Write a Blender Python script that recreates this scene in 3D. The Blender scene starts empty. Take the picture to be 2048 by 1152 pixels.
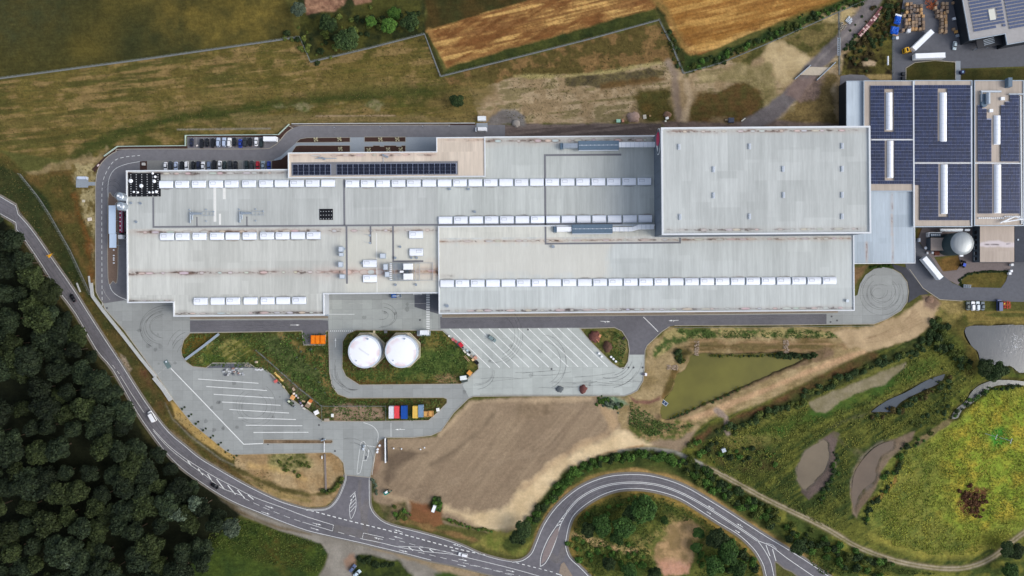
import bpy, math, random
import numpy as np
from mathutils import Vector, Matrix
from mathutils.geometry import tessellate_polygon
random.seed(7); RNG = np.random.default_rng(11)
R = math.radians
scene = bpy.context.scene
COL = scene.collection
# ------------------------------------------------------------------ camera, sky, sun, exposure
H = 340.0          # height of the camera above the ground, metres
S = 0.25           # metres of ground per unit of plan coordinate
cam_d = bpy.data.cameras.new('camera'); cam = bpy.data.objects.new('camera', cam_d); COL.objects.link(cam)
cam.location = (0, 0, H); cam.rotation_euler = (0, 0, 0)
cam_d.sensor_width = 36; cam_d.lens = 36 * H / 512.0; cam_d.clip_start = 1; cam_d.clip_end = 5000
scene.camera = cam
SUN_EL, SUN_AZ = R(36), R(-14)      # light comes from the right of the picture, slightly from below
sd = Vector((math.cos(SUN_EL) * math.cos(SUN_AZ), math.cos(SUN_EL) * math.sin(SUN_AZ), math.sin(SUN_EL)))
world = bpy.data.worlds.new('World'); scene.world = world; world.use_nodes = True
wn = world.node_tree; wn.nodes.clear()
wo = wn.nodes.new('ShaderNodeOutputWorld'); wb = wn.nodes.new('ShaderNodeBackground'); sk = wn.nodes.new('ShaderNodeTexSky')
sk.sky_type = 'NISHITA'; sk.sun_disc = False; sk.sun_elevation = SUN_EL; sk.sun_rotation = math.atan2(sd.x, sd.y)
sk.air_density = 1.0; sk.dust_density = 2.5; sk.ozone_density = 1.0
wb.inputs[1].default_value = 0.15
hs = wn.nodes.new('ShaderNodeHueSaturation'); hs.inputs['Saturation'].default_value = 0.55   # thin cloud greys the blue
wn.links.new(sk.outputs[0], hs.inputs['Color']); wn.links.new(hs.outputs[0], wb.inputs[0]); wn.links.new(wb.outputs[0], wo.inputs[0])
sun_d = bpy.data.lights.new('sun', 'SUN'); sun_d.energy = 1.1; sun_d.angle = R(36); sun_d.color = (1.0, 0.96, 0.90)
sun = bpy.data.objects.new('sun', sun_d); COL.objects.link(sun)
sun.rotation_euler = sd.to_track_quat('Z', 'Y').to_euler(); sun.location = (200, -50, 300)
scene.view_settings.view_transform = 'Standard'; scene.view_settings.look = 'None'
scene.view_settings.exposure = 0.46; scene.view_settings.gamma = 1.0
scene.render.engine = 'CYCLES'

# ------------------------------------------------------------------ coordinates
def P(x, y, z=0.0):
    k = (H - z) / H
    return ((x - 1024) * S * k, (576 - y) * S * k, z)
def rot(u, v):     # the factory's axes are turned by half a degree
    return (u + 0.0088 * (v - 460), v - 0.0078 * (u - 877))
def U(u, v, z=0.0):
    x, y = rot(u, v); return P(x, y, z)
def lin(c):
    o = []
    for v in c[:3]:
        v = v / 255.0
        o.append(v / 12.92 if v <= 0.04045 else ((v + 0.055) / 1.055) ** 2.4)
    return tuple(o)

# ------------------------------------------------------------------ objects
def link(name, me, parent=None, loc=None, rz=0.0):
    o = bpy.data.objects.new(name, me); COL.objects.link(o)
    if parent is not None: o.parent = parent
    if loc is not None: o.location = loc
    if rz: o.rotation_euler = (0, 0, rz)
    return o
def tag(o, label=None, cat=None, group=None, kind=None):
    if label: o['label'] = label
    if cat: o['category'] = cat
    if group: o['group'] = group
    if kind: o['kind'] = kind
    return o
def thing(name, loc, rz, label, cat, group=None):
    o = bpy.data.objects.new(name, None); COL.objects.link(o)
    o.location = loc; o.rotation_euler = (0, 0, rz); o.empty_display_size = 1
    return tag(o, label, cat, group)
def copy_tree(o, parent=None):
    c = o.copy(); COL.objects.link(c); c.parent = parent
    for ch in list(o.children): copy_tree(ch, c)
    return c
ORD = ['first','second','third','fourth','fifth','sixth','seventh','eighth','ninth','tenth','eleventh','twelfth','thirteenth','fourteenth','fifteenth','sixteenth','seventeenth','eighteenth','nineteenth','twentieth','twenty-first','twenty-second','twenty-third','twenty-fourth','twenty-fifth','twenty-sixth','twenty-seventh','twenty-eighth','twenty-ninth','thirtieth','thirty-first','thirty-second','thirty-third','thirty-fourth']

# ------------------------------------------------------------------ materials
MATS = {}
def nodes(name):
    m = bpy.data.materials.new(name); m.use_nodes = True
    n = m.node_tree; b = n.nodes['Principled BSDF']
    return m, n, b
def noise_node(n, coord, scale, detail=4, rough=0.6, vec=None):
    t = n.nodes.new('ShaderNodeTexNoise'); t.inputs['Scale'].default_value = scale
    t.inputs['Detail'].default_value = detail; t.inputs['Roughness'].default_value = rough
    if vec:
        mp = n.nodes.new('ShaderNodeMapping'); mp.inputs['Scale'].default_value = vec
        n.links.new(coord, mp.inputs[0]); n.links.new(mp.outputs[0], t.inputs[0])
    else: n.links.new(coord, t.inputs[0])
    return t
def mul_color(n, color_socket, fac_socket, lo, hi):
    mr = n.nodes.new('ShaderNodeMapRange'); mr.inputs[1].default_value = 0.25; mr.inputs[2].default_value = 0.75
    mr.inputs[3].default_value = lo; mr.inputs[4].default_value = hi
    n.links.new(fac_socket, mr.inputs[0])
    vm = n.nodes.new('ShaderNodeVectorMath'); vm.operation = 'SCALE'
    n.links.new(color_socket, vm.inputs[0]); n.links.new(mr.outputs[0], vm.inputs['Scale'])
    return vm.outputs[0]
def M(name, col, rough=0.7, var=0.12, scale=0.8, big=0.0, bigscale=0.03, stretch=None, metal=0.0, alpha=1.0, bump=0.0, spec=0.3, coat=0.0, objrand=0.0, gen='Object'):
    if name in MATS: return MATS[name]
    m, n, b = nodes(name)
    tc = n.nodes.new('ShaderNodeTexCoord'); geo = n.nodes.new('ShaderNodeNewGeometry')
    coord = geo.outputs['Position'] if gen == 'World' else tc.outputs['Object']
    rgb = n.nodes.new('ShaderNodeRGB'); rgb.outputs[0].default_value = (*lin(col), 1)
    out = rgb.outputs[0]
    t = noise_node(n, coord, scale, 5, 0.65, stretch)
    if var: out = mul_color(n, out, t.outputs[0], 1 - var, 1 + var)
    if big:
        t2 = noise_node(n, coord, bigscale, 4, 0.55); out = mul_color(n, out, t2.outputs[0], 1 - big, 1 + big)
    if objrand:
        oi = n.nodes.new('ShaderNodeObjectInfo'); mr = n.nodes.new('ShaderNodeMapRange')
        mr.inputs[3].default_value = 1 - objrand; mr.inputs[4].default_value = 1 + objrand
        n.links.new(oi.outputs['Random'], mr.inputs[0]); vm = n.nodes.new('ShaderNodeVectorMath'); vm.operation = 'SCALE'
        n.links.new(out, vm.inputs[0]); n.links.new(mr.outputs[0], vm.inputs['Scale']); out = vm.outputs[0]
    n.links.new(out, b.inputs['Base Color'])
    b.inputs['Roughness'].default_value = rough; b.inputs['Metallic'].default_value = metal
    b.inputs['Specular IOR Level'].default_value = spec; b.inputs['Alpha'].default_value = alpha
    b.inputs['Coat Weight'].default_value = coat
    if bump:
        bp = n.nodes.new('ShaderNodeBump'); bp.inputs['Strength'].default_value = 1; bp.inputs['Distance'].default_value = bump
        n.links.new(t.outputs[0], bp.inputs['Height']); n.links.new(bp.outputs[0], b.inputs['Normal'])
    if alpha < 1:    # worn paint, tyre marks: broken cover
        t3 = noise_node(n, coord, 0.35, 5, 0.7); mr = n.nodes.new('ShaderNodeMapRange')
        mr.inputs[1].default_value = 0.3; mr.inputs[2].default_value = 0.7; mr.inputs[3].default_value = alpha * 0.35; mr.inputs[4].default_value = min(1, alpha * 1.5)
        n.links.new(t3.outputs[0], mr.inputs[0]); n.links.new(mr.outputs[0], b.inputs['Alpha'])
    MATS[name] = m; return m

def leaf_mat(name, c1, c2, rnd=0.35, sc=0.35):
    if name in MATS: return MATS[name]
    m, n, b = nodes(name)
    geo = n.nodes.new('ShaderNodeNewGeometry'); oi = n.nodes.new('ShaderNodeObjectInfo')
    t = noise_node(n, geo.outputs['Position'], sc, 4, 0.7)
    mr = n.nodes.new('ShaderNodeMapRange'); mr.inputs[1].default_value = 0.35; mr.inputs[2].default_value = 0.65
    n.links.new(t.outputs[0], mr.inputs[0])
    mx = n.nodes.new('ShaderNodeMix'); mx.data_type = 'RGBA'
    mx.inputs[6].default_value = (*lin(c1), 1); mx.inputs[7].default_value = (*lin(c2), 1)
    n.links.new(mr.outputs[0], mx.inputs[0])
    m2 = n.nodes.new('ShaderNodeMapRange'); m2.inputs[3].default_value = 1 - rnd; m2.inputs[4].default_value = 1 + rnd
    n.links.new(oi.outputs['Random'], m2.inputs[0])
    vm = n.nodes.new('ShaderNodeVectorMath'); vm.operation = 'SCALE'
    n.links.new(mx.outputs[2], vm.inputs[0]); n.links.new(m2.outputs[0], vm.inputs['Scale'])
    ri = n.nodes.new('ShaderNodeMapRange'); ri.inputs[3].default_value = 0.55; ri.inputs[4].default_value = 1.5
    n.links.new(geo.outputs['Random Per Island'], ri.inputs[0])
    v2 = n.nodes.new('ShaderNodeVectorMath'); v2.operation = 'SCALE'
    n.links.new(vm.outputs[0], v2.inputs[0]); n.links.new(ri.outputs[0], v2.inputs['Scale'])
    n.links.new(v2.outputs[0], b.inputs['Base Color']); b.inputs['Roughness'].default_value = 0.75
    b.inputs['Specular IOR Level'].default_value = 0.15
    MATS[name] = m; return m

def painted_mat(name, fine=1.3, streak=None, bump=0.06, rough=0.95, spec=0.1):
    m, n, b = nodes(name)
    geo = n.nodes.new('ShaderNodeNewGeometry'); at = n.nodes.new('ShaderNodeAttribute'); at.attribute_name = 'tint'
    t = noise_node(n, geo.outputs['Position'], fine, 6, 0.72, streak)
    mr = n.nodes.new('ShaderNodeMapRange'); mr.inputs[1].default_value = 0.28; mr.inputs[2].default_value = 0.72
    mr.inputs[3].default_value = -1; mr.inputs[4].default_value = 1
    n.links.new(t.outputs[0], mr.inputs[0])
    ml = n.nodes.new('ShaderNodeMath'); ml.operation = 'MULTIPLY_ADD'; ml.inputs[2].default_value = 1.0
    n.links.new(mr.outputs[0], ml.inputs[0]); n.links.new(at.outputs['Alpha'], ml.inputs[1])
    vm = n.nodes.new('ShaderNodeVectorMath'); vm.operation = 'SCALE'
    n.links.new(at.outputs['Color'], vm.inputs[0]); n.links.new(ml.outputs[0], vm.inputs['Scale'])
    n.links.new(vm.outputs[0], b.inputs['Base Color']); b.inputs['Roughness'].default_value = rough
    b.inputs['Specular IOR Level'].default_value = spec
    if bump:
        bp = n.nodes.new('ShaderNodeBump'); bp.inputs['Distance'].default_value = bump
        n.links.new(t.outputs[0], bp.inputs['Height']); n.links.new(bp.outputs[0], b.inputs['Normal'])
    return m

# ------------------------------------------------------------------ mesh building
class MB:
    def __init__(s): s.v = []; s.f = []
    def add(s, vs, fs):
        k = len(s.v); s.v += [tuple(v) for v in vs]; s.f += [tuple(i + k for i in f) for f in fs]; return s
    def prism(s, pts, z0, z1, top=None, bottom=True):
        """closed prism over a ring of (x, y); top = optional ring for the upper end"""
        n = len(pts); t = top or pts
        a = sum(pts[i][0] * pts[(i + 1) % n][1] - pts[(i + 1) % n][0] * pts[i][1] for i in range(n))
        if a < 0: pts = pts[::-1]; t = t[::-1]
        vs = [(p[0], p[1], z0) for p in pts] + [(p[0], p[1], z1) for p in t]
        fs = [(i, (i + 1) % n, n + (i + 1) % n, n + i) for i in range(n)] + [tuple(range(n, 2 * n))]
        if bottom: fs.append(tuple(range(n - 1, -1, -1)))
        return s.add(vs, fs)
    def box(s, cx, cy, z0, sx, sy, sz, a=0.0, taper=0.0):
        c, n = math.cos(a), math.sin(a); ring = []; top = []
        for x, y in ((-1, -1), (1, -1), (1, 1), (-1, 1)):
            x1, y1 = x * sx / 2, y * sy / 2; ring.append((cx + x1 * c - y1 * n, cy + x1 * n + y1 * c))
            x1, y1 = x * (sx / 2 - taper), y * (sy / 2 - taper); top.append((cx + x1 * c - y1 * n, cy + x1 * n + y1 * c))
        return s.prism(ring, z0, z0 + sz, top)
    def cyl(s, cx, cy, z0, r, h, n=16, r2=None):
        ring = [(cx + r * math.cos(2 * math.pi * i / n), cy + r * math.sin(2 * math.pi * i / n)) for i in range(n)]
        r2 = r if r2 is None else r2
        top = [(cx + r2 * math.cos(2 * math.pi * i / n), cy + r2 * math.sin(2 * math.pi * i / n)) for i in range(n)]
        return s.prism(ring, z0, z0 + h, top)
    def tube(s, a, b, r, n=8, r2=None):
        a = Vector(a); b = Vector(b); d = (b - a).normalized(); r2 = r if r2 is None else r2
        q = d.orthogonal().normalized(); w = d.cross(q)
        vs = [a + (q * math.cos(2 * math.pi * i / n) + w * math.sin(2 * math.pi * i / n)) * r for i in range(n)]
        vs += [b + (q * math.cos(2 * math.pi * i / n) + w * math.sin(2 * math.pi * i / n)) * r2 for i in range(n)]
        fs = [(i, (i + 1) % n, n + (i + 1) % n, n + i) for i in range(n)] + [tuple(range(n, 2 * n)), tuple(range(n - 1, -1, -1))]
        return s.add(vs, fs)
    def lathe(s, cx, cy, prof, n=24, x=1.0, y=1.0):
        vs = []; fs = []; k = len(prof)
        for r, z in prof:
            for i in range(n):
                a = 2 * math.pi * i / n; vs.append((cx + r * math.cos(a) * x, cy + r * math.sin(a) * y, z))
        for j in range(k - 1):
            for i in range(n): fs.append((j * n + i, j * n + (i + 1) % n, (j + 1) * n + (i + 1) % n, (j + 1) * n + i))
        fs.append(tuple((k - 1) * n + i for i in range(n)))
        return s.add(vs, fs)
    def mesh(s, name, mat, smooth=False):
        me = bpy.data.meshes.new(name); me.from_pydata(s.v, [], s.f); me.materials.append(mat)
        if smooth: me.polygons.foreach_set('use_smooth', [True] * len(me.polygons))
        me.update(); return me
    def build(s, name, mat, parent=None, smooth=False):
        return link(name, s.mesh(name, mat, smooth), parent)

def smooth(pts, n=6, closed=False):
    """Catmull-Rom through the points"""
    out = []; m = len(pts)
    rng = range(m if closed else m - 1)
    for i in rng:
        g = (lambda k: pts[k % m]) if closed else (lambda k: pts[max(0, min(m - 1, k))])
        p0, p1, p2, p3 = g(i - 1), g(i), g(i + 1), g(i + 2)
        for j in range(n):
            t = j / n; o = []
            for a in (0, 1):
                o.append(0.5 * (2 * p1[a] + (p2[a] - p0[a]) * t + (2 * p0[a] - 5 * p1[a] + 4 * p2[a] - p3[a]) * t * t + (3 * p1[a] - p0[a] - 3 * p2[a] + p3[a]) * t ** 3))
            out.append(tuple(o))
    if not closed: out.append(tuple(pts[-1]))
    return out
def offset(pts, d):
    out = []
    for i, p in enumerate(pts):
        a = pts[max(0, i - 1)]; b = pts[min(len(pts) - 1, i + 1)]
        dx, dy = b[0] - a[0], b[1] - a[1]; L = math.hypot(dx, dy) or 1
        out.append((p[0] - dy / L * d, p[1] + dx / L * d))
    return out
def walk(pts, step):
    """points and headings every step units along a polyline"""
    out = []; acc = 0.0; nxt = 0.0
    for a, b in zip(pts[:-1], pts[1:]):
        L = math.hypot(b[0] - a[0], b[1] - a[1])
        while L > 0 and nxt <= acc + L:
            t = (nxt - acc) / L; out.append((a[0] + (b[0] - a[0]) * t, a[1] + (b[1] - a[1]) * t, math.atan2(b[1] - a[1], b[0] - a[0]))); nxt += step
        acc += L
    return out
def dashes(pts, on, off, start=0.0):
    out = []; w = walk(pts, 0.5); n = len(w); per = int((on + off) * 2); k = int(start * 2)
    while k < n - 2:
        seg = w[k:min(n, k + int(on * 2) + 1)]
        if len(seg) > 1: out.append([(p[0], p[1]) for p in (seg[0], seg[len(seg) // 2], seg[-1])])
        k += per
    return out
def ribbon(mb, pts, w, z):
    """flat strip along a polyline given in plan units; w in plan units"""
    L = offset(pts, -w / 2); Rr = offset(pts, w / 2); n = len(pts)
    vs = [P(*p, z) for p in L] + [P(*p, z) for p in Rr]
    mb.add(vs, [(i, n + i, n + i + 1, i + 1) for i in range(n - 1)])
def wallstrip(mb, pts, w, z0, z1, U_=False, closed=False):
    """solid strip (kerb, parapet, wall) along a polyline, its top drawn at height z1; w metres"""
    f = U if U_ else P
    c = [Vector(f(p[0], p[1], z1)) for p in pts]; n = len(c)
    vs = []
    for i in range(n):
        a = c[(i - 1) % n] if (closed or i > 0) else c[i]; b = c[(i + 1) % n] if (closed or i < n - 1) else c[i]
        d1 = (c[i] - a); d2 = (b - c[i]); d1 = d1.normalized() if d1.length > 1e-6 else d2.normalized(); d2 = d2.normalized() if d2.length > 1e-6 else d1
        t = (d1 + d2); t = t.normalized() if t.length > 1e-6 else d1
        nrm = Vector((-t.y, t.x, 0)); sc = 1 / max(0.4, abs(t.dot(d1)))
        l = c[i] + nrm * w / 2 * sc; r = c[i] - nrm * w / 2 * sc
        vs += [(l.x, l.y, z1), (r.x, r.y, z1), (r.x, r.y, z0), (l.x, l.y, z0)]
    fs = []
    for i in range(n if closed else n - 1):
        j = (i + 1) % n
        for k in range(3): fs.append((i * 4 + k, j * 4 + k, j * 4 + (k + 1) % 4, i * 4 + (k + 1) % 4))
        fs.append((i * 4 + 3, j * 4 + 3, j * 4, i * 4))
    if not closed: fs += [(0, 1, 2, 3), ((n - 1) * 4 + 3, (n - 1) * 4 + 2, (n - 1) * 4 + 1, (n - 1) * 4)]
    mb.add(vs, fs)
def sheet(name, pts, z, mat, holes=(), kind='structure', parent=None, U_=False, label=None, cat=None):
    f = U if U_ else P
    loops = [[Vector(f(p[0], p[1], z)) for p in pts]] + [[Vector(f(p[0], p[1], z)) for p in h] for h in holes]
    tris = tessellate_polygon(loops); vs = [v for l in loops for v in l]
    fs = []
    for a, b, c in tris:
        if (vs[b] - vs[a]).cross(vs[c] - vs[a]).z < 0: a, b, c = c, b, a
        fs.append((a, b, c))
    mb = MB().add(vs, fs); o = mb.build(name, mat, parent)
    return tag(o, label, cat, None, kind)

# ------------------------------------------------------------------ numpy fields for tinted surfaces
class Lattice:
    def __init__(s, seed): s.a = np.random.default_rng(seed).random((256, 256)).astype(np.float32)
    def __call__(s, x, y):
        xi = np.floor(x).astype(np.int64); yi = np.floor(y).astype(np.int64); fx = (x - xi).astype(np.float32); fy = (y - yi).astype(np.float32)
        fx = fx * fx * (3 - 2 * fx); fy = fy * fy * (3 - 2 * fy); a = s.a
        x0 = xi & 255; x1 = (xi + 1) & 255; y0 = yi & 255; y1 = (yi + 1) & 255
        return (a[x0, y0] * (1 - fx) + a[x1, y0] * fx) * (1 - fy) + (a[x0, y1] * (1 - fx) + a[x1, y1] * fx) * fy
def fbm(X, Y, sx, sy=None, ang=0.0, octv=4, seed=1, gain=0.55):
    """fractal noise about 0..1 with features sx by sy units, turned by ang"""
    sy = sy or sx; c, s_ = math.cos(ang), math.sin(ang)
    u = (X * c + Y * s_) / sx; v = (-X * s_ + Y * c) / sy
    L = Lattice(seed); o = 0; amp = 1; tot = 0
    for k in range(octv):
        o = o + amp * L(u + 37.1 * k, v + 91.7 * k); tot += amp; amp *= gain; u = u * 2.03; v = v * 2.03
    o = o / tot
    return np.clip((o - 0.5) * 1.9 + 0.5, 0, 1)
def sdist(poly, X, Y):
    """signed distance to a polygon, positive inside"""
    d2 = np.full(X.shape, 1e9, np.float32); ins = np.zeros(X.shape, bool); n = len(poly)
    for i in range(n):
        x0, y0 = poly[i]; x1, y1 = poly[(i + 1) % n]; ex, ey = x1 - x0, y1 - y0
        t = np.clip(((X - x0) * ex + (Y - y0) * ey) / (ex * ex + ey * ey + 1e-9), 0, 1)
        d2 = np.minimum(d2, (X - x0 - t * ex) ** 2 + (Y - y0 - t * ey) ** 2)
        c = ((y0 > Y) != (y1 > Y)) & (X < (x1 - x0) * (Y - y0) / ((y1 - y0) if y1 != y0 else 1e-9) + x0)
        ins ^= c
    d = np.sqrt(d2); return np.where(ins, d, -d)
def ldist(line, X, Y):
    d2 = np.full(X.shape, 1e9, np.float32)
    for (x0, y0), (x1, y1) in zip(line[:-1], line[1:]):
        ex, ey = x1 - x0, y1 - y0
        t = np.clip(((X - x0) * ex + (Y - y0) * ey) / (ex * ex + ey * ey + 1e-9), 0, 1)
        d2 = np.minimum(d2, (X - x0 - t * ex) ** 2 + (Y - y0 - t * ey) ** 2)
    return np.sqrt(d2)
class Field:
    def __init__(s, X, Y, base, amp=0.3):
        s.X = X.astype(np.float32); s.Y = Y.astype(np.float32)
        s.c = np.empty(X.shape + (3,), np.float32); s.c[:] = lin(base); s.a = np.full(X.shape, amp, np.float32)
        s.z = np.zeros(X.shape, np.float32)
        s.wn = fbm(s.X, s.Y, 26, seed=3, octv=5) - 0.5
    def box(s, pts, pad):
        xs = [p[0] for p in pts]; ys = [p[1] for p in pts]
        m = (s.X > min(xs) - pad) & (s.X < max(xs) + pad) & (s.Y > min(ys) - pad) & (s.Y < max(ys) + pad)
        return np.nonzero(m)
    def _mix(s, ix, al, col, col2, pat, amp):
        c1 = np.array(lin(col), np.float32)
        if col2 is not None:
            p = pat[ix][:, None]; c1 = c1 * (1 - p) + np.array(lin(col2), np.float32) * p
        s.c[ix] = s.c[ix] * (1 - al[:, None]) + c1 * al[:, None]
        if amp is not None: s.a[ix] = s.a[ix] * (1 - al) + amp * al
    def poly(s, pts, col, col2=None, pat=None, soft=3, warp=10, op=1.0, amp=None, gate=None):
        ix = s.box(pts, soft + warp + 4)
        if len(ix[0]) == 0: return
        d = sdist(pts, s.X[ix], s.Y[ix]) + warp * 2 * s.wn[ix]
        al = np.clip(d / (2 * soft) + 0.5, 0, 1) * op
        if gate is not None: al = al * gate[ix]
        s._mix(ix, al, col, col2, pat, amp)
    def line(s, pts, w, col, col2=None, pat=None, soft=2, warp=4, op=1.0, amp=None, gate=None):
        ix = s.box(pts, w + soft + warp + 4)
        d = w / 2 - ldist(pts, s.X[ix], s.Y[ix]) + warp * 2 * s.wn[ix]
        al = np.clip(d / (2 * soft) + 0.5, 0, 1) * op
        if gate is not None: al = al * gate[ix]
        s._mix(ix, al, col, col2, pat, amp)
    def sink(s, pts, depth, soft=6, warp=3):
        ix = s.box(pts, soft + warp + 4)
        d = sdist(pts, s.X[ix], s.Y[ix]) + warp * 2 * s.wn[ix]
        al = np.clip(d / (2 * soft) + 0.5, 0, 1); s.z[ix] = s.z[ix] - depth * al
def grid_object(name, W, col, amp, mat, parent=None):
    """mesh from a (rows, cols, 3) array of world points with a tint per vertex"""
    r, c = W.shape[:2]; me = bpy.data.meshes.new(name)
    me.vertices.add(r * c); me.vertices.foreach_set('co', W.reshape(-1).astype(np.float32))
    i = np.arange(r * c).reshape(r, c)
    q = np.stack([i[:-1, :-1], i[1:, :-1], i[1:, 1:], i[:-1, 1:]], -1).reshape(-1, 4)
    n = len(q); me.loops.add(n * 4); me.loops.foreach_set('vertex_index', q.reshape(-1).astype(np.int32))
    me.polygons.add(n); me.polygons.foreach_set('loop_start', np.arange(0, n * 4, 4, dtype=np.int32))
    me.polygons.foreach_set('use_smooth', np.ones(n, bool))
    at = me.color_attributes.new('tint', 'FLOAT_COLOR', 'POINT')
    at.data.foreach_set('color', np.concatenate([col, amp[..., None]], -1).reshape(-1).astype(np.float32))
    me.materials.append(mat); me.update(calc_edges=True)
    return link(name, me, parent)

# ================================================================== THE GROUND
gx = np.concatenate([-np.geomspace(9000, 180, 14), np.arange(-150, 2200, 1.8), 2230 + np.geomspace(20, 8000, 14)])
gy = np.concatenate([-np.geomspace(8000, 150, 14), np.arange(-120, 1272, 1.8), 1290 + np.geomspace(20, 8000, 14)])
X, Y = np.meshgrid(gx, gy)
F = Field(X, Y, (84, 84, 44), 0.3)
X = F.X; Y = F.Y
nS = fbm(X, Y, 7, seed=21, octv=3); nM = fbm(X, Y, 24, seed=22); nL = fbm(X, Y, 90, seed=23); nC = fbm(X, Y, 12, seed=29, octv=4)
nH = fbm(X, Y, 70, 5, R(-6), seed=24, octv=5); nD = fbm(X, Y, 50, 5, R(-35), seed=27, octv=4)
nW = fbm(X, Y, 140, 4, R(-13), seed=25, octv=5); nW2 = fbm(X, Y, 60, 14, R(-14), seed=26, octv=4)
hi = lambda n, t, w=0.12: np.clip((n - t) / w + 0.5, 0, 1)
g1 = lambda pts, c1, c2=None, pat=nM, **k: F.poly(pts, c1, c2, pat, **k)
# upper left meadow beyond the fence
g1([(-400, -400), (590, -400), (572, 0), (590, 55), (600, 74), (0, 157), (-400, 212)], (54, 56, 31), (84, 76, 36), pat=nL, soft=3, warp=0.5, amp=0.28)
g1([(300, -20), (575, -20), (596, 70), (440, 90), (330, 60)], (74, 68, 34), (118, 102, 48), pat=nM, soft=40, warp=20, op=0.8)
g1([(-50, -50), (170, -50), (120, 60), (-50, 110)], (55, 60, 38), (70, 66, 36), pat=nM, soft=30, warp=20, op=0.8)
# mown slope between the fence and the plant
SL = [(-400, 212), (0, 159), (600, 77), (621, 125), (849, 70), (882, 154), (960, 175), (975, 246), (590, 246), (556, 268), (370, 270), (368, 290), (230, 293), (185, 330), (0, 300), (-400, 300)]
g1(SL, (112, 96, 52), (84, 80, 38), pat=hi(nH * .6 + nL * .4, .5, .35), soft=2, warp=1, amp=0.3)
g1(SL, (140, 116, 76), None, soft=2, warp=1, op=0.75, gate=hi(nH * .55 + nM * .45, .6, .2))
g1(SL, (62, 68, 32), None, soft=2, warp=1, op=0.7, gate=hi(nL * .5 + nH * .5, .36, -.2))
for off, w, o in ((0, 22, .9), (-14, 8, .6), (24, 9, .55)):
    F.line([(150, 318 + off), (250, 268 + off), (345, 237 + off), (480, 224 + off), (590, 206 + off), (740, 186 + off), (940, 182 + off)], w, (48, 60, 27), (70, 74, 34), nH, soft=6, warp=6, op=o)
F.line([(0, 246), (200, 240), (400, 190), (600, 180), (800, 165)], 20, (128, 108, 64), (100, 90, 48), nH, soft=12, warp=8, op=.5)
g1([(40, 345), (150, 318), (215, 300), (225, 310), (195, 332), (165, 352), (55, 358)], (158, 138, 104), (112, 98, 62), pat=nM, soft=4, warp=9, amp=.3)
g1([(460, 228), (700, 228), (940, 232), (940, 246), (600, 246), (560, 262), (480, 262)], (132, 112, 78), (96, 90, 50), pat=nH, soft=4, warp=5, op=.85)
F.line([(355, 259), (540, 257)], 3, (128, 122, 108), soft=1, warp=.3)
F.line([(632, 232), (790, 231)], 2.5, (150, 130, 104), soft=1, warp=.3)
for cx, cy in ((566, 214), (672, 209), (610, 215), (750, 211)):
    g1([(cx - 18, cy), (cx, cy - 8), (cx + 20, cy - 4), (cx + 8, cy + 7)], (150, 140, 105), (80, 88, 50), pat=nS, soft=3, warp=7, op=.7)
# scrub triangle at the top
g1([(572, -400), (850, -400), (852, 66), (621, 122), (600, 72)], (44, 50, 28), (72, 72, 34), pat=hi(nM, .55, .4), soft=2, warp=3, amp=.35)
g1([(605, -60), (700, -60), (690, 8), (668, 22), (612, 31)], (126, 92, 74), (150, 116, 92), pat=nS, soft=2, warp=3)
g1([(700, -30), (752, -30), (742, 2), (712, 9)], (124, 92, 72), (148, 114, 90), pat=nS, soft=2, warp=3)
g1([(632, 80), (700, 88), (690, 105), (640, 112)], (86, 78, 38), soft=8, warp=8, op=.7)
g1([(836, -400), (1100, -400), (1100, -10), (1024, 14), (852, 60)], (72, 58, 30), (54, 54, 28), pat=nM, soft=3, warp=3)
# wheat fields
WH = [(852, 62), (1024, 10), (1130, -22), (1312, -400), (2200, -900), (1780, -40), (1690, -12), (1600, 24), (1536, 52), (1470, 80), (1380, 118), (1366, 92), (1345, 70), (1322, 18), (1316, 2), (1312, 18), (1180, 58), (1024, 98), (895, 138)]
g1(WH, (124, 88, 52), (158, 120, 70), pat=hi(nW * .6 + nW2 * .4, .5, .4), soft=2, warp=1.5, amp=.3)
g1(WH, (196, 158, 96), None, op=.75, soft=2, warp=1, gate=hi(nW2 * .5 + nW * .5, .62, .12))
g1(WH, (108, 70, 38), None, op=.75, soft=2, warp=1, gate=hi(nW2 * .6 + nD * .4, .36, -.12))
g1([(1318, 10), (1330, -60), (1800, -200), (1700, 0), (1536, 50), (1400, 100), (1365, 80)], (140, 94, 40), (168, 124, 58), pat=nW, soft=6, warp=4, op=.5)
F.line([(858, 64), (895, 138), (1024, 98), (1180, 56)], 8, (176, 138, 84), (130, 96, 56), nM, soft=4, warp=5, op=.7)
for o in (0, 5):
    F.line([(1364, 78 + o), (1440, 62 + o), (1560, 34 + o), (1700, -10 + o)], 1.6, (110, 74, 34), soft=1, warp=.5, op=.7)
    F.line([(1000, 62 + o), (1120, 32 + o), (1200, 12 + o), (1290, -14 + o)], 1.6, (112, 76, 40), soft=1, warp=.5, op=.7)
F.line([(1292, -30), (1320, 10), (1348, 50), (1366, 92)], 14, (150, 116, 66), (104, 86, 46), nS, soft=5, warp=6)
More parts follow.
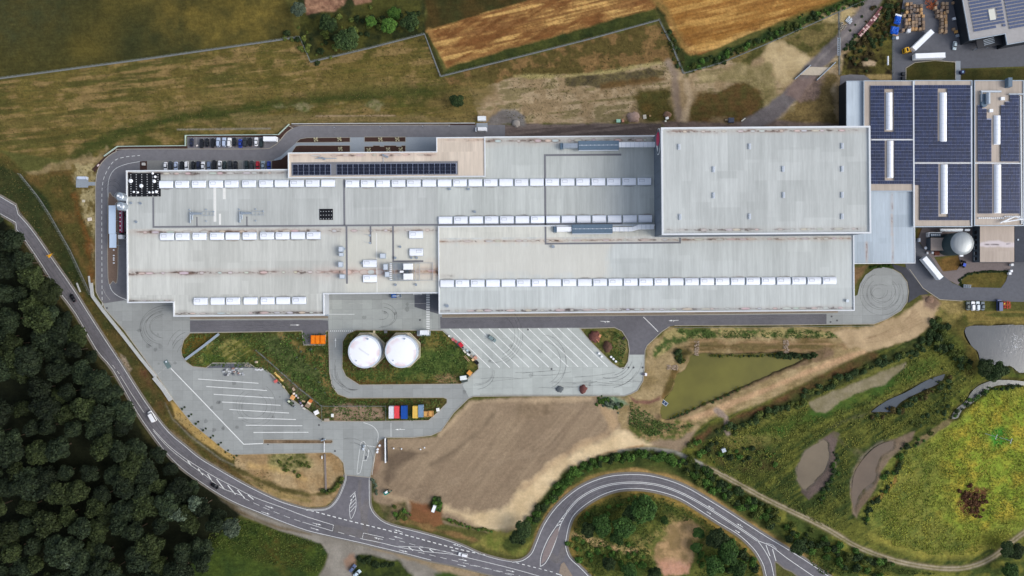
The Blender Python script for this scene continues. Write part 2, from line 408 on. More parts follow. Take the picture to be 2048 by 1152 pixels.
# green verges along the fields
g1([(884, 152), (1024, 116), (1318, 40), (1310, 16), (1250, 32), (1180, 52), (1024, 96), (893, 136)], (44, 54, 27), (68, 72, 34), pat=nM, soft=2.5, warp=3, amp=.35)
g1([(849, 66), (856, 66), (887, 140), (886, 154), (878, 152)], (66, 64, 32), (44, 48, 26), pat=nS, soft=2, warp=1)
g1([(1312, 14), (1330, 30), (1350, 76), (1372, 112), (1376, 146), (1364, 144), (1320, 42)], (64, 62, 32), (44, 52, 26), pat=nM, soft=3, warp=4, amp=.35)
g1([(1366, 146), (1372, 112), (1430, 110), (1536, 62), (1600, 34), (1690, -2), (1760, -40), (1840, -40), (1748, 8), (1728, 0), (1680, 14), (1560, 74), (1500, 100), (1430, 132), (1376, 150)], (38, 56, 28), (62, 72, 34), pat=nM, soft=3, warp=4, amp=.4)
# building ground north of the plant
CG = [(940, 176), (1024, 150), (1340, 120), (1372, 150), (1420, 134), (1536, 86), (1676, 26), (1740, 0), (1760, 0), (1790, 160), (1690, 162), (1690, 256), (1310, 250), (960, 250)]
g1(CG, (168, 148, 118), (142, 122, 92), pat=hi(nM, .5, .4), soft=3, warp=8, amp=.22)
g1(CG, (104, 96, 58), None, soft=3, warp=6, op=.7, gate=hi(nM * .5 + nH * .5, .38, -.12))
g1([(884, 155), (1030, 118), (1318, 44), (1330, 60), (1362, 140), (1340, 124), (1290, 126), (1200, 146), (1024, 156), (960, 176), (900, 172)], (124, 98, 62), (84, 74, 40), pat=hi(nM * .5 + nC * .5, .45, .25), soft=2, warp=4, amp=.35)
g1([(900, 170), (980, 160), (985, 176), (960, 215), (930, 244), (880, 246), (860, 200)], (122, 104, 62), (88, 82, 44), pat=nH, soft=7, warp=10, op=.8)
F.line([(1030, 152), (1150, 152), (1230, 142), (1320, 126)], 6, (158, 146, 96), soft=3, warp=3, op=.8)
g1([(1128, 154), (1220, 150), (1300, 138), (1334, 140), (1330, 152), (1290, 162), (1200, 178), (1180, 174), (1130, 172)], (82, 74, 56), (98, 88, 58), pat=nS, soft=2, warp=4, amp=.35)
g1([(1200, 168), (1330, 152), (1335, 162), (1240, 176), (1200, 182)], (100, 76, 44), soft=3, warp=4, op=.8)
g1([(1262, 190), (1345, 178), (1352, 240), (1290, 246), (1275, 222)], (88, 72, 38), (70, 70, 36), pat=nM, soft=8, warp=11, amp=.35)
g1([(1372, 212), (1400, 192), (1450, 176), (1500, 150), (1524, 176), (1534, 210), (1510, 244), (1380, 246)], (96, 74, 44), (76, 72, 38), pat=nC, soft=7, warp=10, amp=.35)
g1([(1448, 118), (1536, 86), (1674, 30), (1682, 84), (1640, 118), (1604, 112), (1560, 90), (1500, 132)], (110, 98, 60), (78, 76, 40), pat=hi(nM, .5, .3), soft=3, warp=6, amp=.35)
g1([(1536, 82), (1570, 80), (1606, 106), (1624, 122), (1600, 158), (1562, 174), (1536, 130), (1520, 110)], (192, 172, 134), (166, 146, 108), pat=nM, soft=4, warp=5, amp=.15)
g1([(1400, 150), (1470, 132), (1545, 128), (1556, 200), (1530, 240), (1530, 180), (1500, 158), (1420, 168)], (166, 150, 110), (112, 104, 66), pat=nM, soft=5, warp=8, op=.85)
g1([(1615, 150), (1668, 152), (1676, 250), (1560, 250), (1600, 190)], (122, 104, 66), (88, 76, 48), pat=nM, soft=4, warp=8, amp=.35)
g1([(1630, 30), (1700, 14), (1712, 24), (1690, 44), (1640, 42)], (176, 156, 112), soft=4, warp=5, op=.8)
F.line([(1336, 126), (1350, 150), (1352, 196), (1362, 246)], 15, (150, 134, 116), (120, 104, 90), nM, soft=4, warp=3, amp=.15)
F.line([(1372, 160), (1380, 196), (1366, 246)], 12, (174, 154, 126), None, soft=4, warp=5, op=.8)
for i in range(6): F.line([(1050 + i * 7, 240), (1062 + i * 7, 225), (1090 + i * 6, 246)], 1.6, (186, 164, 130), soft=1, warp=1, op=.4)
GR = [(896, 249), (1325, 246), (1325, 276), (874, 276)]
g1(GR, (112, 100, 94), (86, 76, 72), pat=hi(nH, .5, .4), soft=2, warp=2, amp=.15)
g1([(970, 250), (980, 232), (1005, 218), (1030, 218), (1048, 232), (1048, 250)], (122, 118, 114), (104, 98, 94), pat=nM, soft=3, warp=4)
g1([(1325, 244), (1480, 246), (1540, 240), (1600, 244), (1690, 250), (1690, 262), (1325, 262)], (120, 104, 96), (92, 80, 72), pat=nM, soft=3, warp=3, amp=.2)
# the track that climbs to the bridge
F.line([(1500, 250), (1548, 222), (1590, 184), (1632, 132), (1690, 74), (1742, 12), (1768, -30), (1900, -200)], 31, (122, 116, 116), (98, 92, 92), nM, soft=3, warp=3, amp=.12)
F.line([(1606, 160), (1640, 118), (1700, 62), (1750, 6)], 5, (156, 148, 142), None, soft=3, warp=3, op=.5)
g1([(1590, 150), (1650, 152), (1628, 200), (1600, 206), (1570, 190)], (144, 122, 112), (118, 100, 94), pat=nM, soft=4, warp=7, op=.8)
g1([(1690, 108), (1722, 72), (1800, -10), (1812, 10), (1806, 34), (1785, 70), (1786, 152), (1680, 150)], (46, 40, 25), (86, 80, 40), pat=hi(nC * .5 + nM * .5, .55, .3), soft=3, warp=5, amp=.4)
g1([(1762, 60), (1790, 66), (1786, 120), (1766, 110)], (116, 110, 52), (74, 72, 36), pat=nS, soft=5, warp=5, op=.7)
g1([(1725, 124), (1740, 119), (1752, 124), (1750, 131), (1728, 131)], (176, 154, 126), soft=2, warp=1)
g1([(1735, 149), (1784, 149), (1784, 158), (1740, 159)], (160, 138, 90), soft=2, warp=2)
# between the ring road and the main road
WS = [(-400, 300), (0, 302), (60, 350), (190, 330), (194, 600), (310, 752), (345, 808), (430, 890), (540, 945), (600, 1010), (510, 982), (430, 935), (337, 863), (240, 723), (145, 576), (100, 510), (37, 428), (0, 392), (-400, 250)]
g1(WS, (76, 72, 36), (98, 80, 44), pat=hi(nM, .5, .4), soft=3, warp=2, amp=.35)
g1([(0, 330), (40, 350), (90, 395), (170, 560), (186, 600), (150, 580), (100, 508), (40, 426), (-20, 380), (-60, 340)], (42, 54, 28), (62, 62, 34), pat=nM, soft=4, warp=4, amp=.35)
g1([(142, 330), (190, 330), (190, 560), (186, 590), (176, 470), (168, 440), (160, 430), (150, 380)], (160, 146, 106), (106, 92, 54), pat=hi(nC, .5, .3), soft=4, warp=7, amp=.3)
F.line([(150, 392), (160, 440), (178, 480), (182, 560)], 12, (116, 74, 38), (92, 72, 38), nM, soft=5, warp=6, op=.85)
g1([(196, 606), (250, 670), (330, 800), (330, 850), (290, 800), (222, 684), (170, 610)], (92, 76, 44), (62, 66, 34), pat=nM, soft=4, warp=4)
g1([(236, 704), (252, 712), (266, 738), (258, 746), (244, 728)], (164, 148, 128), (120, 106, 86), pat=nS, soft=2, warp=3)
F.line([(285, 740), (310, 790), (345, 830), (420, 905), (500, 962)], 12, (96, 66, 46), (74, 70, 38), nM, soft=5, warp=5, op=.8)
g1([(336, 800), (348, 802), (400, 850), (470, 905), (480, 918), (462, 922), (400, 880), (350, 836)], (176, 146, 86), (154, 132, 88), pat=nM, soft=2.5, warp=3, amp=.2)
F.line([(330, 812), (350, 850), (400, 890), (470, 935), (560, 965)], 7, (66, 70, 38), (98, 90, 56), nM, soft=3, warp=3)
F.line([(330, 806), (345, 838), (380, 872), (440, 918), (500, 946)], 3, (118, 112, 98), soft=1.5, warp=.6, op=.8)
F.line([(342, 862), (400, 915), (470, 958), (540, 990)], 9, (136, 116, 92), (96, 84, 56), nM, soft=3, warp=3, op=.8)
TR = [(468, 908), (662, 904), (680, 916), (688, 932), (688, 962), (672, 994), (650, 1012), (606, 1015), (560, 1000), (512, 978), (470, 940)]
g1(TR, (170, 148, 112), (146, 120, 84), pat=nM, soft=2, warp=2, amp=.25)
g1([(536, 910), (610, 908), (624, 930), (600, 944), (590, 950), (540, 938)], (84, 88, 46), (142, 132, 88), pat=nS, soft=5, warp=7, amp=.4)
F.line([(500, 930), (560, 940), (610, 958)], 8, (192, 160, 104), soft=5, warp=4, op=.6)
F.line([(470, 938), (520, 962), (570, 982), (620, 990), (660, 985), (680, 960)], 10, (74, 68, 38), (104, 94, 56), nM, soft=3, warp=4)
F.line([(490, 958), (560, 990), (620, 1002)], 8, (160, 136, 90), (98, 90, 56), nM, soft=3, warp=3)
# green islands of the yard
GI = [(385, 666), (656, 664), (660, 750), (676, 790), (700, 797), (880, 797), (893, 800), (870, 828), (855, 842), (646, 842), (624, 826), (587, 801), (542, 748), (510, 736), (385, 733), (364, 712), (364, 690)]
g1(GI, (66, 68, 34), (98, 88, 46), pat=hi(nM, .5, .3), soft=3, warp=1, amp=.45)
g1([(368, 690), (384, 668), (440, 668), (372, 718), (366, 706)], (116, 92, 38), (82, 76, 36), pat=nM, soft=3, warp=2)
g1([(410, 684), (500, 678), (530, 690), (520, 724), (425, 724), (398, 730)], (134, 128, 74), (86, 90, 40), pat=hi(nD, .5, .3), soft=4, warp=4, amp=.3)
g1([(408, 712), (440, 708), (455, 722), (410, 730)], (64, 88, 30), soft=4, warp=4, op=.8)
g1([(515, 672), (562, 672), (640, 740), (660, 800), (650, 820), (600, 770), (530, 700)], (56, 68, 36), (88, 96, 56), pat=nS, soft=6, warp=5, amp=.5)
F.line([(560, 668), (590, 690), (610, 706), (645, 712), (648, 760), (664, 796)], 8, (140, 122, 76), (112, 92, 50), nM, soft=4, warp=3)
F.line([(508, 700), (540, 735), (600, 780), (645, 828)], 9, (92, 66, 40), (120, 100, 66), nM, soft=3, warp=2, op=.8)
g1([(640, 806), (668, 794), (720, 800), (880, 798), (890, 806), (780, 812), (660, 808)], (60, 58, 32), (90, 78, 44), pat=nM, soft=3, warp=2)
g1([(664, 806), (772, 812), (772, 842), (668, 842)], (158, 136, 114), (124, 102, 80), pat=nM, soft=2.5, warp=5, amp=.2)
g1([(646, 812), (664, 810), (670, 842), (648, 842)], (80, 76, 40), (120, 106, 76), pat=nS, soft=3, warp=3, amp=.4)
TI = [(712, 660), (887, 661), (956, 728), (957, 738), (922, 768), (719, 770), (692, 753), (684, 736), (685, 683), (694, 668)]
g1(TI, (70, 84, 38), (108, 98, 52), pat=hi(nM * .5 + nS * .5, .5, .4), soft=3, warp=1, amp=.5)
g1([(712, 661), (830, 661), (850, 668), (845, 720), (830, 740), (700, 742), (686, 720)], (62, 48, 34), (88, 76, 44), pat=nM, soft=5, warp=5, amp=.3)
F.line([(690, 690), (692, 740), (712, 764), (800, 766), (920, 764)], 7, (96, 72, 38), (78, 76, 38), nM, soft=3, warp=3)
g1([(850, 700), (915, 690), (925, 730), (850, 752), (790, 756), (790, 742)], (54, 76, 34), (84, 98, 48), pat=nS, soft=8, warp=8, amp=.5)
g1([(870, 752), (912, 750), (916, 767), (872, 767)], (150, 126, 90), (110, 92, 60), pat=nS, soft=3, warp=4)
EI = [(1159, 657), (1229, 655), (1244, 662), (1256, 681), (1259, 701), (1256, 723), (1249, 735), (1239, 736), (1224, 726), (1184, 686)]
g1(EI, (110, 104, 60), (86, 90, 46), pat=hi(nC, .5, .3), soft=3, warp=1, amp=.4)
g1([(1236, 680), (1252, 684), (1254, 704), (1244, 706)], (158, 142, 100), soft=4, warp=4, op=.7)
# the big levelled field
BF = [(762, 880), (872, 872), (940, 802), (1024, 794), (1250, 794), (1262, 850), (1400, 850), (1370, 905), (1300, 900), (1200, 925), (1110, 985), (1062, 1050), (1040, 1070), (980, 1066), (880, 1046), (790, 1030), (748, 1000), (742, 970), (752, 900)]
nA = fbm(X, Y, 130, 6, R(-52), seed=41, octv=5); nB = fbm(X, Y, 10, 3, R(-60), seed=42, octv=3)
g1(BF, (152, 133, 109), (130, 112, 92), pat=hi(nA * .5 + nL * .4 + nM * .1, .5, .7), soft=3, warp=2, amp=.14)
for k in range(13):      # wheel tracks in long bows
    a = k * 11; pts = smooth([(800 + a * .7, 985 + k * 3), (930 + a * .6, 950 - k * 2), (1040 + a * .45, 880 + k * 2), (1130 + a * .3, 806)], 6)
    F.line(pts, 2.4, (164, 144, 119) if k % 2 else (124, 108, 90), soft=2, warp=5, op=.3)
g1([(770, 905), (826, 900), (850, 906), (800, 930), (776, 968), (764, 960)], (98, 84, 70), soft=6, warp=5, op=.85)
F.line([(862, 930), (905, 905), (960, 862), (985, 830)], 7, (104, 90, 74), None, soft=4, warp=3, op=.6)
g1([(1030, 800), (1120, 802), (1100, 830), (1030, 845)], (112, 96, 76), (148, 128, 104), pat=nC, soft=8, warp=10, op=.7)
CB = [(1250, 848), (1300, 892), (1200, 916), (1130, 955), (1085, 1010), (1056, 1046), (1020, 1062), (975, 1064), (920, 1040), (884, 1018), (900, 1012), (960, 1026), (1000, 1022), (1030, 990), (1100, 930), (1170, 890), (1220, 870)]
g1(CB, (220, 197, 158), (196, 172, 134), pat=nM, soft=8, warp=8, amp=.1)
F.line([(884, 1020), (800, 1000), (770, 990)], 8, (178, 156, 126), None, soft=5, warp=5, op=.7)
F.line([(880, 870), (945, 803), (1180, 797)], 7, (180, 158, 128), None, soft=4, warp=4, op=.8)
F.line([(1230, 830), (1215, 868), (1160, 892), (1100, 932), (1050, 975)], 9, (190, 164, 128), (168, 142, 112), nM, soft=5, warp=4, op=.8)
F.line([(1285, 892), (1210, 906), (1150, 938), (1110, 976), (1090, 1000)], 3, (166, 126, 88), soft=2, warp=2, op=.8)
g1([(1190, 794), (1226, 815), (1240, 850), (1225, 862), (1205, 830)], (178, 152, 118), (150, 126, 98), pat=nM, soft=4, warp=4)
g1([(820, 1002), (880, 1008), (888, 1050), (860, 1058), (815, 1040)], (136, 90, 62), (112, 80, 52), pat=nM, soft=3, warp=4)
g1([(762, 1010), (810, 1004), (822, 1028), (812, 1048), (770, 1038)], (124, 106, 80), (70, 72, 42), pat=nM, soft=4, warp=5, amp=.35)
F.line([(805, 1040), (880, 1062), (950, 1080), (1010, 1100)], 9, (86, 74, 44), (126, 100, 64), nM, soft=3, warp=4)
F.line([(886, 1038), (930, 1052), (985, 1064)], 7, (62, 72, 34), (90, 84, 44), nM, soft=3, warp=3)
g1([(960, 1068), (1060, 1052), (1070, 1080), (1050, 1110), (1010, 1112), (950, 1090)], (142, 126, 72), (104, 110, 50), pat=nM, soft=4, warp=6)
g1([(862, 996), (880, 996), (884, 1016), (868, 1022), (856, 1012)], (52, 58, 34), soft=3, warp=3)
g1([(740, 960), (758, 940), (772, 900), (760, 878), (752, 890), (748, 930)], (150, 124, 102), (120, 98, 80), pat=nM, soft=3, warp=2)
g1([(742, 962), (752, 960), (752, 985), (742, 985)], (66, 70, 44), soft=3, warp=3)
# slope and banks round the green pond
PB = [(1292, 690), (1340, 655), (1740, 652), (1810, 622), (1860, 598), (1880, 620), (1862, 655), (1800, 690), (1740, 700), (1600, 770), (1460, 845), (1330, 880), (1240, 860), (1230, 800), (1280, 780), (1290, 740)]
g1(PB, (166, 146, 110), (130, 112, 76), pat=nM, soft=3, warp=4, amp=.25)
g1([(1330, 665), (1360, 657), (1560, 656), (1660, 662), (1690, 676), (1540, 676), (1400, 676), (1345, 690), (1310, 720), (1300, 712)], (74, 90, 46), (150, 138, 92), pat=hi(nC, .5, .3), soft=3, warp=5, amp=.4)
g1([(1380, 680), (1660, 680), (1690, 690), (1640, 708), (1420, 706), (1372, 700)], (146, 120, 88), (104, 88, 56), pat=hi(fbm(X, Y, 90, 4, 0, seed=51) * .6 + nC * .4, .5, .3), soft=5, warp=9)
F.line([(1400, 690), (1500, 693), (1640, 694)], 6, (82, 80, 44), (120, 104, 70), nC, soft=4, warp=6, op=.7)
g1([(1350, 700), (1376, 694), (1388, 706), (1362, 728), (1350, 724)], (62, 58, 34), (86, 76, 42), pat=nS, soft=4, warp=4)
g1([(1345, 735), (1358, 740), (1342, 780), (1330, 800), (1322, 796), (1338, 760)], (120, 92, 58), (86, 78, 42), pat=nM, soft=3, warp=3)
F.line([(1322, 838), (1400, 806), (1520, 756), (1660, 704)], 18, (128, 106, 84), (88, 76, 50), nC, soft=4, warp=6)
F.line([(1310, 866), (1400, 832), (1520, 785), (1620, 742), (1730, 702)], 11, (190, 158, 122), (166, 134, 102), nM, soft=3, warp=2)
F.line([(1328, 830), (1400, 798), (1520, 750), (1620, 712)], 4, (96, 78, 54), None, soft=2, warp=2)
g1([(1250, 856), (1262, 838), (1300, 842), (1340, 840), (1400, 845), (1370, 872), (1300, 882), (1270, 870)], (82, 90, 44), (138, 118, 82), pat=hi(nC, .5, .3), soft=4, warp=6, amp=.4)
g1([(1196, 798), (1210, 792), (1250, 796), (1262, 810), (1230, 818), (1210, 812)], (96, 120, 98), (128, 142, 112), pat=nS, soft=3, warp=4, amp=.4)
g1([(1256, 790), (1272, 800), (1300, 800), (1320, 792), (1322, 800), (1300, 810), (1270, 808)], (120, 88, 74), soft=2, warp=2)
g1([(1680, 660), (1745, 655), (1812, 628), (1858, 602), (1872, 620), (1856, 655), (1800, 684), (1740, 700), (1700, 690)], (176, 154, 122), (158, 136, 106), pat=nM, soft=3, warp=3, amp=.12)
for k in range(6): F.line(smooth([(1700 + 12 * k, 690 - 2 * k), (1770 + 8 * k, 680 - 6 * k), (1850 - 4 * k, 640 - 4 * k)], 5), 1.6, (140, 118, 90), soft=1, warp=1.5, op=.45)
g1([(1845, 592), (1868, 594), (1880, 606), (1868, 620), (1850, 612)], (138, 116, 98), (112, 92, 76), pat=nM, soft=4, warp=5)
# scrub, wet meadow and stream terraces on the right
RT = [(1880, 610), (1930, 605), (2048, 640), (2400, 640), (2400, 1400), (1700, 1400), (1600, 1100), (1420, 960), (1360, 905), (1400, 850), (1600, 775), (1745, 706), (1860, 665), (1878, 630)]
g1(RT, (52, 64, 30), (98, 100, 44), pat=hi(nD * .4 + nM * .3 + nL * .3, .5, .35), soft=4, warp=4, amp=.4)
F.line([(1745, 712), (1600, 785), (1460, 850), (1390, 885)], 20, (96, 68, 46), (70, 70, 36), nM, soft=5, warp=5)
F.line([(1880, 640), (1850, 685), (1760, 728), (1650, 782), (1540, 826), (1420, 880)], 22, (40, 50, 28), (66, 72, 36), nC, soft=5, warp=5, amp=.4)
F.line([(1862, 722), (1780, 770), (1680, 812), (1560, 860), (1460, 900)], 26, (58, 88, 34), (86, 98, 42), nM, soft=8, warp=6, op=.8)
F.line([(1850, 700), (1740, 748), (1620, 805), (1500, 856), (1400, 900)], 8, (122, 120, 58), None, soft=5, warp=3, op=.6)
F.line([(1880, 740), (1790, 790), (1690, 830), (1600, 870)], 8, (132, 132, 60), (92, 100, 44), nM, soft=5, warp=4, op=.7)
g1([(1380, 890), (1470, 870), (1540, 880), (1560, 930), (1500, 950), (1420, 915)], (74, 62, 36), (60, 78, 34), pat=nM, soft=8, warp=8)
g1([(1450, 876), (1545, 868), (1560, 880), (1470, 896)], (150, 140, 78), (96, 98, 50), pat=nS, soft=6, warp=6, op=.6)
F.line([(1900, 640), (1935, 660), (1950, 700), (1940, 740)], 26, (94, 84, 42), (68, 68, 34), nM, soft=8, warp=5)
F.line([(1870, 625), (1900, 640), (1925, 620)], 14, (150, 132, 78), (104, 100, 54), nM, soft=6, warp=6)
g1([(1930, 620), (2400, 622), (2400, 650), (1940, 655)], (84, 84, 42), (120, 106, 58), pat=hi(fbm(X, Y, 80, 6, seed=61), .5, .3), soft=3, warp=2)
g1([(1868, 596), (1925, 602), (1935, 618), (1900, 628), (1876, 612)], (140, 124, 78), (120, 106, 66), pat=nM, soft=4, warp=4)
SP = [(1664, 664), (1745, 654), (1812, 626), (1838, 602), (1862, 592), (1878, 612), (1866, 642), (1836, 672), (1790, 688), (1740, 704), (1700, 694)]
g1(SP, (186, 162, 128), (164, 142, 110), pat=nM, soft=2.5, warp=4, amp=.12)
for k in range(7): F.line(smooth([(1690 + 12 * k, 688 - 3 * k), (1765 + 8 * k, 680 - 7 * k), (1846 - 3 * k, 644 - 5 * k)], 5), 1.8, (142, 120, 92), soft=1, warp=2, op=.5)
g1([(1845, 592), (1868, 594), (1880, 606), (1868, 622), (1850, 612)], (140, 118, 100), (116, 96, 80), pat=nM, soft=4, warp=5)
# big meadow: yellow green grass, sun through broken cloud put into its bright colour
MD = [(1958, 776), (2000, 770), (2400, 776), (2400, 1060), (2048, 1052), (1990, 1096), (1940, 1112), (1860, 1110), (1780, 1090), (1720, 1040), (1700, 1010), (1740, 950), (1790, 900), (1860, 870), (1910, 845)]
g1(MD, (90, 102, 46), (126, 126, 58), pat=hi(nM * .5 + nD * .5, .5, .5), soft=5, warp=4, amp=.38)
g1([(1890, 870), (1960, 780), (2400, 790), (2400, 1040), (2048, 1048), (1960, 1080), (1900, 1040), (1880, 960)], (172, 156, 58), (128, 146, 50), pat=hi(nM, .45, .5), soft=34, warp=18, op=.9, amp=.34)
g1([(1980, 856), (2010, 852), (2020, 884), (1990, 896), (1978, 876)], (72, 128, 44), soft=6, warp=5)
g1([(1926, 985), (1950, 974), (1978, 978), (1968, 1000), (1960, 1030), (1930, 1030), (1915, 1010)], (76, 46, 34), (112, 84, 48), pat=nS, soft=3, warp=6, amp=.4)
F.line([(1740, 1070), (1830, 1106), (1920, 1112), (1990, 1088)], 16, (150, 140, 64), (110, 112, 52), nM, soft=6, warp=5, op=.8)
F.line([(1736, 1050), (1716, 1030), (1740, 985), (1790, 940), (1800, 905)], 14, (52, 66, 32), None, soft=6, warp=6, op=.8)
# silt flats
g1([(1620, 806), (1660, 785), (1780, 738), (1812, 726), (1814, 732), (1780, 758), (1772, 768), (1720, 784), (1680, 802), (1650, 826), (1632, 826)], (142, 132, 108), (120, 112, 84), pat=nC, soft=2, warp=3, amp=.15)
g1([(1830, 884), (1880, 848), (1905, 828), (1912, 838), (1870, 868), (1836, 892)], (128, 112, 80), (104, 96, 64), pat=nC, soft=2, warp=3)
g1([(1595, 950), (1606, 910), (1640, 882), (1668, 862), (1680, 868), (1668, 900), (1674, 935), (1660, 966), (1630, 985), (1618, 1000), (1604, 985)], (106, 92, 86), (86, 76, 70), pat=nM, soft=2, warp=3, amp=.15)
g1([(1704, 1028), (1700, 980), (1712, 930), (1760, 890), (1800, 872), (1830, 862), (1826, 880), (1800, 902), (1780, 920), (1762, 945), (1760, 960), (1735, 1000), (1722, 1020), (1714, 1038)], (128, 112, 94), (108, 92, 76), pat=nM, soft=2, warp=2, amp=.12)
F.line([(1795, 925), (1792, 940), (1790, 962), (1765, 990), (1745, 1004)], 8, (128, 88, 52), None, soft=3, warp=3, op=.8)
# field track on the right
TK = smooth([(1282, 900), (1330, 902), (1386, 926), (1440, 948), (1536, 1000), (1640, 1050), (1720, 1096), (1800, 1124), (1880, 1137), (1940, 1134), (1990, 1112), (2048, 1066), (2160, 1000), (2500, 850)], 6)
F.line(TK, 13, (128, 116, 84), (100, 96, 60), nM, soft=2.5, warp=1.5, amp=.2)
for d in (-2.8, 2.8): F.line(offset(TK, d), 2.6, (172, 160, 138), (146, 134, 112), nM, soft=1.2, warp=.5)
F.line(smooth([(1240, 905), (1300, 902), (1350, 908), (1400, 930)], 5), 13, (146, 144, 134), (132, 130, 122), nM, soft=2, warp=1)
F.line([(1432, 820), (1452, 835), (1456, 865)], 9, (156, 140, 128), (128, 112, 98), nC, soft=2, warp=3)
# belt between the loop road and the track, verges, inside of the loop
F.line([(1020, 1090), (1062, 1060), (1100, 1000), (1140, 958), (1200, 926), (1270, 916), (1340, 922), (1400, 950), (1460, 990), (1540, 1040), (1620, 1088), (1720, 1140), (1800, 1180)], 34, (50, 62, 30), (74, 82, 38), nM, soft=4, warp=4, amp=.4)
g1([(1540, 1010), (1640, 1060), (1720, 1104), (1800, 1134), (1900, 1150), (1980, 1130), (2100, 1060), (2400, 900), (2400, 1400), (1800, 1400), (1640, 1120), (1560, 1060)], (66, 78, 36), (112, 112, 50), pat=hi(nM, .55, .3), soft=5, warp=5, amp=.4)
LO = smooth([(1058, 1110), (1071, 1082), (1086, 1046), (1108, 1010), (1140, 980), (1174, 960), (1211, 948), (1250, 943), (1294, 944), (1338, 954), (1376, 970), (1413, 991), (1451, 1014), (1490, 1040), (1540, 1072), (1590, 1102), (1660, 1150)], 4)
F.line(LO, 8, (162, 132, 84), (122, 104, 62), nM, soft=3, warp=3)
LI = [(1186, 1160), (1159, 1128), (1143, 1096), (1142, 1076), (1148, 1050), (1160, 1028), (1180, 1012), (1204, 1000), (1228, 991), (1250, 986), (1286, 985), (1322, 993), (1358, 1006), (1395, 1029), (1432, 1053), (1468, 1076), (1492, 1098), (1508, 1118), (1522, 1160), (1530, 1400), (1250, 1400)]
g1(LI, (66, 84, 36), (96, 98, 46), pat=nM, soft=2, warp=1, amp=.4)
F.line(LI[:20], 15, (150, 124, 66), (110, 96, 48), nM, soft=5, warp=3, op=.9)
g1([(1340, 1052), (1372, 1036), (1396, 1048), (1400, 1070), (1384, 1084), (1392, 1110), (1380, 1150), (1330, 1150), (1310, 1124), (1300, 1096), (1330, 1080)], (200, 154, 130), (174, 130, 102), pat=nC, soft=4, warp=7, amp=.15)
g1([(1270, 1084), (1340, 1050), (1330, 1030), (1400, 1040), (1420, 1060), (1400, 1130), (1300, 1120), (1270, 1110)], (168, 146, 92), (104, 104, 54), pat=hi(nC, .5, .4), soft=8, warp=10, op=.6)
F.line([(1146, 1070), (1180, 1080), (1220, 1094), (1270, 1102)], 13, (186, 152, 112), (146, 134, 86), nC, soft=4, warp=4)
# grass and turning place below the main road
BG = [(300, 1400), (330, 1180), (400, 1100), (440, 1030), (500, 1040), (560, 1062), (610, 1074), (640, 1084), (656, 1102), (652, 1124), (638, 1150), (600, 1400)]
g1(BG, (46, 62, 28), (68, 82, 32), pat=nM, soft=3, warp=2, amp=.4)
g1([(540, 1060), (620, 1090), (610, 1130), (560, 1140), (500, 1100)], (92, 76, 36), (60, 76, 30), pat=nC, soft=14, warp=10, op=.6)
TA = [(430, 995), (520, 1030), (600, 1052), (700, 1084), (800, 1108), (900, 1136), (985, 1160), (1000, 1400), (760, 1400), (640, 1400), (630, 1165), (650, 1132), (656, 1108), (642, 1088), (560, 1062), (490, 1034), (440, 1010)]
g1(TA, (144, 138, 128), (126, 120, 110), pat=nM, soft=2.5, warp=1, amp=.1)
g1([(712, 1082), (900, 1126), (980, 1150), (960, 1180), (830, 1120), (760, 1104)], (168, 146, 116), (134, 118, 92), pat=nM, soft=4, warp=4, op=.9)
g1([(716, 1108), (730, 1106), (800, 1122), (826, 1150), (830, 1400), (740, 1400), (706, 1130)], (38, 48, 26), (66, 76, 32), pat=nC, soft=3, warp=3, amp=.4)
g1([(870, 1148), (900, 1142), (960, 1170), (960, 1400), (860, 1400)], (60, 78, 34), None, soft=4, warp=3)
g1([(686, 1120), (706, 1108), (712, 1130), (692, 1136)], (146, 116, 96), soft=4, warp=4, op=.8)
F.line([(440, 1006), (500, 1034), (560, 1056), (620, 1068)], 7, (120, 106, 86), (90, 78, 56), nM, soft=3, warp=2)
F.line([(342, 930), (400, 972), (470, 1015)], 10, (74, 66, 44), (110, 100, 84), nM, soft=4, warp=3)
# forest floor
g1([(-400, 380), (0, 432), (62, 500), (112, 576), (190, 701), (272, 823), (332, 906), (400, 964), (440, 996), (480, 1030), (420, 1090), (330, 1180), (300, 1500), (-800, 1500)], (32, 36, 22), (24, 28, 17), pat=nM, soft=3, warp=2, amp=.4)
F.line([(20, 462), (62, 510), (112, 590), (190, 712), (270, 835), (330, 918)], 14, (50, 54, 30), (70, 64, 38), nM, soft=4, warp=4)
# east side beds
for p in ([(1813, 158), (1813, 135), (1830, 125), (1870, 121), (1911, 124), (1911, 160)], [(1921, 160), (1921, 138), (2400, 132), (2400, 160)]):
    g1(p, (50, 54, 26), (74, 68, 34), pat=nM, soft=1.5, warp=.5, amp=.25)
g1([(1838, 455), (1862, 455), (1868, 520), (1920, 512), (1918, 540), (1870, 545), (1850, 500), (1834, 480)], (122, 92, 52), (100, 82, 44), pat=nM, soft=3, warp=3)
g1([(1917, 572), (1930, 552), (1950, 544), (2020, 542), (2016, 556), (2004, 574), (1930, 576)], (78, 76, 36), (98, 86, 44), pat=nM, soft=1.5, warp=1, amp=.35)
g1([(1733, 531), (1788, 530), (1786, 538), (1760, 534), (1738, 540)], (62, 76, 36), soft=2, warp=2)
g1([(1706, 535), (1738, 530), (1716, 560), (1708, 578)], (132, 104, 74), (104, 86, 60), pat=nM, soft=3, warp=3)
g1([(520, 876), (672, 876), (672, 890), (520, 890)], (140, 120, 98), (108, 90, 70), pat=nC, soft=1, warp=0)
g1([(572, 878), (620, 878), (620, 888), (572, 888)], (104, 84, 62), soft=3, warp=1, op=.7)
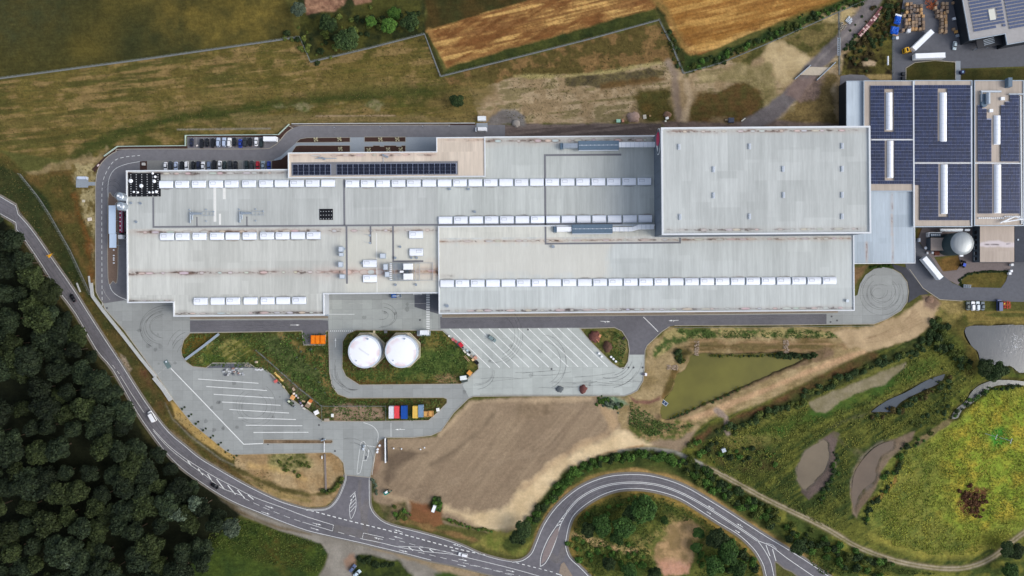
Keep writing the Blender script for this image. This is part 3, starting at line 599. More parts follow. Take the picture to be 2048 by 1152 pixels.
# ponds and streams are real hollows
POND = smooth([(1386, 712), (1440, 708), (1500, 710), (1560, 706), (1610, 712), (1590, 728), (1530, 752), (1470, 778), (1410, 806), (1342, 834), (1324, 826), (1330, 802), (1348, 780), (1356, 752), (1372, 740), (1378, 724)], 4, True)
POND2 = smooth([(1934, 656), (1990, 652), (2080, 650), (2300, 660), (2300, 760), (2060, 746), (2036, 742), (2020, 732), (1968, 728), (1958, 704), (1944, 690)], 4, True)
STREAM = smooth([(1740, 824), (1772, 800), (1812, 782), (1850, 760), (1882, 748), (1896, 746), (1880, 768), (1850, 782), (1806, 804), (1786, 824), (1762, 826)], 4, True)
CREEK = smooth([(1900, 838), (1908, 820), (1930, 800), (1944, 780), (1964, 766), (2000, 758), (2080, 764), (2300, 790), (2300, 806), (2080, 776), (2010, 772), (1986, 776), (1968, 790), (1948, 806), (1926, 822), (1916, 838)], 4, True)
POOL_A = smooth([(1596, 946), (1606, 912), (1634, 888), (1650, 882), (1656, 898), (1654, 930), (1636, 956), (1612, 978), (1600, 968)], 4, True)
POOL_B = smooth([(1704, 1014), (1702, 976), (1712, 936), (1748, 894), (1786, 880), (1788, 896), (1764, 914), (1756, 936), (1750, 962), (1728, 980), (1716, 1000), (1712, 1030)], 4, True)
for p, dp in ((POND, 2.2), (POND2, 2.0), (STREAM, 1.0), (CREEK, 1.0), (POOL_A, .6), (POOL_B, .6)): F.sink(p, dp, soft=3.5, warp=3.2)
F.line([(1836, 888), (1760, 920), (1700, 900), (1668, 866)], 7, (104, 96, 70), (70, 78, 42), nC, soft=4, warp=6, op=.7)
F.line([(1660, 856), (1700, 838), (1740, 826)], 7, (86, 84, 62), None, soft=4, warp=6, op=.6)
for p in (POOL_A, POOL_B): F.line(p + [p[0]], 4, (122, 112, 102), (74, 74, 46), nS, soft=3, warp=4, op=.8)
for p in (POND, POND2, STREAM, CREEK): F.line(p + [p[0]], 7, (56, 52, 30), (84, 78, 42), nS, soft=2, warp=2, op=.75)
nF = fbm(X, Y, 26, 2.6, R(-5), seed=81, octv=3)
F.c *= (1 + ((0.84 + 0.32 * nS) * (0.88 + 0.24 * nF) * (0.93 + .14 * nC) - 1) * np.clip(F.a * 3.2 - .1, .3, 1))[..., None]
bumpy = (fbm(X, Y, 30, seed=71) - .9) * .9 * np.clip(F.a * 3 - .2, 0, 1)
# every plan unit is a quarter of a metre
Wg = np.stack([(X - 1024) * S, (576 - Y) * S, F.z - 0.06 + np.minimum(bumpy, 0) * .3], -1)
gm = painted_mat('earth and grass', fine=0.9, bump=0.25)
ground = grid_object('ground', Wg, F.c, F.a, gm); tag(ground, kind='structure')

def water_mat(name, col, rough=0.08, wave=0.6):
    m, n, b = nodes(name); geo = n.nodes.new('ShaderNodeNewGeometry')
    t = noise_node(n, geo.outputs['Position'], 0.035, 6, 0.6); rgb = n.nodes.new('ShaderNodeRGB'); rgb.outputs[0].default_value = (*lin(col), 1)
    n.links.new(mul_color(n, rgb.outputs[0], t.outputs[0], .68, 1.36), b.inputs['Base Color'])
    b.inputs['Roughness'].default_value = rough; b.inputs['Specular IOR Level'].default_value = 0.5
    w = noise_node(n, geo.outputs['Position'], wave, 3, 0.6); bp = n.nodes.new('ShaderNodeBump'); bp.inputs['Distance'].default_value = .018
    n.links.new(w.outputs[0], bp.inputs['Height']); n.links.new(bp.outputs[0], b.inputs['Normal']); return m
grow = lambda p, d: [(x + (x - sum(q[0] for q in p) / len(p)) * d, y + (y - sum(q[1] for q in p) / len(p)) * d) for x, y in p]
sheet('pond_water', grow(POND, .06), -0.9, water_mat('olive water', (102, 98, 40), .04))
sheet('pond_water', grow(POND2, .02), -0.9, water_mat('grey water', (84, 88, 92), .05, 1.0))
sheet('stream_water', offset(STREAM, 2.2), -0.5, water_mat('blue grey water', (62, 72, 82)))
sheet('stream_water', offset(CREEK, 2.0), -0.5, water_mat('pale stream water', (104, 106, 102)))
sheet('pool_water', grow(POOL_A, .09), -0.4, water_mat('silty water', (110, 98, 80), .1))
sheet('pool_water', offset(POOL_B, 1.8), -0.4, water_mat('brown water', (98, 84, 70), .1))

# ================================================================== ROADS AND YARDS
def slab_mat(name, c, w=5.0, h=5.0, tone=.07):
    m, n, b = nodes(name); geo = n.nodes.new('ShaderNodeNewGeometry'); mp = n.nodes.new('ShaderNodeMapping'); mp.inputs['Rotation'].default_value = (0, 0, -.0078)
    n.links.new(geo.outputs['Position'], mp.inputs[0]); br = n.nodes.new('ShaderNodeTexBrick'); br.offset = 0; br.inputs['Scale'].default_value = 1
    br.inputs['Brick Width'].default_value = w; br.inputs['Row Height'].default_value = h; br.inputs['Mortar Size'].default_value = .05; br.inputs['Mortar Smooth'].default_value = .3
    l = lin(c); br.inputs['Color1'].default_value = (*[v * (1 - tone) for v in l], 1); br.inputs['Color2'].default_value = (*[v * (1 + tone) for v in l], 1); br.inputs['Mortar'].default_value = (*[v * .72 for v in l], 1)
    n.links.new(mp.outputs[0], br.inputs['Vector']); out = br.outputs['Color']
    for sc, a, st in ((.012, .10, None), (.03, .12, None), (.25, .07, None), (1.2, .05, (.25, 1.5, 1)), (5, .05, None)):
        t = noise_node(n, geo.outputs['Position'], sc, 5, .65, st); out = mul_color(n, out, t.outputs[0], 1 - a, 1 + a)
    n.links.new(out, b.inputs['Base Color']); b.inputs['Roughness'].default_value = .85; return m
mCon = slab_mat('yard concrete', (146, 149, 147))
mAsp = M('road asphalt', (103, 101, 106), .8, .2, .5, .22, .06, gen='World')
mAsp2 = M('new asphalt', (100, 99, 104), .8, .16, .5, .18, .06, gen='World')
mRing = M('ring road asphalt', (113, 112, 116), .8, .14, .5, .14, .04, gen='World')
mYard = M('old yard asphalt', (92, 94, 101), .8, .14, .6, .16, .03, gen='World')
mDark = M('fresh black asphalt', (56, 58, 66), .75, .2, .4, .2, .08, gen='World')
mPave = M('pale paving', (146, 154, 162), .85, .08, 1.5, .06, .05, gen='World')
mKerb = M('kerb stone', (160, 154, 142), .85, .15, 1.0, gen='World')
mWhite = M('road paint', (226, 228, 226), .6, .16, .8, gen='World')
mWorn = M('worn road paint', (214, 214, 210), .7, .1, 1.0, alpha=.75, gen='World')
mTyre = M('tyre rubber marks', (74, 74, 76), .8, .1, 1.0, alpha=.4, gen='World')
mWear = M('wheel polish', (134, 132, 136), .8, .1, 1.0, alpha=.26, gen='World')
mDust = M('dust on the road', (160, 150, 134), .9, .1, .5, alpha=.13, gen='World')
mPatchD = M('damp concrete', (132, 138, 142), .85, .1, .5, alpha=.5, gen='World')
mPatchL = M('light concrete', (182, 186, 184), .85, .1, .5, alpha=.5, gen='World')
RW = [(-300, 262), (0, 391), (37, 427), (65, 459), (100, 509), (146, 575), (176, 623), (208, 673), (241, 723), (271, 771), (301, 816), (338, 863), (371, 891), (400, 915), (438, 938), (476, 960), (512, 979), (562, 1002), (612, 1017), (636, 1018), (657, 1014), (674, 996), (687, 966), (690, 949)]
JE = [(740, 954), (740, 985), (742, 1014), (757, 1035), (782, 1049), (837, 1063), (887, 1077), (924, 1090), (962, 1107), (1000, 1118), (1024, 1122), (1044, 1119), (1061, 1106), (1071, 1084), (1086, 1049), (1111, 1013), (1144, 983), (1174, 965), (1211, 952), (1249, 947), (1294, 948), (1337, 958), (1375, 973), (1412, 994), (1450, 1017), (1487, 1041), (1537, 1073), (1587, 1103), (1659, 1151), (1760, 1230)]
LIN = [(1680, 1250), (1599, 1154), (1570, 1136), (1552, 1123), (1549, 1140), (1556, 1260), (1540, 1260), (1530, 1152), (1516, 1114), (1499, 1092), (1474, 1070), (1436, 1047), (1399, 1023), (1361, 1000), (1324, 987), (1286, 980), (1249, 980), (1224, 985), (1199, 995), (1174, 1010), (1151, 1030), (1141, 1049), (1135, 1076), (1134, 1094), (1141, 1114), (1159, 1131), (1181, 1153), (1240, 1215)]
BOT = [(1140, 1205), (1060, 1174), (987, 1151), (912, 1132), (862, 1122), (812, 1109), (762, 1097), (712, 1085), (662, 1074), (612, 1062), (562, 1044), (512, 1024), (475, 1009), (440, 991), (400, 965), (362, 937), (332, 907), (305, 872), (272, 824), (225, 741), (192, 701), (150, 628), (111, 576), (87, 538), (62, 500), (32, 460), (0, 429), (-300, 300)]
sm = lambda p: smooth(p, 3)
mSh = M('gravel shoulder', (122, 116, 106), .95, .25, 2.0, .15, .05, gen='World')
road_pts = sm(RW) + sm(JE) + sm(LIN) + sm(BOT)
sheet('road_verge', sm(offset(RW, -3)) + sm(offset(JE, -3)) + [(1800, 1300)] + sm(offset(LIN, -3)) + sm(offset(BOT, -3)), 0.006, mSh)
sheet('main_road', road_pts, 0.02, mAsp)
sheet('road_island', [(1118, 1146), (1122, 1128), (1128, 1124), (1146, 1153), (1158, 1175)], 0.10, M('rammed earth', (140, 126, 112), .95, .2, 1.0))
# yard: one slab with openings for the green islands
YO = [(205, 606), (210, 618), (248, 660), (262, 680), (313, 750), (348, 802), (385, 848), (420, 876), (452, 902), (466, 909), (512, 908), (662, 905), (677, 914), (687, 926), (690, 950), (740, 955), (747, 924), (752, 894), (759, 881), (772, 875), (824, 875), (862, 871), (882, 862), (907, 826), (937, 797), (947, 793), (1024, 792), (1249, 792), (1262, 788), (1275, 781), (1286, 762), (1289, 738), (1290, 701), (1294, 691), (1324, 663), (1339, 653), (1349, 651), (1540, 650), (1748, 648), (1774, 638), (1802, 621), (1814, 604), (1817, 583), (1814, 564), (1802, 548), (1785, 538), (1767, 534), (1748, 538), (1731, 550), (1720, 568), (1715, 590), (1690, 600), (1500, 606), (882, 606), (880, 570), (640, 570), (640, 600), (350, 590), (252, 590)]
I1 = [(380, 666), (604, 662), (607, 690), (650, 690), (652, 662), (657, 662), (659, 745), (664, 772), (676, 788), (697, 796), (887, 795), (894, 798), (894, 806), (874, 826), (857, 841), (727, 843), (644, 842), (624, 826), (587, 801), (562, 768), (542, 748), (527, 736), (512, 736), (497, 726), (425, 726), (412, 736), (385, 733), (372, 724), (364, 712), (362, 700), (367, 681)]
I2 = TI; I3 = EI
I4 = [(527, 879), (664, 880), (666, 884), (662, 887), (527, 887)]
sheet('concrete_yard', YO, 0.02, mCon, holes=[I1, I2, I3, I4])
sheet('concrete_yard', [(881, 658), (1160, 656), (1184, 686.5), (1224, 727), (1239, 737), (1249, 736), (1257, 722), (1259, 710), (1288, 710), (1287, 738), (1284, 760), (1273, 779), (1261, 786), (1249, 790), (1024, 790), (947, 791), (938, 795), (925, 770), (957.5, 738), (957.5, 728)], 0.024, slab_mat('cloud lit yard concrete', (170, 175, 171)))  # paler slabs: the brighter cloud light over this lot is put into their colour
sheet('concrete_yard', [(658, 600), (876, 600), (876, 660), (658, 660)], 0.024, slab_mat('dock concrete', (158, 162, 158)))
# ring road and upper car park
RO = smooth([(1010, 250), (900, 250), (604, 251), (586, 256), (572, 266), (562, 278), (553, 288)], 3) + smooth([(540, 296), (500, 298), (257, 298), (232, 303), (212, 316), (198, 334), (192, 358), (191, 400), (191, 560), (194, 588), (206, 607)], 3)
RI = [(252, 600), (262, 590), (262, 345), (590, 345), (590, 330), (875, 300), (875, 276), (1010, 277)]
sheet('ring_road', RO + RI, 0.026, mRing)
sheet('parking_lot', [(374, 273), (556, 271), (560, 279), (553, 288), (540, 297), (374, 298)], 0.016, mRing)
sheet('parking_lane', [(294, 321), (545, 320), (560, 314), (575, 340), (575, 350), (294, 350)], 0.031, M('parking blocks', (124, 124, 122), .85, .12, 1.0, gen='World'))
sheet('forecourt_paving', [(548, 319), (562, 312), (578, 298), (592, 286), (604, 277), (616, 275), (878, 274), (878, 310), (600, 312), (566, 326), (550, 326)], 0.034, mPave)
mBed = M('bark mulch', (66, 46, 40), .95, .3, 3.0, .2, .1, gen='World')
beds = [[(592, 285), (600, 278), (614, 275.5), (700, 275), (700, 284)], [(584, 304), (592, 292), (598, 291), (700, 291), (700, 305), (584, 306)], [(729, 274), (811, 274), (811, 283.5), (729, 283.5)], [(729, 293), (746, 293), (746, 291), (760, 291), (760, 293), (768, 293), (768, 291), (793, 291), (793, 293), (803, 293), (803, 291), (811, 291), (811, 306), (729, 306)], [(544, 322), (562, 319), (577, 307), (580, 345), (544, 345)], [(280, 323), (294, 322), (294, 345), (280, 345)], [(184, 338), (208, 314), (231, 297), (250, 292), (371, 291), (375, 291), (375, 297), (257, 297), (232, 302), (211, 315), (197, 333), (190, 345)], [(374, 271), (556, 270), (578, 250), (602, 247), (950, 247), (950, 250), (604, 250.5), (584, 256), (560, 278), (556, 274), (374, 274)]]
for b_ in beds: sheet('planting_bed', b_, 0.045, mBed)
sheet('asphalt_lane', [(380, 641), (640, 640), (656, 641), (657, 662), (652, 662), (651, 689), (607, 689), (604, 662), (380, 664)], 0.03, mAsp2)
sheet('asphalt_lane', [(880, 634), (1300, 631), (1653, 628), (1653, 649), (1349, 651), (1339, 653), (1324, 663), (1294, 691), (1290, 701), (1289, 709), (1259, 709), (1256, 681), (1244, 662), (1229, 655), (881, 657)], 0.03, mAsp2)
sheet('asphalt_lane', [(829, 589), (877, 589), (877, 628), (829, 614)], 0.03, mYard)
sheet('paving_strip', [(425, 727), (497, 727), (510, 736), (412, 736)], 0.03, mYard)
# narrow soil strips along the south walls
mStrip = M('gravel and dry weeds', (132, 120, 104), .95, .3, 2.5, .2, .1, gen='World')
for q in ([(380, 634), (656, 632), (656, 636), (380, 638)], [(884, 629), (1300, 625), (1676, 619), (1676, 625), (1300, 630), (884, 634)]): sheet('gravel_strip', q, 0.036, mStrip)
# east yards
sheet('pallet_yard', [(1784, 175), (1785, 78), (1800, 40), (1808, -10), (1840, -300), (2400, -300), (2400, 131), (2100, 131), (1922, 137), (1922, 180), (1911, 180), (1911, 124), (1870, 120), (1830, 124), (1812, 135), (1812, 175)], 0.02, mYard)
sheet('east_road', [(1806, 500), (1812, 470), (1834, 480), (1850, 500), (1868, 522), (1880, 546), (1905, 566), (1925, 574), (2002, 576), (2012, 562), (2022, 530), (2030, 500), (2400, 440), (2400, 612), (1925, 601), (1880, 598), (1862, 588), (1846, 576), (1812, 535)], 0.022, mYard)
sheet('east_paving', [(1836, 478), (1850, 440), (1960, 440), (2046, 440), (2046, 540), (1950, 543), (1930, 551), (1916, 570), (1890, 556), (1862, 520)], 0.018, M('brown block paving', (118, 108, 106), .9, .15, 1.0, .15, .06, gen='World'), holes=[[(1868, 514), (1916, 510), (1922, 528), (1914, 540), (1886, 543)]])
sheet('service_road', [(1784, 528), (1812, 535), (1846, 576), (1858, 588), (1840, 590), (1816, 606), (1819, 583), (1815, 562), (1803, 546), (1788, 537)], 0.024, mDark)
sheet('gravel_patch', [(1681, 152), (1700, 149), (1728, 150), (1742, 160), (1700, 170), (1678, 200)], 0.012, mRing)
sheet('footpath', [(1911, 122), (1921, 122), (1921, 170), (1911, 170)], 0.03, mPave)
sheet('utility_pad', [(152, 354), (176, 354), (177, 364), (192, 364), (192, 371), (177, 371), (176, 375), (152, 375)], 0.05, mPave)
sheet('container_pad', [(953, 246), (975, 246), (975, 264), (953, 264)], 0.05, mPave)
# median of the silo lane
sheet('gravel_island', smooth([(216, 398), (226, 393), (235, 400), (236, 430), (235, 555), (226, 562), (216, 555)], 4, True), 0.13, M('brown gravel', (122, 102, 88), .95, .25, 2.0, .1, .1, gen='World'))

# kerbs
kb = MB()
for p in (I1, I2, I3, I4): wallstrip(kb, p, .34, 0.0, .14, closed=True)
for p in (YO[0:36], YO[36:46]): wallstrip(kb, p, .34, 0.0, .14)
tag(kb.build('kerb', mKerb), kind='structure')
kb = MB()
wallstrip(kb, RO[3:], .3, 0.0, .15); wallstrip(kb, smooth([(216, 398), (226, 393), (235, 400), (236, 430), (235, 555), (226, 562), (216, 555)], 4, True), .3, 0.0, .16, closed=True)
for p in beds[:4]: wallstrip(kb, p, .2, 0.0, .12, closed=True)
wallstrip(kb, [(380, 638.5), (656, 636.5)], .3, 0, .15); wallstrip(kb, [(884, 634.5), (1300, 630.5), (1676, 625.5)], .3, 0, .15)
for p in ([(1812, 158), (1812, 136), (1830, 125), (1870, 121), (1911, 124), (1911, 158)], [(1819, 538), (1846, 576), (1880, 599), (1925, 602)]): wallstrip(kb, p, .3, 0, .14)
tag(kb.build('kerb', mKerb), kind='structure')

# painted markings
mk = MB(); wm = MB(); ty = MB(); we = MB(); du = MB(); Z = 0.042
def solid(p, w=1.1, z=Z, mb=mk): ribbon(mb, p, w * .78, z)
def dash(p, on, off, w=1.1, z=Z, start=0, mb=mk):
    for s_ in dashes(p, on, off, start): ribbon(mb, s_, w * .8, z)
def arrow(x, y, a, L=17, turn=0, mb=mk, z=Z, w=.8):
    """lane arrow: shaft, head, and a bent arm when turn is +-1; a in degrees, clockwise in plan"""
    c, s_ = math.cos(R(a)), math.sin(R(a)); T = lambda u, v: (x + u * c - v * s_, y + u * s_ + v * c)
    ribbon(mb, [T(-L / 2, 0), T(L * .12, 0)], w, z)
    hx = T(L * .12, 0)
    ax = (L * .12, 0)
    mb.add([P(*T(L * .16, -1.4), z), P(*T(L * .5, 0), z), P(*T(L * .16, 1.4), z)], [(0, 2, 1)])
    if turn:
        ribbon(mb, [T(-L * .1, 0), T(L * .02, 2.4 * turn)], w, z + .003)
    return
e1 = sm(offset(RW[:-5], 1.8)); solid(e1); e2 = sm(offset(BOT, 1.8)); solid(e2[12:])
solid(sm(offset(RW[-6:], 1.5)), .9); solid(sm(offset(RW[-6:], 3.4)), .7)
solid(sm(offset(JE[:11], 1.5)), 1.0); solid(sm(offset(JE[10:], 2.5)), 1.3); solid(sm(offset(LIN[5:], 2.5)), 1.3)
solid([(241, 752), (262, 786), (288, 825)], .9); dash([(225, 730), (239, 748)], 9, 6, .9)
solid(sm([(306, 858), (332, 886), (352, 903), (375, 920), (400, 936), (430, 954), (470, 975), (512, 996), (562, 1014), (612, 1033), (667, 1050)]), 1.0)
solid(sm([(307, 862), (330, 888), (352, 908), (384, 932), (410, 950), (440, 974), (470, 986), (486, 992)]), 1.0)
dash(sm([(487, 996), (530, 1016), (575, 1034), (605, 1044)]), 13, 9, .8)
for a in ((375, 921, 383, 932), (396, 937, 406, 950), (415, 948, 427, 967), (433, 958, 449, 979), (455, 970, 471, 989), (475, 980, 489, 996), (496, 990, 507, 999)): solid([(a[0], a[1]), (a[2], a[3])], 2.2)
dash([(667, 1050), (665, 1062)], 2, 1.5, 1.4); solid([(605, 1044), (635, 1053), (665, 1062)], .9)
dash(sm([(676, 1064), (700, 1071), (725, 1078)]), 13, 10, .8)
dash([(727, 1066), (724, 1078)], 2, 1.5, 1.4); solid([(727, 1066), (768, 1075)], .9); dash(sm([(778, 1077), (800, 1082), (830, 1090), (862, 1098), (900, 1104)]), 12, 9, .8)
solid(sm([(724, 1078), (760, 1085), (797, 1094), (850, 1103), (900, 1108), (933, 1115), (1000, 1131), (1064, 1148), (1140, 1172)]), 1.0); solid(sm([(797, 1092.5), (850, 1095), (880, 1101), (906, 1107)]), .9)
for a in ((817, 1094, 826, 1101), (838, 1096, 848, 1104), (859, 1098.5, 868, 1105)): solid([(a[0], a[1]), (a[2], a[3])], 2.0)
dash(sm([(610, 1018), (700, 1042), (800, 1067), (900, 1094), (970, 1110)]), 6.5, 5.2, 2.0); dash([(1033, 1125.5), (1109, 1145)], 5.5, 6, 1.6); solid([(1112, 1147), (1124, 1151)], 1.8)
dash(sm([(836, 1104), (882, 1115), (950, 1131), (1040, 1152)]), 13, 10, .8); dash(sm([(940, 1130), (985, 1140), (1040, 1155)]), 14, 10, .7)
for a in ((539, 1014, 18, 1), (531, 1026, 19, 0), (634, 1048, 15, 1), (630, 1058, 17, 0), (797, 1062, 197, 1), (796, 1075, 195, 0), (757, 1077, 193, -1), (807, 1102, 14, 1), (914, 1091, 200, 1), (910, 1102, 195, 0), (926, 1120, 12, -1), (924, 1131, 14, 0), (1021, 1142, 14, 0)): arrow(a[0], a[1], a[2], 18, a[3])
arrow(590, 650, 0, 19, 0); arrow(671, 685, 270, 19, 0); arrow(1211, 643, 4, 20, 1); arrow(1347, 641, 177, 20, -1); arrow(800, 859, 180, 20, 1); arrow(737, 906, 275, 17, 0); arrow(1422, 1015, 211, 15, 0); arrow(1418, 1026, 31, 11, 0); arrow(1480, 1051, 211, 15, 1); arrow(1475, 1063, 31, 12, 0)
CL = sm([(1134, 1024), (1155, 1000), (1185, 981), (1215, 970.5), (1245, 966), (1280, 965.5), (1320, 971), (1360, 985), (1400, 1006), (1440, 1031), (1480, 1057), (1515, 1081)])
solid(offset(CL, 1.3), 1.2); solid(offset(CL, -1.3), 1.2)
solid(sm([(1134, 1024), (1123, 1037), (1110, 1056), (1096, 1078), (1085, 1103), (1081, 1118), (1080.5, 1133)]), 1.3); solid(sm([(1080.5, 1133), (1090, 1127), (1100, 1110), (1111, 1083), (1120, 1053), (1127, 1038), (1134, 1026)]), 1.3)
for a in ((1127, 1036, 1121, 1039), (1124, 1042, 1117, 1045), (1122, 1048, 1113, 1052)): solid([(a[0], a[1]), (a[2], a[3])], 1.4)
sheet('road_island', [(1082, 1128), (1087, 1104), (1098, 1080), (1111, 1059), (1118, 1054), (1117, 1066), (1108, 1090), (1099, 1109), (1090, 1123)], 0.05, M('brown setts', (132, 120, 118), .9, .2, 1.2, gen='World'))
solid(sm([(1515, 1081), (1530, 1102), (1542, 1126), (1549, 1160)]), 1.3); solid(sm([(1515, 1081), (1543, 1093), (1575, 1117), (1632, 1156)]), 1.3)
for a in ((1532, 1090, 1540, 1112), (1545, 1098, 1552, 1122)): solid([(a[0], a[1]), (a[2], a[3])], 1.6)
solid([(1532, 1086), (1545, 1090), (1553, 1098)], 1.0)
# throat of the entrance
solid(smooth([(729, 884), (730, 895), (722, 940), (718, 946), (714, 943), (721, 890), (725, 884)], 4, True) + [(729, 884.2)], .9)
dash([(731, 891), (752, 894)], 1.9, 1.3, 2.0); solid([(725, 921), (733, 921.5), (735, 912)], .9); solid([(751, 905), (744, 950)], .8); solid(sm([(727, 845), (745, 852), (756, 866), (755, 884)]), 1.0)
solid([(782, 846), (782, 874)], .9)
LEAF = [(710, 986), (701, 1006), (699, 1020), (702, 1038), (711, 1020), (712, 1000), (710, 986)]; solid(sm(LEAF), 1.0)
for k in range(5): solid([(700.5, 1024 - 7.6 * k), (711, 1012 - 7.2 * k)], 1.1)
# bays
for i in range(13): x = 899.5 + 19.6 * i; solid([(x, 657.5 - .12 * i), (x + 80.5, 735.5 - .2 * i)], 1.9)
for a in ((978, 736, 1037, 735.5), (1037, 735, 1175, 734)): dash([(a[0], a[1]), (a[2], a[3])], 17, 14, .5, mb=wm)
for a in ((396, 758, 517, 766.5), (412.5, 773, 534, 781), (427.5, 788.5, 547, 796), (444, 804, 561, 810.5), (459, 819, 578, 826), (476.5, 835.5, 592, 839), (491.5, 850.5, 604.5, 851.5), (507, 865, 617, 864.5)): solid([(a[0], a[1]), (a[2], a[3])], 1.6)
solid([(341.5, 736.5), (400, 797), (487.5, 888.5), (526, 887)], 2.2); solid([(316, 748), (332, 734)], .8, mb=wm); solid([(465, 824), (476, 836)], .6, mb=wm)
solid([(662, 611.5), (706, 612)] if 0 else [(657, 628.5), (709, 628.5)], 1.0); dash([(640, 607.5), (870, 607)], 40, 18, .6, mb=wm)
for k in range(21): solid([(852.5, 588.2 + 3.42 * k), (859.5, 588.2 + 3.42 * k)], 2.1)
for k in range(7): solid([(827.5 + 2.6 * k, 587), (827.5 + 2.6 * k, 590)], 1.3)
dash([(660, 662), (706, 662)], 2.4, 1.6, 2.2); dash([(1287, 634), (1316, 663)], 2.2, 1.2, 2.2)
# ring road lines
dash(smooth([(204.5, 612), (204, 570), (203.5, 420), (205, 370), (212, 346), (228, 322), (250, 314), (280, 311)], 6), 6.5, 5, 1.1)
solid(smooth([(216, 396), (217, 362), (228, 340), (250, 329), (280, 323)], 6), .9); solid(smooth([(217, 560), (223, 580), (236, 592), (254, 600)], 6), 1.1); solid(smooth([(206, 578), (212, 590), (220, 600)], 4), .9, mb=wm)
for k in range(20): solid([(326 + 10.6 * k, 322), (326 + 10.6 * k, 341)], .35, mb=wm)
for k in range(15): solid([(382 + 10.6 * k, 274), (382 + 10.6 * k, 295)], .35, mb=wm)
# tyre marks
def arc(cx, cy, rx, ry, a0, a1, w=.8, z=.05):
    cx += random.uniform(-2.5, 2.5); cy += random.uniform(-2.5, 2.5); rx *= random.uniform(.95, 1.06); ry *= random.uniform(.92, 1.08); a0 += random.uniform(-18, 18); a1 += random.uniform(-25, 18); w *= random.uniform(.6, 1.3)
    ribbon(ty, [(cx + rx * math.cos(R(a0 + (a1 - a0) * k / 22)), cy + ry * math.sin(R(a0 + (a1 - a0) * k / 22))) for k in range(23)], w, z)
for r in (30, 34, 40, 46, 50, 54, 60): arc(328 + r * .1, 655, r * .95, r * .75, 100 + r * .4, 265 + r * .1, .75)
for r in (24, 30, 36, 41): arc(378, 716 - r * .3, r, r * 1.1, 185, 262, .9)
for r in (26, 29, 33, 38, 42): arc(1765 + random.uniform(-3, 3), 585 + random.uniform(-3, 3), r, r * .95, -80 + r, 170 + r * 2, .75)
for r in (12, 16, 21): arc(1762 + random.uniform(-4, 4), 588 + random.uniform(-4, 4), r, r * .9, 0, 320, .65)
for r, a0, a1 in ((38, -60, 130), (43, -70, 100), (34, 100, 250), (30, 120, 240), (27, -60, 200), (24, 150, 230)): arc(508, 812, r, r * .95, a0, a1, .65)
for r, ry in ((34, 24), (28, 19), (14, 9)): arc(762, 632, r, ry, -95, 85, .8)
for r in (44, 48, 56, 60): arc(985, 668, r, r * 1.05, -40, 80, .75)
for r in (36, 40, 47): arc(1088, 726, r, r * 1.1, -80, 75, .8)
for r in (40, 46, 52, 60, 66): arc(1218, 716, r, r * .9, 10, 95, 1.0)
for r in (38, 42, 46): arc(712, 738, r, r, 95, 185, .9); arc(712, 738, r + 2, r, 100, 170, .6)
for r in (22, 26, 30): arc(954, 745, r + 8, r, -10, 95, .9)
for r in (38, 41, 50): arc(700, 925, r, r, -85, -10, .9)
for r in (14, 18, 22): arc(224, 390, r, r * 1.5, 200, 340, .8)
for k in range(16):
    x = random.uniform(920, 1230); y = random.uniform(745, 780); ribbon(ty, smooth([(x, y), (x + 40, y + random.uniform(-4, 4)), (x + 80, y + random.uniform(-10, 2))], 4), random.uniform(.4, .9), .05)
# tar seams, repair patches and oil spots
tr_ = MB(); rgp = random.Random(4)
for a, b in (((397, 651), (655, 650)), ((882, 645), (1240, 643)), ((1345, 641), (1652, 638)), ((708, 962), (712, 1000)), ((214, 420), (213, 600)), ((600, 263), (890, 262))): ribbon(tr_, [(a[0] + (b[0] - a[0]) * k / 20, a[1] + (b[1] - a[1]) * k / 20 + rgp.uniform(-.25, .25)) for k in range(21)], .35, .036)
for k in range(46):
    x, y = rgp.choice(((rgp.uniform(400, 600), rgp.uniform(745, 870)), (rgp.uniform(900, 1230), rgp.uniform(665, 785)), (rgp.uniform(260, 360), rgp.uniform(640, 740)), (rgp.uniform(670, 850), rgp.uniform(600, 655)))); r = rgp.uniform(.5, 1.6); p = P(x, y)
    tr_.add([(p[0] + r * rgp.uniform(.5, 1) * math.cos(t * .785), p[1] + r * rgp.uniform(.5, 1) * math.sin(t * .785), .0385) for t in range(8)], [tuple(range(8))])
tag(tr_.build('tar_and_oil', M('tar and oil', (70, 70, 72), .6, .2, 1, alpha=.2, gen='World')), kind='structure')
# worn wheel paths and dusty places on the roads
cA = [((a[0] + b[0]) / 2, (a[1] + b[1]) / 2) for a, b in zip(smooth(RW[:19], 4)[:70], smooth(BOT[::-1][:19], 4)[:70])]
for d in (-9.5, -4.5, 4.5, 9.5): ribbon(we, offset(cA, d), 2.8, .026)
for d in (-11, -6.5, 6.5, 11): ribbon(we, offset(CL, d), 2.4, .026)
ribbon(we, [(395, 648), (640, 647)], 4, .034); ribbon(we, [(395, 655), (600, 654)], 4, .034); ribbon(we, [(890, 641), (1250, 639)], 4, .034); ribbon(we, [(1340, 637), (1650, 634)], 5, .034)
for pts, w in (([(666, 1056), (720, 1068), (760, 1085)], 16), ([(720, 960), (719, 1000), (726, 1040), (735, 1072)], 6), ([(736, 1000), (728, 1030), (732, 1060)], 14), ([(1100, 1110), (1118, 1120), (1130, 1090)], 14), ([(1240, 789), (1120, 790), (960, 789)], 4), ([(560, 745), (600, 790), (636, 822)], 16)): ribbon(du, smooth(pts, 6), w, .037)
for nm, mb_, mt in (('road_marking', mk, mWhite), ('worn_marking', wm, mWorn), ('tyre_mark', ty, mTyre), ('wheel_path', we, mWear), ('road_dust', du, mDust)): tag(mb_.build(nm, mt), kind='structure')
mh = MB()
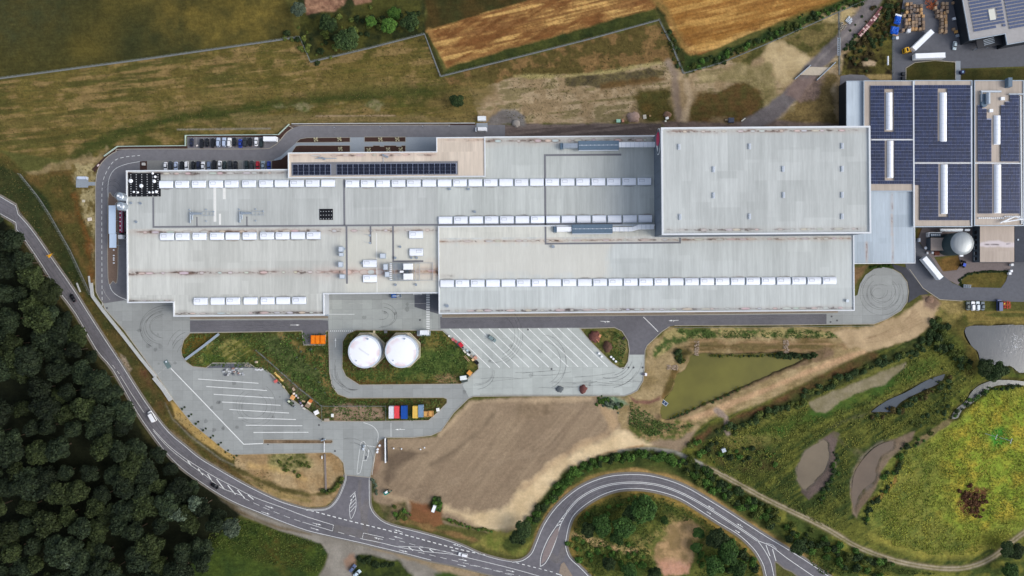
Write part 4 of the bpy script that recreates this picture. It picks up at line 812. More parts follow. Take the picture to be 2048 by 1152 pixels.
for x, y in ((214, 616), (536, 888), (670, 902), (638, 850), (1246, 736), (1257, 735), (1267, 735), (1285, 735), (1103, 738), (1056, 659), (645, 878), (1663, 633), (1661, 644), (1674, 641), (840, 640)):
    p = P(x, y); mh.cyl(p[0], p[1], .02, .5, .04, 14)
tag(mh.build('manhole_cover', M('cast iron', (84, 84, 86), .6, .2, 3)), kind='stuff')

# ================================================================== BUILDINGS
mRoof = painted_mat('roof sheeting', fine=2.2, streak=(1.6, .12, 1), bump=0.0, rough=.6, spec=.3)
mCap = M('pale parapet cap', (212, 216, 220), .5, .05, 1.0)
mWallG = M('grey cladding', (96, 106, 120), .5, .08, .3, stretch=(1, 1, .1))
mWallD = M('dark cladding', (34, 40, 48), .5, .15, .3)
mWalk = M('grey walkway mat', (116, 117, 122), .85, .12, 1.5, gen='World')
mDome = M('white acrylic', (238, 242, 250), .35, .05, .6, spec=.5, objrand=.06)
mHatch = M('frame grey', (196, 204, 214), .5, .05, 1.0)
mUnit = M('galvanised casing', (164, 176, 188), .45, .08, 1.0, metal=.3)
mSteel = M('galvanised steel', (176, 186, 196), .35, .15, 1.5, metal=.7)
mBlueG = M('blue grey casing', (92, 112, 130), .5, .1, .8)
mWhiteM = M('white painted metal', (236, 239, 243), .45, .04, 1.0)
mBlack = M('black rubber', (26, 27, 30), .8, .2, 2)
def pv_mat(name, c, amp=.3):
    m, n, b = nodes(name); geo = n.nodes.new('ShaderNodeNewGeometry'); rgb = n.nodes.new('ShaderNodeRGB'); rgb.outputs[0].default_value = (*lin(c), 1)
    mr = n.nodes.new('ShaderNodeMapRange'); mr.inputs[3].default_value = 1 - amp; mr.inputs[4].default_value = 1 + amp; n.links.new(geo.outputs['Random Per Island'], mr.inputs[0])
    vm = n.nodes.new('ShaderNodeVectorMath'); vm.operation = 'SCALE'; n.links.new(rgb.outputs[0], vm.inputs[0]); n.links.new(mr.outputs[0], vm.inputs['Scale'])
    t = noise_node(n, geo.outputs['Position'], .06, 4, .6); n.links.new(mul_color(n, vm.outputs[0], t.outputs[0], .8, 1.25), b.inputs['Base Color']); b.inputs['Roughness'].default_value = .3; b.inputs['Specular IOR Level'].default_value = .4; return m
mPV = pv_mat('solar cells', (30, 43, 76))
mPVb = M('dark solar cells', (19, 25, 44), .22, .2, .9, spec=.6, gen='World')
mFrame = M('panel gaps', (150, 158, 178), .6, .1, 1)
TAN = (176, 164, 152)

def roof_tint(u0, v0, u1, v1, base, seed, dirt_lines=(), blocks=26, step=1.6, peach=None, puddles=()):
    us = np.linspace(u0, u1, max(3, int((u1 - u0) / step))); vs = np.linspace(v0, v1, max(3, int((v1 - v0) / step)))
    A, B = np.meshgrid(us, vs); f = Field(A, B, base, .07); rg = random.Random(seed)
    for k in range(blocks):       # sheets laid at different times
        w = rg.uniform(18, 90); h = rg.uniform(30, 95); x = rg.uniform(u0 - 10, u1); y = rg.choice([v0, v0 + (v1 - v0) * .33, v0 + (v1 - v0) * .5, v0 + (v1 - v0) * .7]) ; d = rg.choice([-10, -8, -5, 6, 5, -8])
        f.poly([(x, y), (x + w, y), (x + w, y + h), (x, y + h)], tuple(c + d for c in base), soft=.8, warp=0, op=.75)
    st = fbm(f.X, f.Y, 2.2, 60, seed=seed, octv=4); s2 = fbm(f.X, f.Y, 9, 80, seed=seed + 1, octv=3); s3 = fbm(f.X, f.Y, 90, seed=seed + 2)
    f.c *= (1 + (st - .5) * .15 + (s2 - .5) * .08 + (s3 - .5) * .10)[..., None]
    sm_ = np.abs(((f.X / 3.1) % 1) - .5) * 2; f.c *= (1 - .05 * (sm_ > .86))[..., None]
    if peach: f.poly(*peach, soft=10, warp=12, op=.6)
    for (x, y, s_) in puddles:      # water marks that collect along the skylights
        f.line([(x - 12, y + s_ * 7.6), (x - 6, y + s_ * 8.8), (x + 5, y + s_ * 9), (x + 12, y + s_ * 7.6)], 1.3, rg.choice([(96, 88, 82), (120, 112, 104), (140, 128, 118)]), soft=.8, warp=.9, op=rg.uniform(.35, .9))
    for (a, b, v, w, c1, c2, op) in dirt_lines:
        nz = fbm(f.X, f.Y, 26, 5, seed=int(v) + 5, octv=4); f.line([(a, v), (b, v)], w * 1.8, c1, soft=w, warp=w * .5, op=op * .42)
        f.line([(a, v), (b, v)], w * .55, c2, soft=w * .4, warp=w * .5, op=op * .95, gate=np.clip((nz - .45) * 5, 0, 1))
        n2 = fbm(f.X, f.Y, 7, 3, seed=int(v) + 9, octv=3); f.line([(a, v), (b, v)], w * .45, (74, 60, 54), soft=w * .25, warp=w * .5, op=op * .9, gate=np.clip((n2 - .56) * 6, 0, 1))
        x = a
        while x < b:
            x += rg.uniform(12, 46); L = rg.uniform(7, 22)
            if x + L > b: break
            el = [(x + L * .5 + L * .55 * math.cos(t * .63), v + w * .55 * math.sin(t * .63)) for t in range(10)]
            f.poly(el, c2, soft=.8, warp=.6, op=op * .7); el = [(p[0] * .8 + (x + L * .5) * .2, v + (p[1] - v) * .66) for p in el]
            f.poly(el, tuple(min(235, c + rg.randint(-6, 12)) for c in rg.choice([(200, 194, 188), (206, 188, 180), (198, 200, 200)])), soft=.8, warp=.5, op=op * .9)
    return f
def roof_grid(f, z, parent, name='roof'):
    px = f.X + 0.0088 * (f.Y - 460); py = f.Y - 0.0078 * (f.X - 877); k = (H - z) / H
    W = np.stack([(px - 1024) * S * k, (576 - py) * S * k, np.full(f.X.shape, z)], -1)
    return grid_object(name, W, f.c, f.a, mRoof, parent)
def body(parent, outline, z, mat, capw=.6, caph=.45, cap=mCap):
    w = MB(); w.prism([U(p[0], p[1], z)[:2] for p in outline], -.1, z - .12); w.build('wall', mat, parent)
    c = MB(); wallstrip(c, [(p[0], p[1]) for p in outline], capw, z - .3, z + caph, U_=True, closed=True); c.build('parapet', cap, parent)
def hall(name, label, cat, c):
    return thing(name, (0, 0, 0), 0, label, cat)
def dome_mesh(L, W, h, n=7, curb=.35):
    mb = MB(); mb.box(0, 0, 0, L + .3, W + .3, curb)
    vs = []; fs = []
    for sx in (-1, -.985, .985, 1):
        for i in range(n + 1):
            a = math.pi * i / n; sc = .8 if abs(sx) == 1 else 1
            vs.append((sx * L / 2, -math.cos(a) * W / 2, curb + math.sin(a) * h * sc))
    m = n + 1
    for j in range(3):
        for i in range(n): fs.append((j * m + i, (j + 1) * m + i, (j + 1) * m + i + 1, j * m + i + 1))
    fs += [tuple(range(m)), tuple(range(4 * m - 1, 3 * m - 1, -1))]
    return mb.add(vs, fs)
dm = dome_mesh(6.45, 3.3, .75).mesh('skylight', mDome)
hb = MB()
for s_ in (-1, 1): hb.box(0, s_ * .62, .02, 2.3, .08, .10); hb.box(s_ * 1.15, 0, .02, .08, 1.3, .10)
hatch_me = hb.mesh('hatch', M('hatch grey', (122, 132, 146), .5, .05, 1))
sg = MB()
for s_ in (-1, 1): sg.box(s_ * 3.36, 0, 0, .1, 3.7, .45); sg.box(0, s_ * 1.8, 0, 6.8, .1, .42)
curb_me = sg.mesh('curb', mSteel)
def skylight(parent, u, v, z, hatch=True, side=-1):
    p = U(u, v, z + .6); o = link('skylight', dm, parent, (p[0], p[1], z), .0078)
    link('curb', curb_me, o)
    if hatch: link('hatch', hatch_me, o, (side * 1.35, .35, 1.0))
    return o
def walkway(parent, pts, w, z):
    f = MB(); L = [(p[0], p[1]) for p in pts]; wallstrip(f, L, w, z - .02, z + .07, U_=True); f.build('walkway_mat', mWalk, parent)
def boxpart(parent, name, u0, v0, u1, v1, z0, h, mat, taper=0):
    q = [U(a, b, z0 + h)[:2] for a, b in ((u0, v0), (u1, v0), (u1, v1), (u0, v1))]
    return MB().prism(q, z0, z0 + h).build(name, mat, parent)

BR = (112, 84, 68); GY = (150, 138, 128); PK = (196, 158, 148)
# ---- west production hall
zA = 10.0
A = hall('production_hall', 'low western factory hall with several rows of white skylights and a black corner patch', 'factory hall', 0)
OA = [(254, 337), (971, 337), (971, 275), (1326, 275), (1326, 453), (877, 453), (877, 585.5), (646, 585.5), (646, 628), (346, 628), (346, 600), (254, 600)]
body(A, OA, zA, M('light grey cladding', (168, 174, 182), .5, .08, .4))
ba = (184, 187, 184)
roof_grid(roof_tint(254, 337, 877, 453, ba, 5, [(256, 575, 343, 5, BR, (90, 70, 62), .9), (560, 876, 453, 0.5, BR, BR, .1)], puddles=[(333 + 32.4 * k, 364.5, 1) for k in range(11)] + [(705.5 + 30.75 * k, 366, 1) for k in range(6)]), zA, A)
roof_grid(roof_tint(254, 453, 877, 585.5, (191, 192, 186), 6, [(258, 876, 460, 6, (168, 146, 134), (120, 92, 78), .9), (258, 876, 542, 5.5, (172, 150, 140), (104, 82, 72), 1.0), (640, 790, 543, 12, (200, 178, 168), (168, 136, 124), .8), (830, 872, 543, 14, (200, 150, 110), (150, 110, 80), .8)],
    puddles=[(334 + 32.5 * k, 469, 1) for k in range(10)] + [(739, 526, -1), (739, 556, 1)], peach=([(690, 455), (877, 455), (877, 585), (690, 585)], (208, 206, 193))), zA, A)
roof_grid(roof_tint(254, 585.5, 346, 600, (191, 192, 186), 7, [(258, 345, 597, 3, GY, (80, 72, 70), .9)]), zA, A)
roof_grid(roof_tint(346, 585.5, 646, 628, (191, 192, 186), 8, puddles=[(400 + 33 * k, 599, -1) for k in range(7)], dirt_lines=[(350, 644, 623, 4, GY, (80, 72, 70), 1.0)]), zA, A)
roof_grid(roof_tint(877, 275, 1326, 453, (184, 188, 184), 9, [(960, 1322, 283, 7, (176, 150, 132), (110, 84, 70), .9)], puddles=[(705.5 + 30.75 * k, 366, 1) for k in range(6, 20)] + [(891 + 30.75 * k, 440.5, -1) for k in range(14)]), zA, A)
for x in (333, 365, 398.5, 433, 464, 499, 533, 564, 595, 626, 657): skylight(A, x, 364.5, zA, (int(x) % 3) != 0)
for k in range(20): skylight(A, 705.5 + 30.75 * k, 366, zA, k not in (5, 6, 8, 10, 12))
for k in range(14): skylight(A, 891 + 30.75 * k, 440.5, zA, k in (1, 3, 4, 6))
for k, x in enumerate((334, 365, 399, 434, 465, 499, 534, 565, 596, 627)): skylight(A, x, 469, zA, k not in (4, 8))
for k, x in enumerate((400, 434, 465, 500, 534, 565, 597)): skylight(A, x, 599, zA, k % 2 == 0)
for x, y, s_ in ((832, 469, -1), (832, 504, 1)): skylight(A, x, y, zA, True, s_)
for x, y in ((739, 526), (739, 556)): skylight(A, x, y, zA, True)
walkway(A, [(307, 390), (307, 449.5), (1245, 449.5)], .85, zA); walkway(A, [(689, 357), (689, 449)], .9, zA); walkway(A, [(693, 451), (693, 566)], .9, zA)
walkway(A, [(741, 451), (741, 487)], .85, zA); walkway(A, [(786, 451), (786, 522), (846, 522)], .85, zA); walkway(A, [(394, 430), (394, 449)], .6, zA); walkway(A, [(494, 430), (494, 449)], .6, zA)
walkway(A, [(1091, 452), (1091, 312), (1244, 312)], .95, zA)
# thin expansion strips
ms = M('bright seam strip', (222, 222, 218), .7, .05, 1)
for u, v0, v1, w in ((430, 372, 440, 1.3), (449, 372, 395, 1.3), (440, 424, 446, 1.0), (970, 277, 352, .3), (753, 465, 585, .35)): f = MB(); wallstrip(f, [(u, v0), (u, v1)], w, zA - .02, zA + .05, U_=True); f.build('roof_strip', ms, A)
# roof corner with black drainage mats and plants
def ballast(u0, v0, u1, v1, nx, ny, extra):
    o = boxpart(A, 'drainage_mat', u0, v0, u1, v1, zA, .16, M('black roof mat', (20, 22, 28), .9, .3, 2))
    st = MB()
    for i in range(nx):
        for j in range(ny):
            p = U(u0 + (i + .5) * (u1 - u0) / nx, v0 + (j + .7) * (v1 - v0) / ny, zA + .4); st.box(p[0], p[1], zA + .16, .36, .36, .22)
    sb = st.build('ballast_block', M('pale concrete block', (170, 172, 176), .8, .1, 2), o); sb['kind'] = 'stuff'
    pb = MB()
    for (x, y, r) in extra:
        p = U(x, y, zA + .5); pb.lathe(p[0], p[1], [(r, zA + .16), (r * 1.05, zA + .5), (r * .5, zA + .75)], 9)
    if extra: tag(pb.build('roof_cowl', mWhiteM, o), kind='stuff')
ballast(257, 341.5, 322, 388.5, 6, 10, [(262, 357, 1.0), (283, 367, .9), (309, 358, .8), (276, 380, .5), (299, 380, .5), (306, 380, .5), (313, 379, .7), (268, 379, .5), (311, 349, .6), (306, 342, .5)])
ballast(639, 416, 666, 438, 5, 3, [])
def vent(u, v, z, r=.55, h=.9, parent=None, mat=None):
    p = U(u, v, z + h); mb = MB(); mb.cyl(p[0], p[1], z, r * .8, h, 12); mb.cyl(p[0], p[1], z + h * .8, r * 1.15, h * .22, 12); return mb.build('roof_vent', mat or mSteel, parent)
for u, v in ((262, 401), (281, 402), (272, 439), (938, 378.5), (950, 424), (688, 496), (800, 493), (833, 515), (822, 515), (790, 515), (790, 569), (831, 569), (724, 525), (900, 378)): vent(u, v, zA, parent=A)
for u, v in ((740, 470), (740, 485)):       # antenna masts
    p = U(u, v, zA); q = U(u - 11, v - 2.5, zA + 2); f = MB(); f.tube((p[0], p[1], zA), (p[0], p[1], zA + 5), .09, 6); f.tube((p[0], p[1], zA + 4.4), (q[0], q[1], zA + 3.4), .05, 6); f.box(p[0], p[1], zA, .9, .9, .25); f.build('antenna_mast', mUnit, A)
# pale canopy of the loading dock on the east flank
boxpart(A, 'dock_leveller', 646.5, 588, 655, 630, 0, 1.1, mUnit)
f = MB()
for k in range(5): q = [U(a, b, 3)[:2] for a, b in ((645.5, 590 + 8 * k), (652, 590 + 8 * k), (652, 595 + 8 * k), (645.5, 595 + 8 * k))]; f.prism(q, 1.1, 4.2)
f.build('dock_shelter', mWallD, A)

# ---- office wing
zO = 11.2
O = hall('office_wing', 'two storey office wing with peach tinted roof and a long row of dark solar panels', 'office building', 0)
OO = [(578, 303.7), (875, 303.7), (875, 275.5), (971, 275.5), (971, 353), (578, 353)]
body(O, OO, zO, M('plaster facade', (186, 176, 166), .8, .08, .5), .5, .35)
bo = (206, 192, 176)
roof_grid(roof_tint(578, 303.7, 971, 353, bo, 12, [(585, 872, 309, 4, (190, 160, 148), (130, 100, 92), .8)], 10), zO, O)
roof_grid(roof_tint(875, 275.5, 971, 303.7, bo, 13, [(880, 968, 280, 4, (196, 170, 150), (150, 120, 100), .6)], 3), zO, O)
boxpart(O, 'panel_deck', 584, 322.5, 917, 349.5, zO, .08, mWalk)
f = MB(); fr = MB()
for g0, n in ((587.2, 7), (675.3, 22)):
    q = [U(a, b, zO + .2)[:2] for a, b in ((g0 - 1, 326.3), (g0 + n * 10.86, 326.3), (g0 + n * 10.86, 348.2), (g0 - 1, 348.2))]; fr.prism(q, zO + .1, zO + .14)
    for i in range(n):
        for s_ in (0, 4.9):
            for j in range(3):
                u = g0 + i * 10.86 + s_; v = 327 + j * 7.0; q = [U(a, b, zO + .4)[:2] for a, b in ((u, v), (u + 4.55, v), (u + 4.55, v + 6.6), (u, v + 6.6))]; f.prism(q, zO + .3, zO + .36)
fr.build('panel_frame', mFrame, O); tag(f.build('solar_panel', mPVb, O), kind='stuff')
for u, v in ((640, 314), (646, 314), (768, 309), (772, 311), (650, 316), (776, 313)): vent(u, v, zO, .45, .7, O)
f = MB(); a_ = U(633, 315.5, zO); b_ = U(675, 315.5, zO); f.tube((a_[0], a_[1], zO + .5), (b_[0], b_[1], zO + .5), .16); f.build('roof_pipe', mUnit, O)
f = MB(); a_ = U(768, 312, zO); b_ = U(768, 325, zO); f.tube((a_[0], a_[1], zO + .2), (b_[0], b_[1], zO + .2), .1); f.build('roof_pipe', mUnit, O)

# ---- south hall
zB = 10.8
B = hall('production_hall', 'long southern factory hall with clean pale roof and one row of twenty-six white skylights', 'factory hall', 0)
OB = [(877, 453.5), (1330, 453.5), (1330, 476), (1707, 476), (1707, 627), (877, 627)]
body(B, OB, zB, M('light grey cladding', (168, 174, 182)), .55, .45)
bb = (190, 195, 193)
roof_grid(roof_tint(877, 453.5, 1330, 476, (200, 200, 191), 15, [], 8), zB, B)
roof_grid(roof_tint(877, 476, 1707, 627, bb, 16, puddles=[(893.2 + 30.6 * k, 567.3, -1) for k in range(26)], dirt_lines=[(880, 1700, 483, 4, (196, 168, 142), (120, 88, 68), .9), (880, 1704, 622, 4, (170, 160, 152), (84, 76, 76), 1.0), (880, 905, 552, 3, GY, BR, .5)], blocks=30, peach=([(877, 480), (1240, 480), (1200, 560), (877, 560)], (206, 202, 190))), zB, B)
for k in range(26): skylight(B, 893.2 + 30.6 * k, 567.3, zB, k not in (0, 3, 4, 7, 9, 15))
walkway(B, [(1091, 454), (1091, 489), (1360, 489), (1360, 479)], .85, zB)
for u, v in ((1106, 498 - 3), (893, 612), (1694, 608)): vent(u, v, zB, .7, 1.0, B)

# ---- rooftop process air units
def air_unit(u0, v, parts, label):
    o = thing('ventilation_unit', U(u0, v, zA), .0078, label, 'ventilation unit', 'long air units beside the high-bay')
    z0 = 1.0; f = MB()
    f.box(18.5, 0, z0, 19.5, 4.2, 2.2); f.build('casing', mBlueG, o)
    f = MB(); f.box(18.5, -2.3, z0 + .9, 19.0, .5, .3); f.box(18.5, 0, z0 + 2.2, 19.2, .16, .08)
    for k in range(9): f.box(10.4 + 2.05 * k, 0, z0 + 2.2, .5, .35, .2)
    f.build('casing_trim', mHatch, o)
    f = MB(); f.box(5.0, 0, z0 + .1, 7.6, 2.6, 1.7, 0, .25); f.build('intake_hood', mWhiteM if parts else mSteel, o)
    f = MB(); f.box(.8, 0, z0 - .2, 1.8, 3.0, 1.6, 0, .3); f.build('end_bend', mBlueG, o)
    f = MB(); ex = 47.3
    if parts:
        f.box(33, -.3, z0 + .6, 9.6, 2.0, 1.5); f.add([(37.8, -1.3, z0 + .6), (41, -.4, z0 + .6), (41, 1.8, z0 + .6), (37.8, .7, z0 + .6), (37.8, -1.3, z0 + 2.1), (41, -.4, z0 + 2.1), (41, 1.8, z0 + 2.1), (37.8, .7, z0 + 2.1)], [(4, 5, 6, 7), (0, 1, 5, 4), (2, 3, 7, 6), (1, 2, 6, 5), (3, 0, 4, 7)]); f.box(44.6, .7, z0 + .6, 7.2, 2.2, 1.5)
    else: f.box(37.6, .2, z0 + .6, 19.6, 2.3, 1.5)
    f.build('duct', mWhiteM, o)
    f = MB()
    for k in range(9): f.box(29.5 + 2.1 * k, .2 if not parts else (-.3 if k < 4 else .7), z0 + .5, .12, 2.55, 1.72)
    tag(f.build('duct_flange', mHatch, o), kind='stuff')
    f = MB()
    for k in range(8):
        for s_ in (-2.3, 2.3): f.box(1 + 6.4 * k, s_ * .8, 0, .18, .18, z0 + .6)
    f.build('support_leg', mSteel, o)
    return o
air_unit(1121, 295.5, False, 'upper blue grey air unit with straight white duct running into the high-bay warehouse')
air_unit(1107, 461, True, 'lower blue grey air unit whose white duct steps sideways before the high-bay warehouse')
def small_unit(u, v, w, h, label):
    o = thing('cooling_unit', U(u, v, zA + 2), .0078, label, 'rooftop unit', 'grey cooling units on the west hall roof'); o.location.z = zA
    f = MB(); f.box(0, 0, .35, w, h, 1.9); f.build('casing', mUnit, o)
    f = MB(); f.box(0, 0, 2.25, w * .82, h * .82, .08); f.build('fan_grille', mHatch, o)
    f = MB()
    for a in (-.42, .42):
        for b in (-.42, .42): f.box(a * w, b * h, 0, .15, .15, .35)
    f.build('foot', mSteel, o); return o
for i, (u, v, w, h, l) in enumerate(((681.5, 497, 2.2, 2.6, 'topmost of the grey cooling boxes left of the walkway mat'), (682, 507.5, 2.2, 1.7, 'small grey box directly below the topmost cooling box'), (680.5, 527.5, 2.2, 2.6, 'grey cooling box third from the top beside the walkway mat'), (683.5, 551.5, 2.6, 2.1, 'lowest grey cooling box beside the walkway mat, on the stained strip'), (765, 511, 2.8, 2.4, 'grey ribbed cooling box standing alone above the pipe rack'), (770.5, 533, 2.2, 3.0, 'upper grey box left of the chiller frame'), (773.5, 548, 2.2, 2.6, 'lower grey box left of the chiller frame'))): small_unit(u, v, w, h, l)
ch = thing('chiller_frame', U(810, 543, zA), .0078, 'steel platform with two white chillers and pipe bundles on the hall roof', 'chiller')
f = MB()
for s_ in (-4.2, 4.2): f.box(0, s_, .7, 14.5, .25, .3)
for k in range(8): f.box(-7 + 2 * k, 0, .7, .15, 8.4, .2)
f.box(9.6, 4.2, .5, 8, .12, .15); f.box(9.6, -4.2, .5, 8, .12, .15); f.box(9.6, 1.2, .5, 8, .1, .15); f.box(9.6, -1.2, .5, 8, .1, .15); f.box(13.4, 0, .5, .2, 8.6, .3); f.build('platform', mSteel, ch)
for s_ in (-2.4, 2.4): MB().box(1.7, s_, 1.0, 4.4, 2.9, 1.7).build('chiller', mWhiteM, ch)
for s_ in (-2.4, 2.4):
    f = MB()
    for k in range(6): f.tube((-6, s_ - 1.2 + .48 * k, 1.5), (-.5, s_ - 1.2 + .48 * k, 1.5), .12, 6)
    f.build('pipe_bundle', mSteel, ch)
f = MB()
for k in range(9): f.box(-6.8, -3.8 + .95 * k, .9, 1.0, .35, 1.3)
f.build('valve_row', mWhiteM, ch); MB().box(-1.5, 0, 1.2, 1.7, 1.0, .8).build('control_box', mWhiteM, ch)
f = MB()
for k in range(10): f.box(1.8 + .55 * (k - 5), 0, 1.0, .12, 1.8, .5)
f.build('louvre', mBlueG, ch)
for u, v, l in ((396, 424, 'left silver exhaust pipe assembly on the west hall roof'), (495, 424, 'right silver exhaust pipe assembly on the west hall roof')):
    o = thing('exhaust_duct', U(u, v, zA), .0078, l, 'exhaust duct', 'silver exhaust ducts on the west hall roof')
    f = MB(); f.tube((-2.5, 0, 1.3), (2.6, 0, 1.3), .65, 12, .45); f.build('duct', mSteel, o)
    f = MB(); f.tube((-3.2, .8, 1), (-3.2, -4.5, 1), .4, 10); f.tube((-2.2, .8, 1), (-2.2, -3, 1), .35, 10); f.build('pipe', mSteel, o)
    f = MB(); f.box(5.3, .9, .5, 6, .12, .15); f.box(5.3, -.9, .5, 6, .12, .15)
    for k in range(4): f.box(2.6 + 1.8 * k, 0, .5, .1, 1.8, .12)
    for x, y in ((-3.8, 2), (4.2, 2), (7.8, 1), (-3.8, -4), (4.2, -3.6)): f.cyl(x, y, 0, .35, .6, 8)
    tag(f.build('support_frame', mUnit, o), kind='stuff')

# ---- high-bay warehouse
zT = 28.0
T = hall('high_bay_warehouse', 'tall windowless high-bay warehouse with a flat pale grey roof', 'warehouse', 0)
OT = [(1325.5, 259.8), (1741, 259.8), (1741, 472), (1325.5, 472)]
body(T, OT, zT, mWallG, .75, .7)
roof_grid(roof_tint(1325.5, 259.8, 1741, 472, (183, 187, 185), 19, [(1335, 1736, 267, 5, (176, 160, 146), (120, 92, 80), .9), (1335, 1730, 464, 5, (176, 168, 160), (110, 100, 96), .9)], 34), zT, T)
for x, y in ((1358, 294), (1499, 293), (1684, 292), (1427, 339), (1566, 338), (1684, 338), (1427, 391), (1567, 390), (1684, 390), (1360, 434), (1499, 433), (1684, 433)):
    p = P(x, y, zT + 1); o = link('smoke_vent', None, T); o = None
for o in [o for o in bpy.data.objects if o.name.startswith('smoke_vent')]: bpy.data.objects.remove(o)
sv = MB().box(0, 0, 0, 1.1, 2.6, .45).mesh('smoke_vent', mHatch); sl = MB()
for k in range(6): sl.box(-.1, -1.05 + .42 * k, .45, .7, .2, .12)
slm = sl.mesh('louvre_blade', M('louvre grey', (168, 176, 186), .5, .05, 1))
for x, y in ((1358, 294), (1499, 293), (1684, 292), (1427, 339), (1566, 338), (1684, 338), (1427, 391), (1567, 390), (1684, 390), (1360, 434), (1499, 433), (1684, 433)):
    p = P(x, y, zT); o = link('smoke_vent', sv, T, p, .0078); link('louvre_blade', slm, o)
# vertical joints of the visible west wall, and the round company sign on it
f = MB(); wx = U(1325.5, 300, zT)[0]
for k in range(9):
    p = U(1325.5, 262 + 26 * k, zT); f.box(p[0] - .03, p[1], 10.5, .06, .12, 17)
f.build('wall_joint', M('joint grey', (80, 88, 100), .5, .05, 1), T)
p = U(1325.5, 284.5, 24)
def wall_disc(x, y, z, ry, rz, d, n=28):
    return MB().add([(x, y + ry * math.cos(2 * math.pi * i / n), z + rz * math.sin(2 * math.pi * i / n)) for i in range(n)] + [(x - d, y + ry * math.cos(2 * math.pi * i / n), z + rz * math.sin(2 * math.pi * i / n)) for i in range(n)], [(i, (i + 1) % n, n + (i + 1) % n, n + i) for i in range(n)] + [tuple(range(2 * n - 1, n - 1, -1)), tuple(range(n))])
xw = U(1325.5, 284, zT)[0]
sgn = wall_disc(xw - .1, p[1], 21.5, 6.2, 4.6, .25).build('sign', mWhiteM, T); wall_disc(xw - .38, p[1], 21.5, 5.8, 4.2, .08).build('sign_ground', mWallG, sgn)
wall_disc(xw - .5, p[1] + 1.2, 21.8, 3.2, 3.2, .15).build('red_emblem', M('crimson enamel', (196, 24, 84), .4, .05, 1), sgn)
f = MB(); f.add([(xw - .52, p[1] - 1.5, 19), (xw - .52, p[1] - 4.6, 21.0), (xw - .52, p[1] - 3.6, 21.8), (xw - .52, p[1] - .9, 20.2), (xw - .62, p[1] - 1.5, 19), (xw - .62, p[1] - 4.6, 21.0), (xw - .62, p[1] - 3.6, 21.8), (xw - .62, p[1] - .9, 20.2)], [(0, 1, 2, 3), (4, 7, 6, 5), (0, 4, 5, 1), (1, 5, 6, 2), (2, 6, 7, 3), (3, 7, 4, 0)]); f.build('sign_bar', mWhiteM, sgn)

# ---- link building
zL = 8.2
Lk = hall('link_building', 'low blue grey flat roofed building between the high-bay and the solar halls', 'building', 0)
OL = [(1690, 389), (1829.5, 389), (1829.5, 533.5), (1707.5, 533.5), (1690, 480)]
body(Lk, OL, zL, mWallG, .35, .2)
ls = [(1780, 1781, 400, 6, PK, BR, 0)]
fL = roof_tint(1690, 389, 1829.5, 533.5, (170, 182, 192), 23, [], 6)
for u, a, b, o_ in ((1785, 392, 430, .5), (1784, 436, 476, 1.0), (1785, 480, 533, .6), (1733, 492, 530, .8)):
    nz = fbm(fL.X, fL.Y, 5, 14, seed=int(u) + a); fL.line([(u, a), (u, b)], 4, (186, 166, 152), soft=2.5, warp=2, op=o_ * .7); fL.line([(u, a + 3), (u, b - 4)], 2, (110, 78, 66), soft=1, warp=1.5, op=o_, gate=np.clip((nz - .45) * 5, 0, 1))
roof_grid(fL, zL, Lk)

# ---- old halls with solar roofs
zH = 9.0
def pv_block(u0, v0, u1, v1, cu=9.4, cv=6.9, holes=()):
    f = MB(); n = 0; nu = int((u1 - u0) / cu + .45); nv = int((v1 - v0) / cv + .45); cu = (u1 - u0) / nu; cv = (v1 - v0) / nv
    for i in range(nu):
        for j in range(nv):
            for s_ in (0, 1):
                u = u0 + i * cu + s_ * cu * .485 + .25; v = v0 + j * cv + .3; cx, cy = u + cu * .22, v + cv * .45
                if any(a < cx < c and b < cy < d for a, b, c, d in holes): continue
                x0, y0 = P(u, v, zH + .5)[:2]; x1, y1 = P(u + cu * .455, v + cv - .65, zH + .5)[:2]
                f.prism([(x0, y1), (x1, y1), (x1, y0), (x0, y0)], zH + .42, zH + .47, bottom=False); n += 1
    return f
def plain(parent, name, x0, y0, x1, y1, z0, z1, mat):
    q = [P(a, b, z1)[:2] for a, b in ((x0, y0), (x1, y0), (x1, y1), (x0, y1))]; return MB().prism(q, z0, z1).build(name, mat, parent)
def long_dome(parent, x0, y0, x1, y1, z):
    a = P(x0, y0, z + .8); b = P(x1, y1, z + .8); W = b[0] - a[0]; L = a[1] - b[1]
    o = dome_mesh(L, W, .8, 9).build('ridge_skylight', mDome, parent); o.rotation_euler = (0, 0, math.pi / 2); o.location = ((a[0] + b[0]) / 2, (a[1] + b[1]) / 2, z)
    n = int(L / 2.1); f = MB()
    for k in range(1, n):
        y = -L / 2 + L * k / n
        for i in range(9):
            a1 = math.pi * i / 9; a2 = math.pi * (i + 1) / 9; f.tube((y, -math.cos(a1) * W / 2, .37 + math.sin(a1) * .82), (y, -math.cos(a2) * W / 2, .37 + math.sin(a2) * .82), .04, 4)
    tag(f.build('glazing_bar', mHatch, o), kind='stuff')
mTan = lambda: None
def tan_roof(x0, y0, x1, y1, z, parent, seed, base=TAN):
    f = roof_tint(x0, y0, x1, y1, base, seed, [], 8, 2.5)
    k = (H - z) / H; W = np.stack([(f.X - 1024) * S * k, (576 - f.Y) * S * k, np.full(f.X.shape, z)], -1)
    return grid_object('roof', W, f.c, f.a, mRoof, parent)
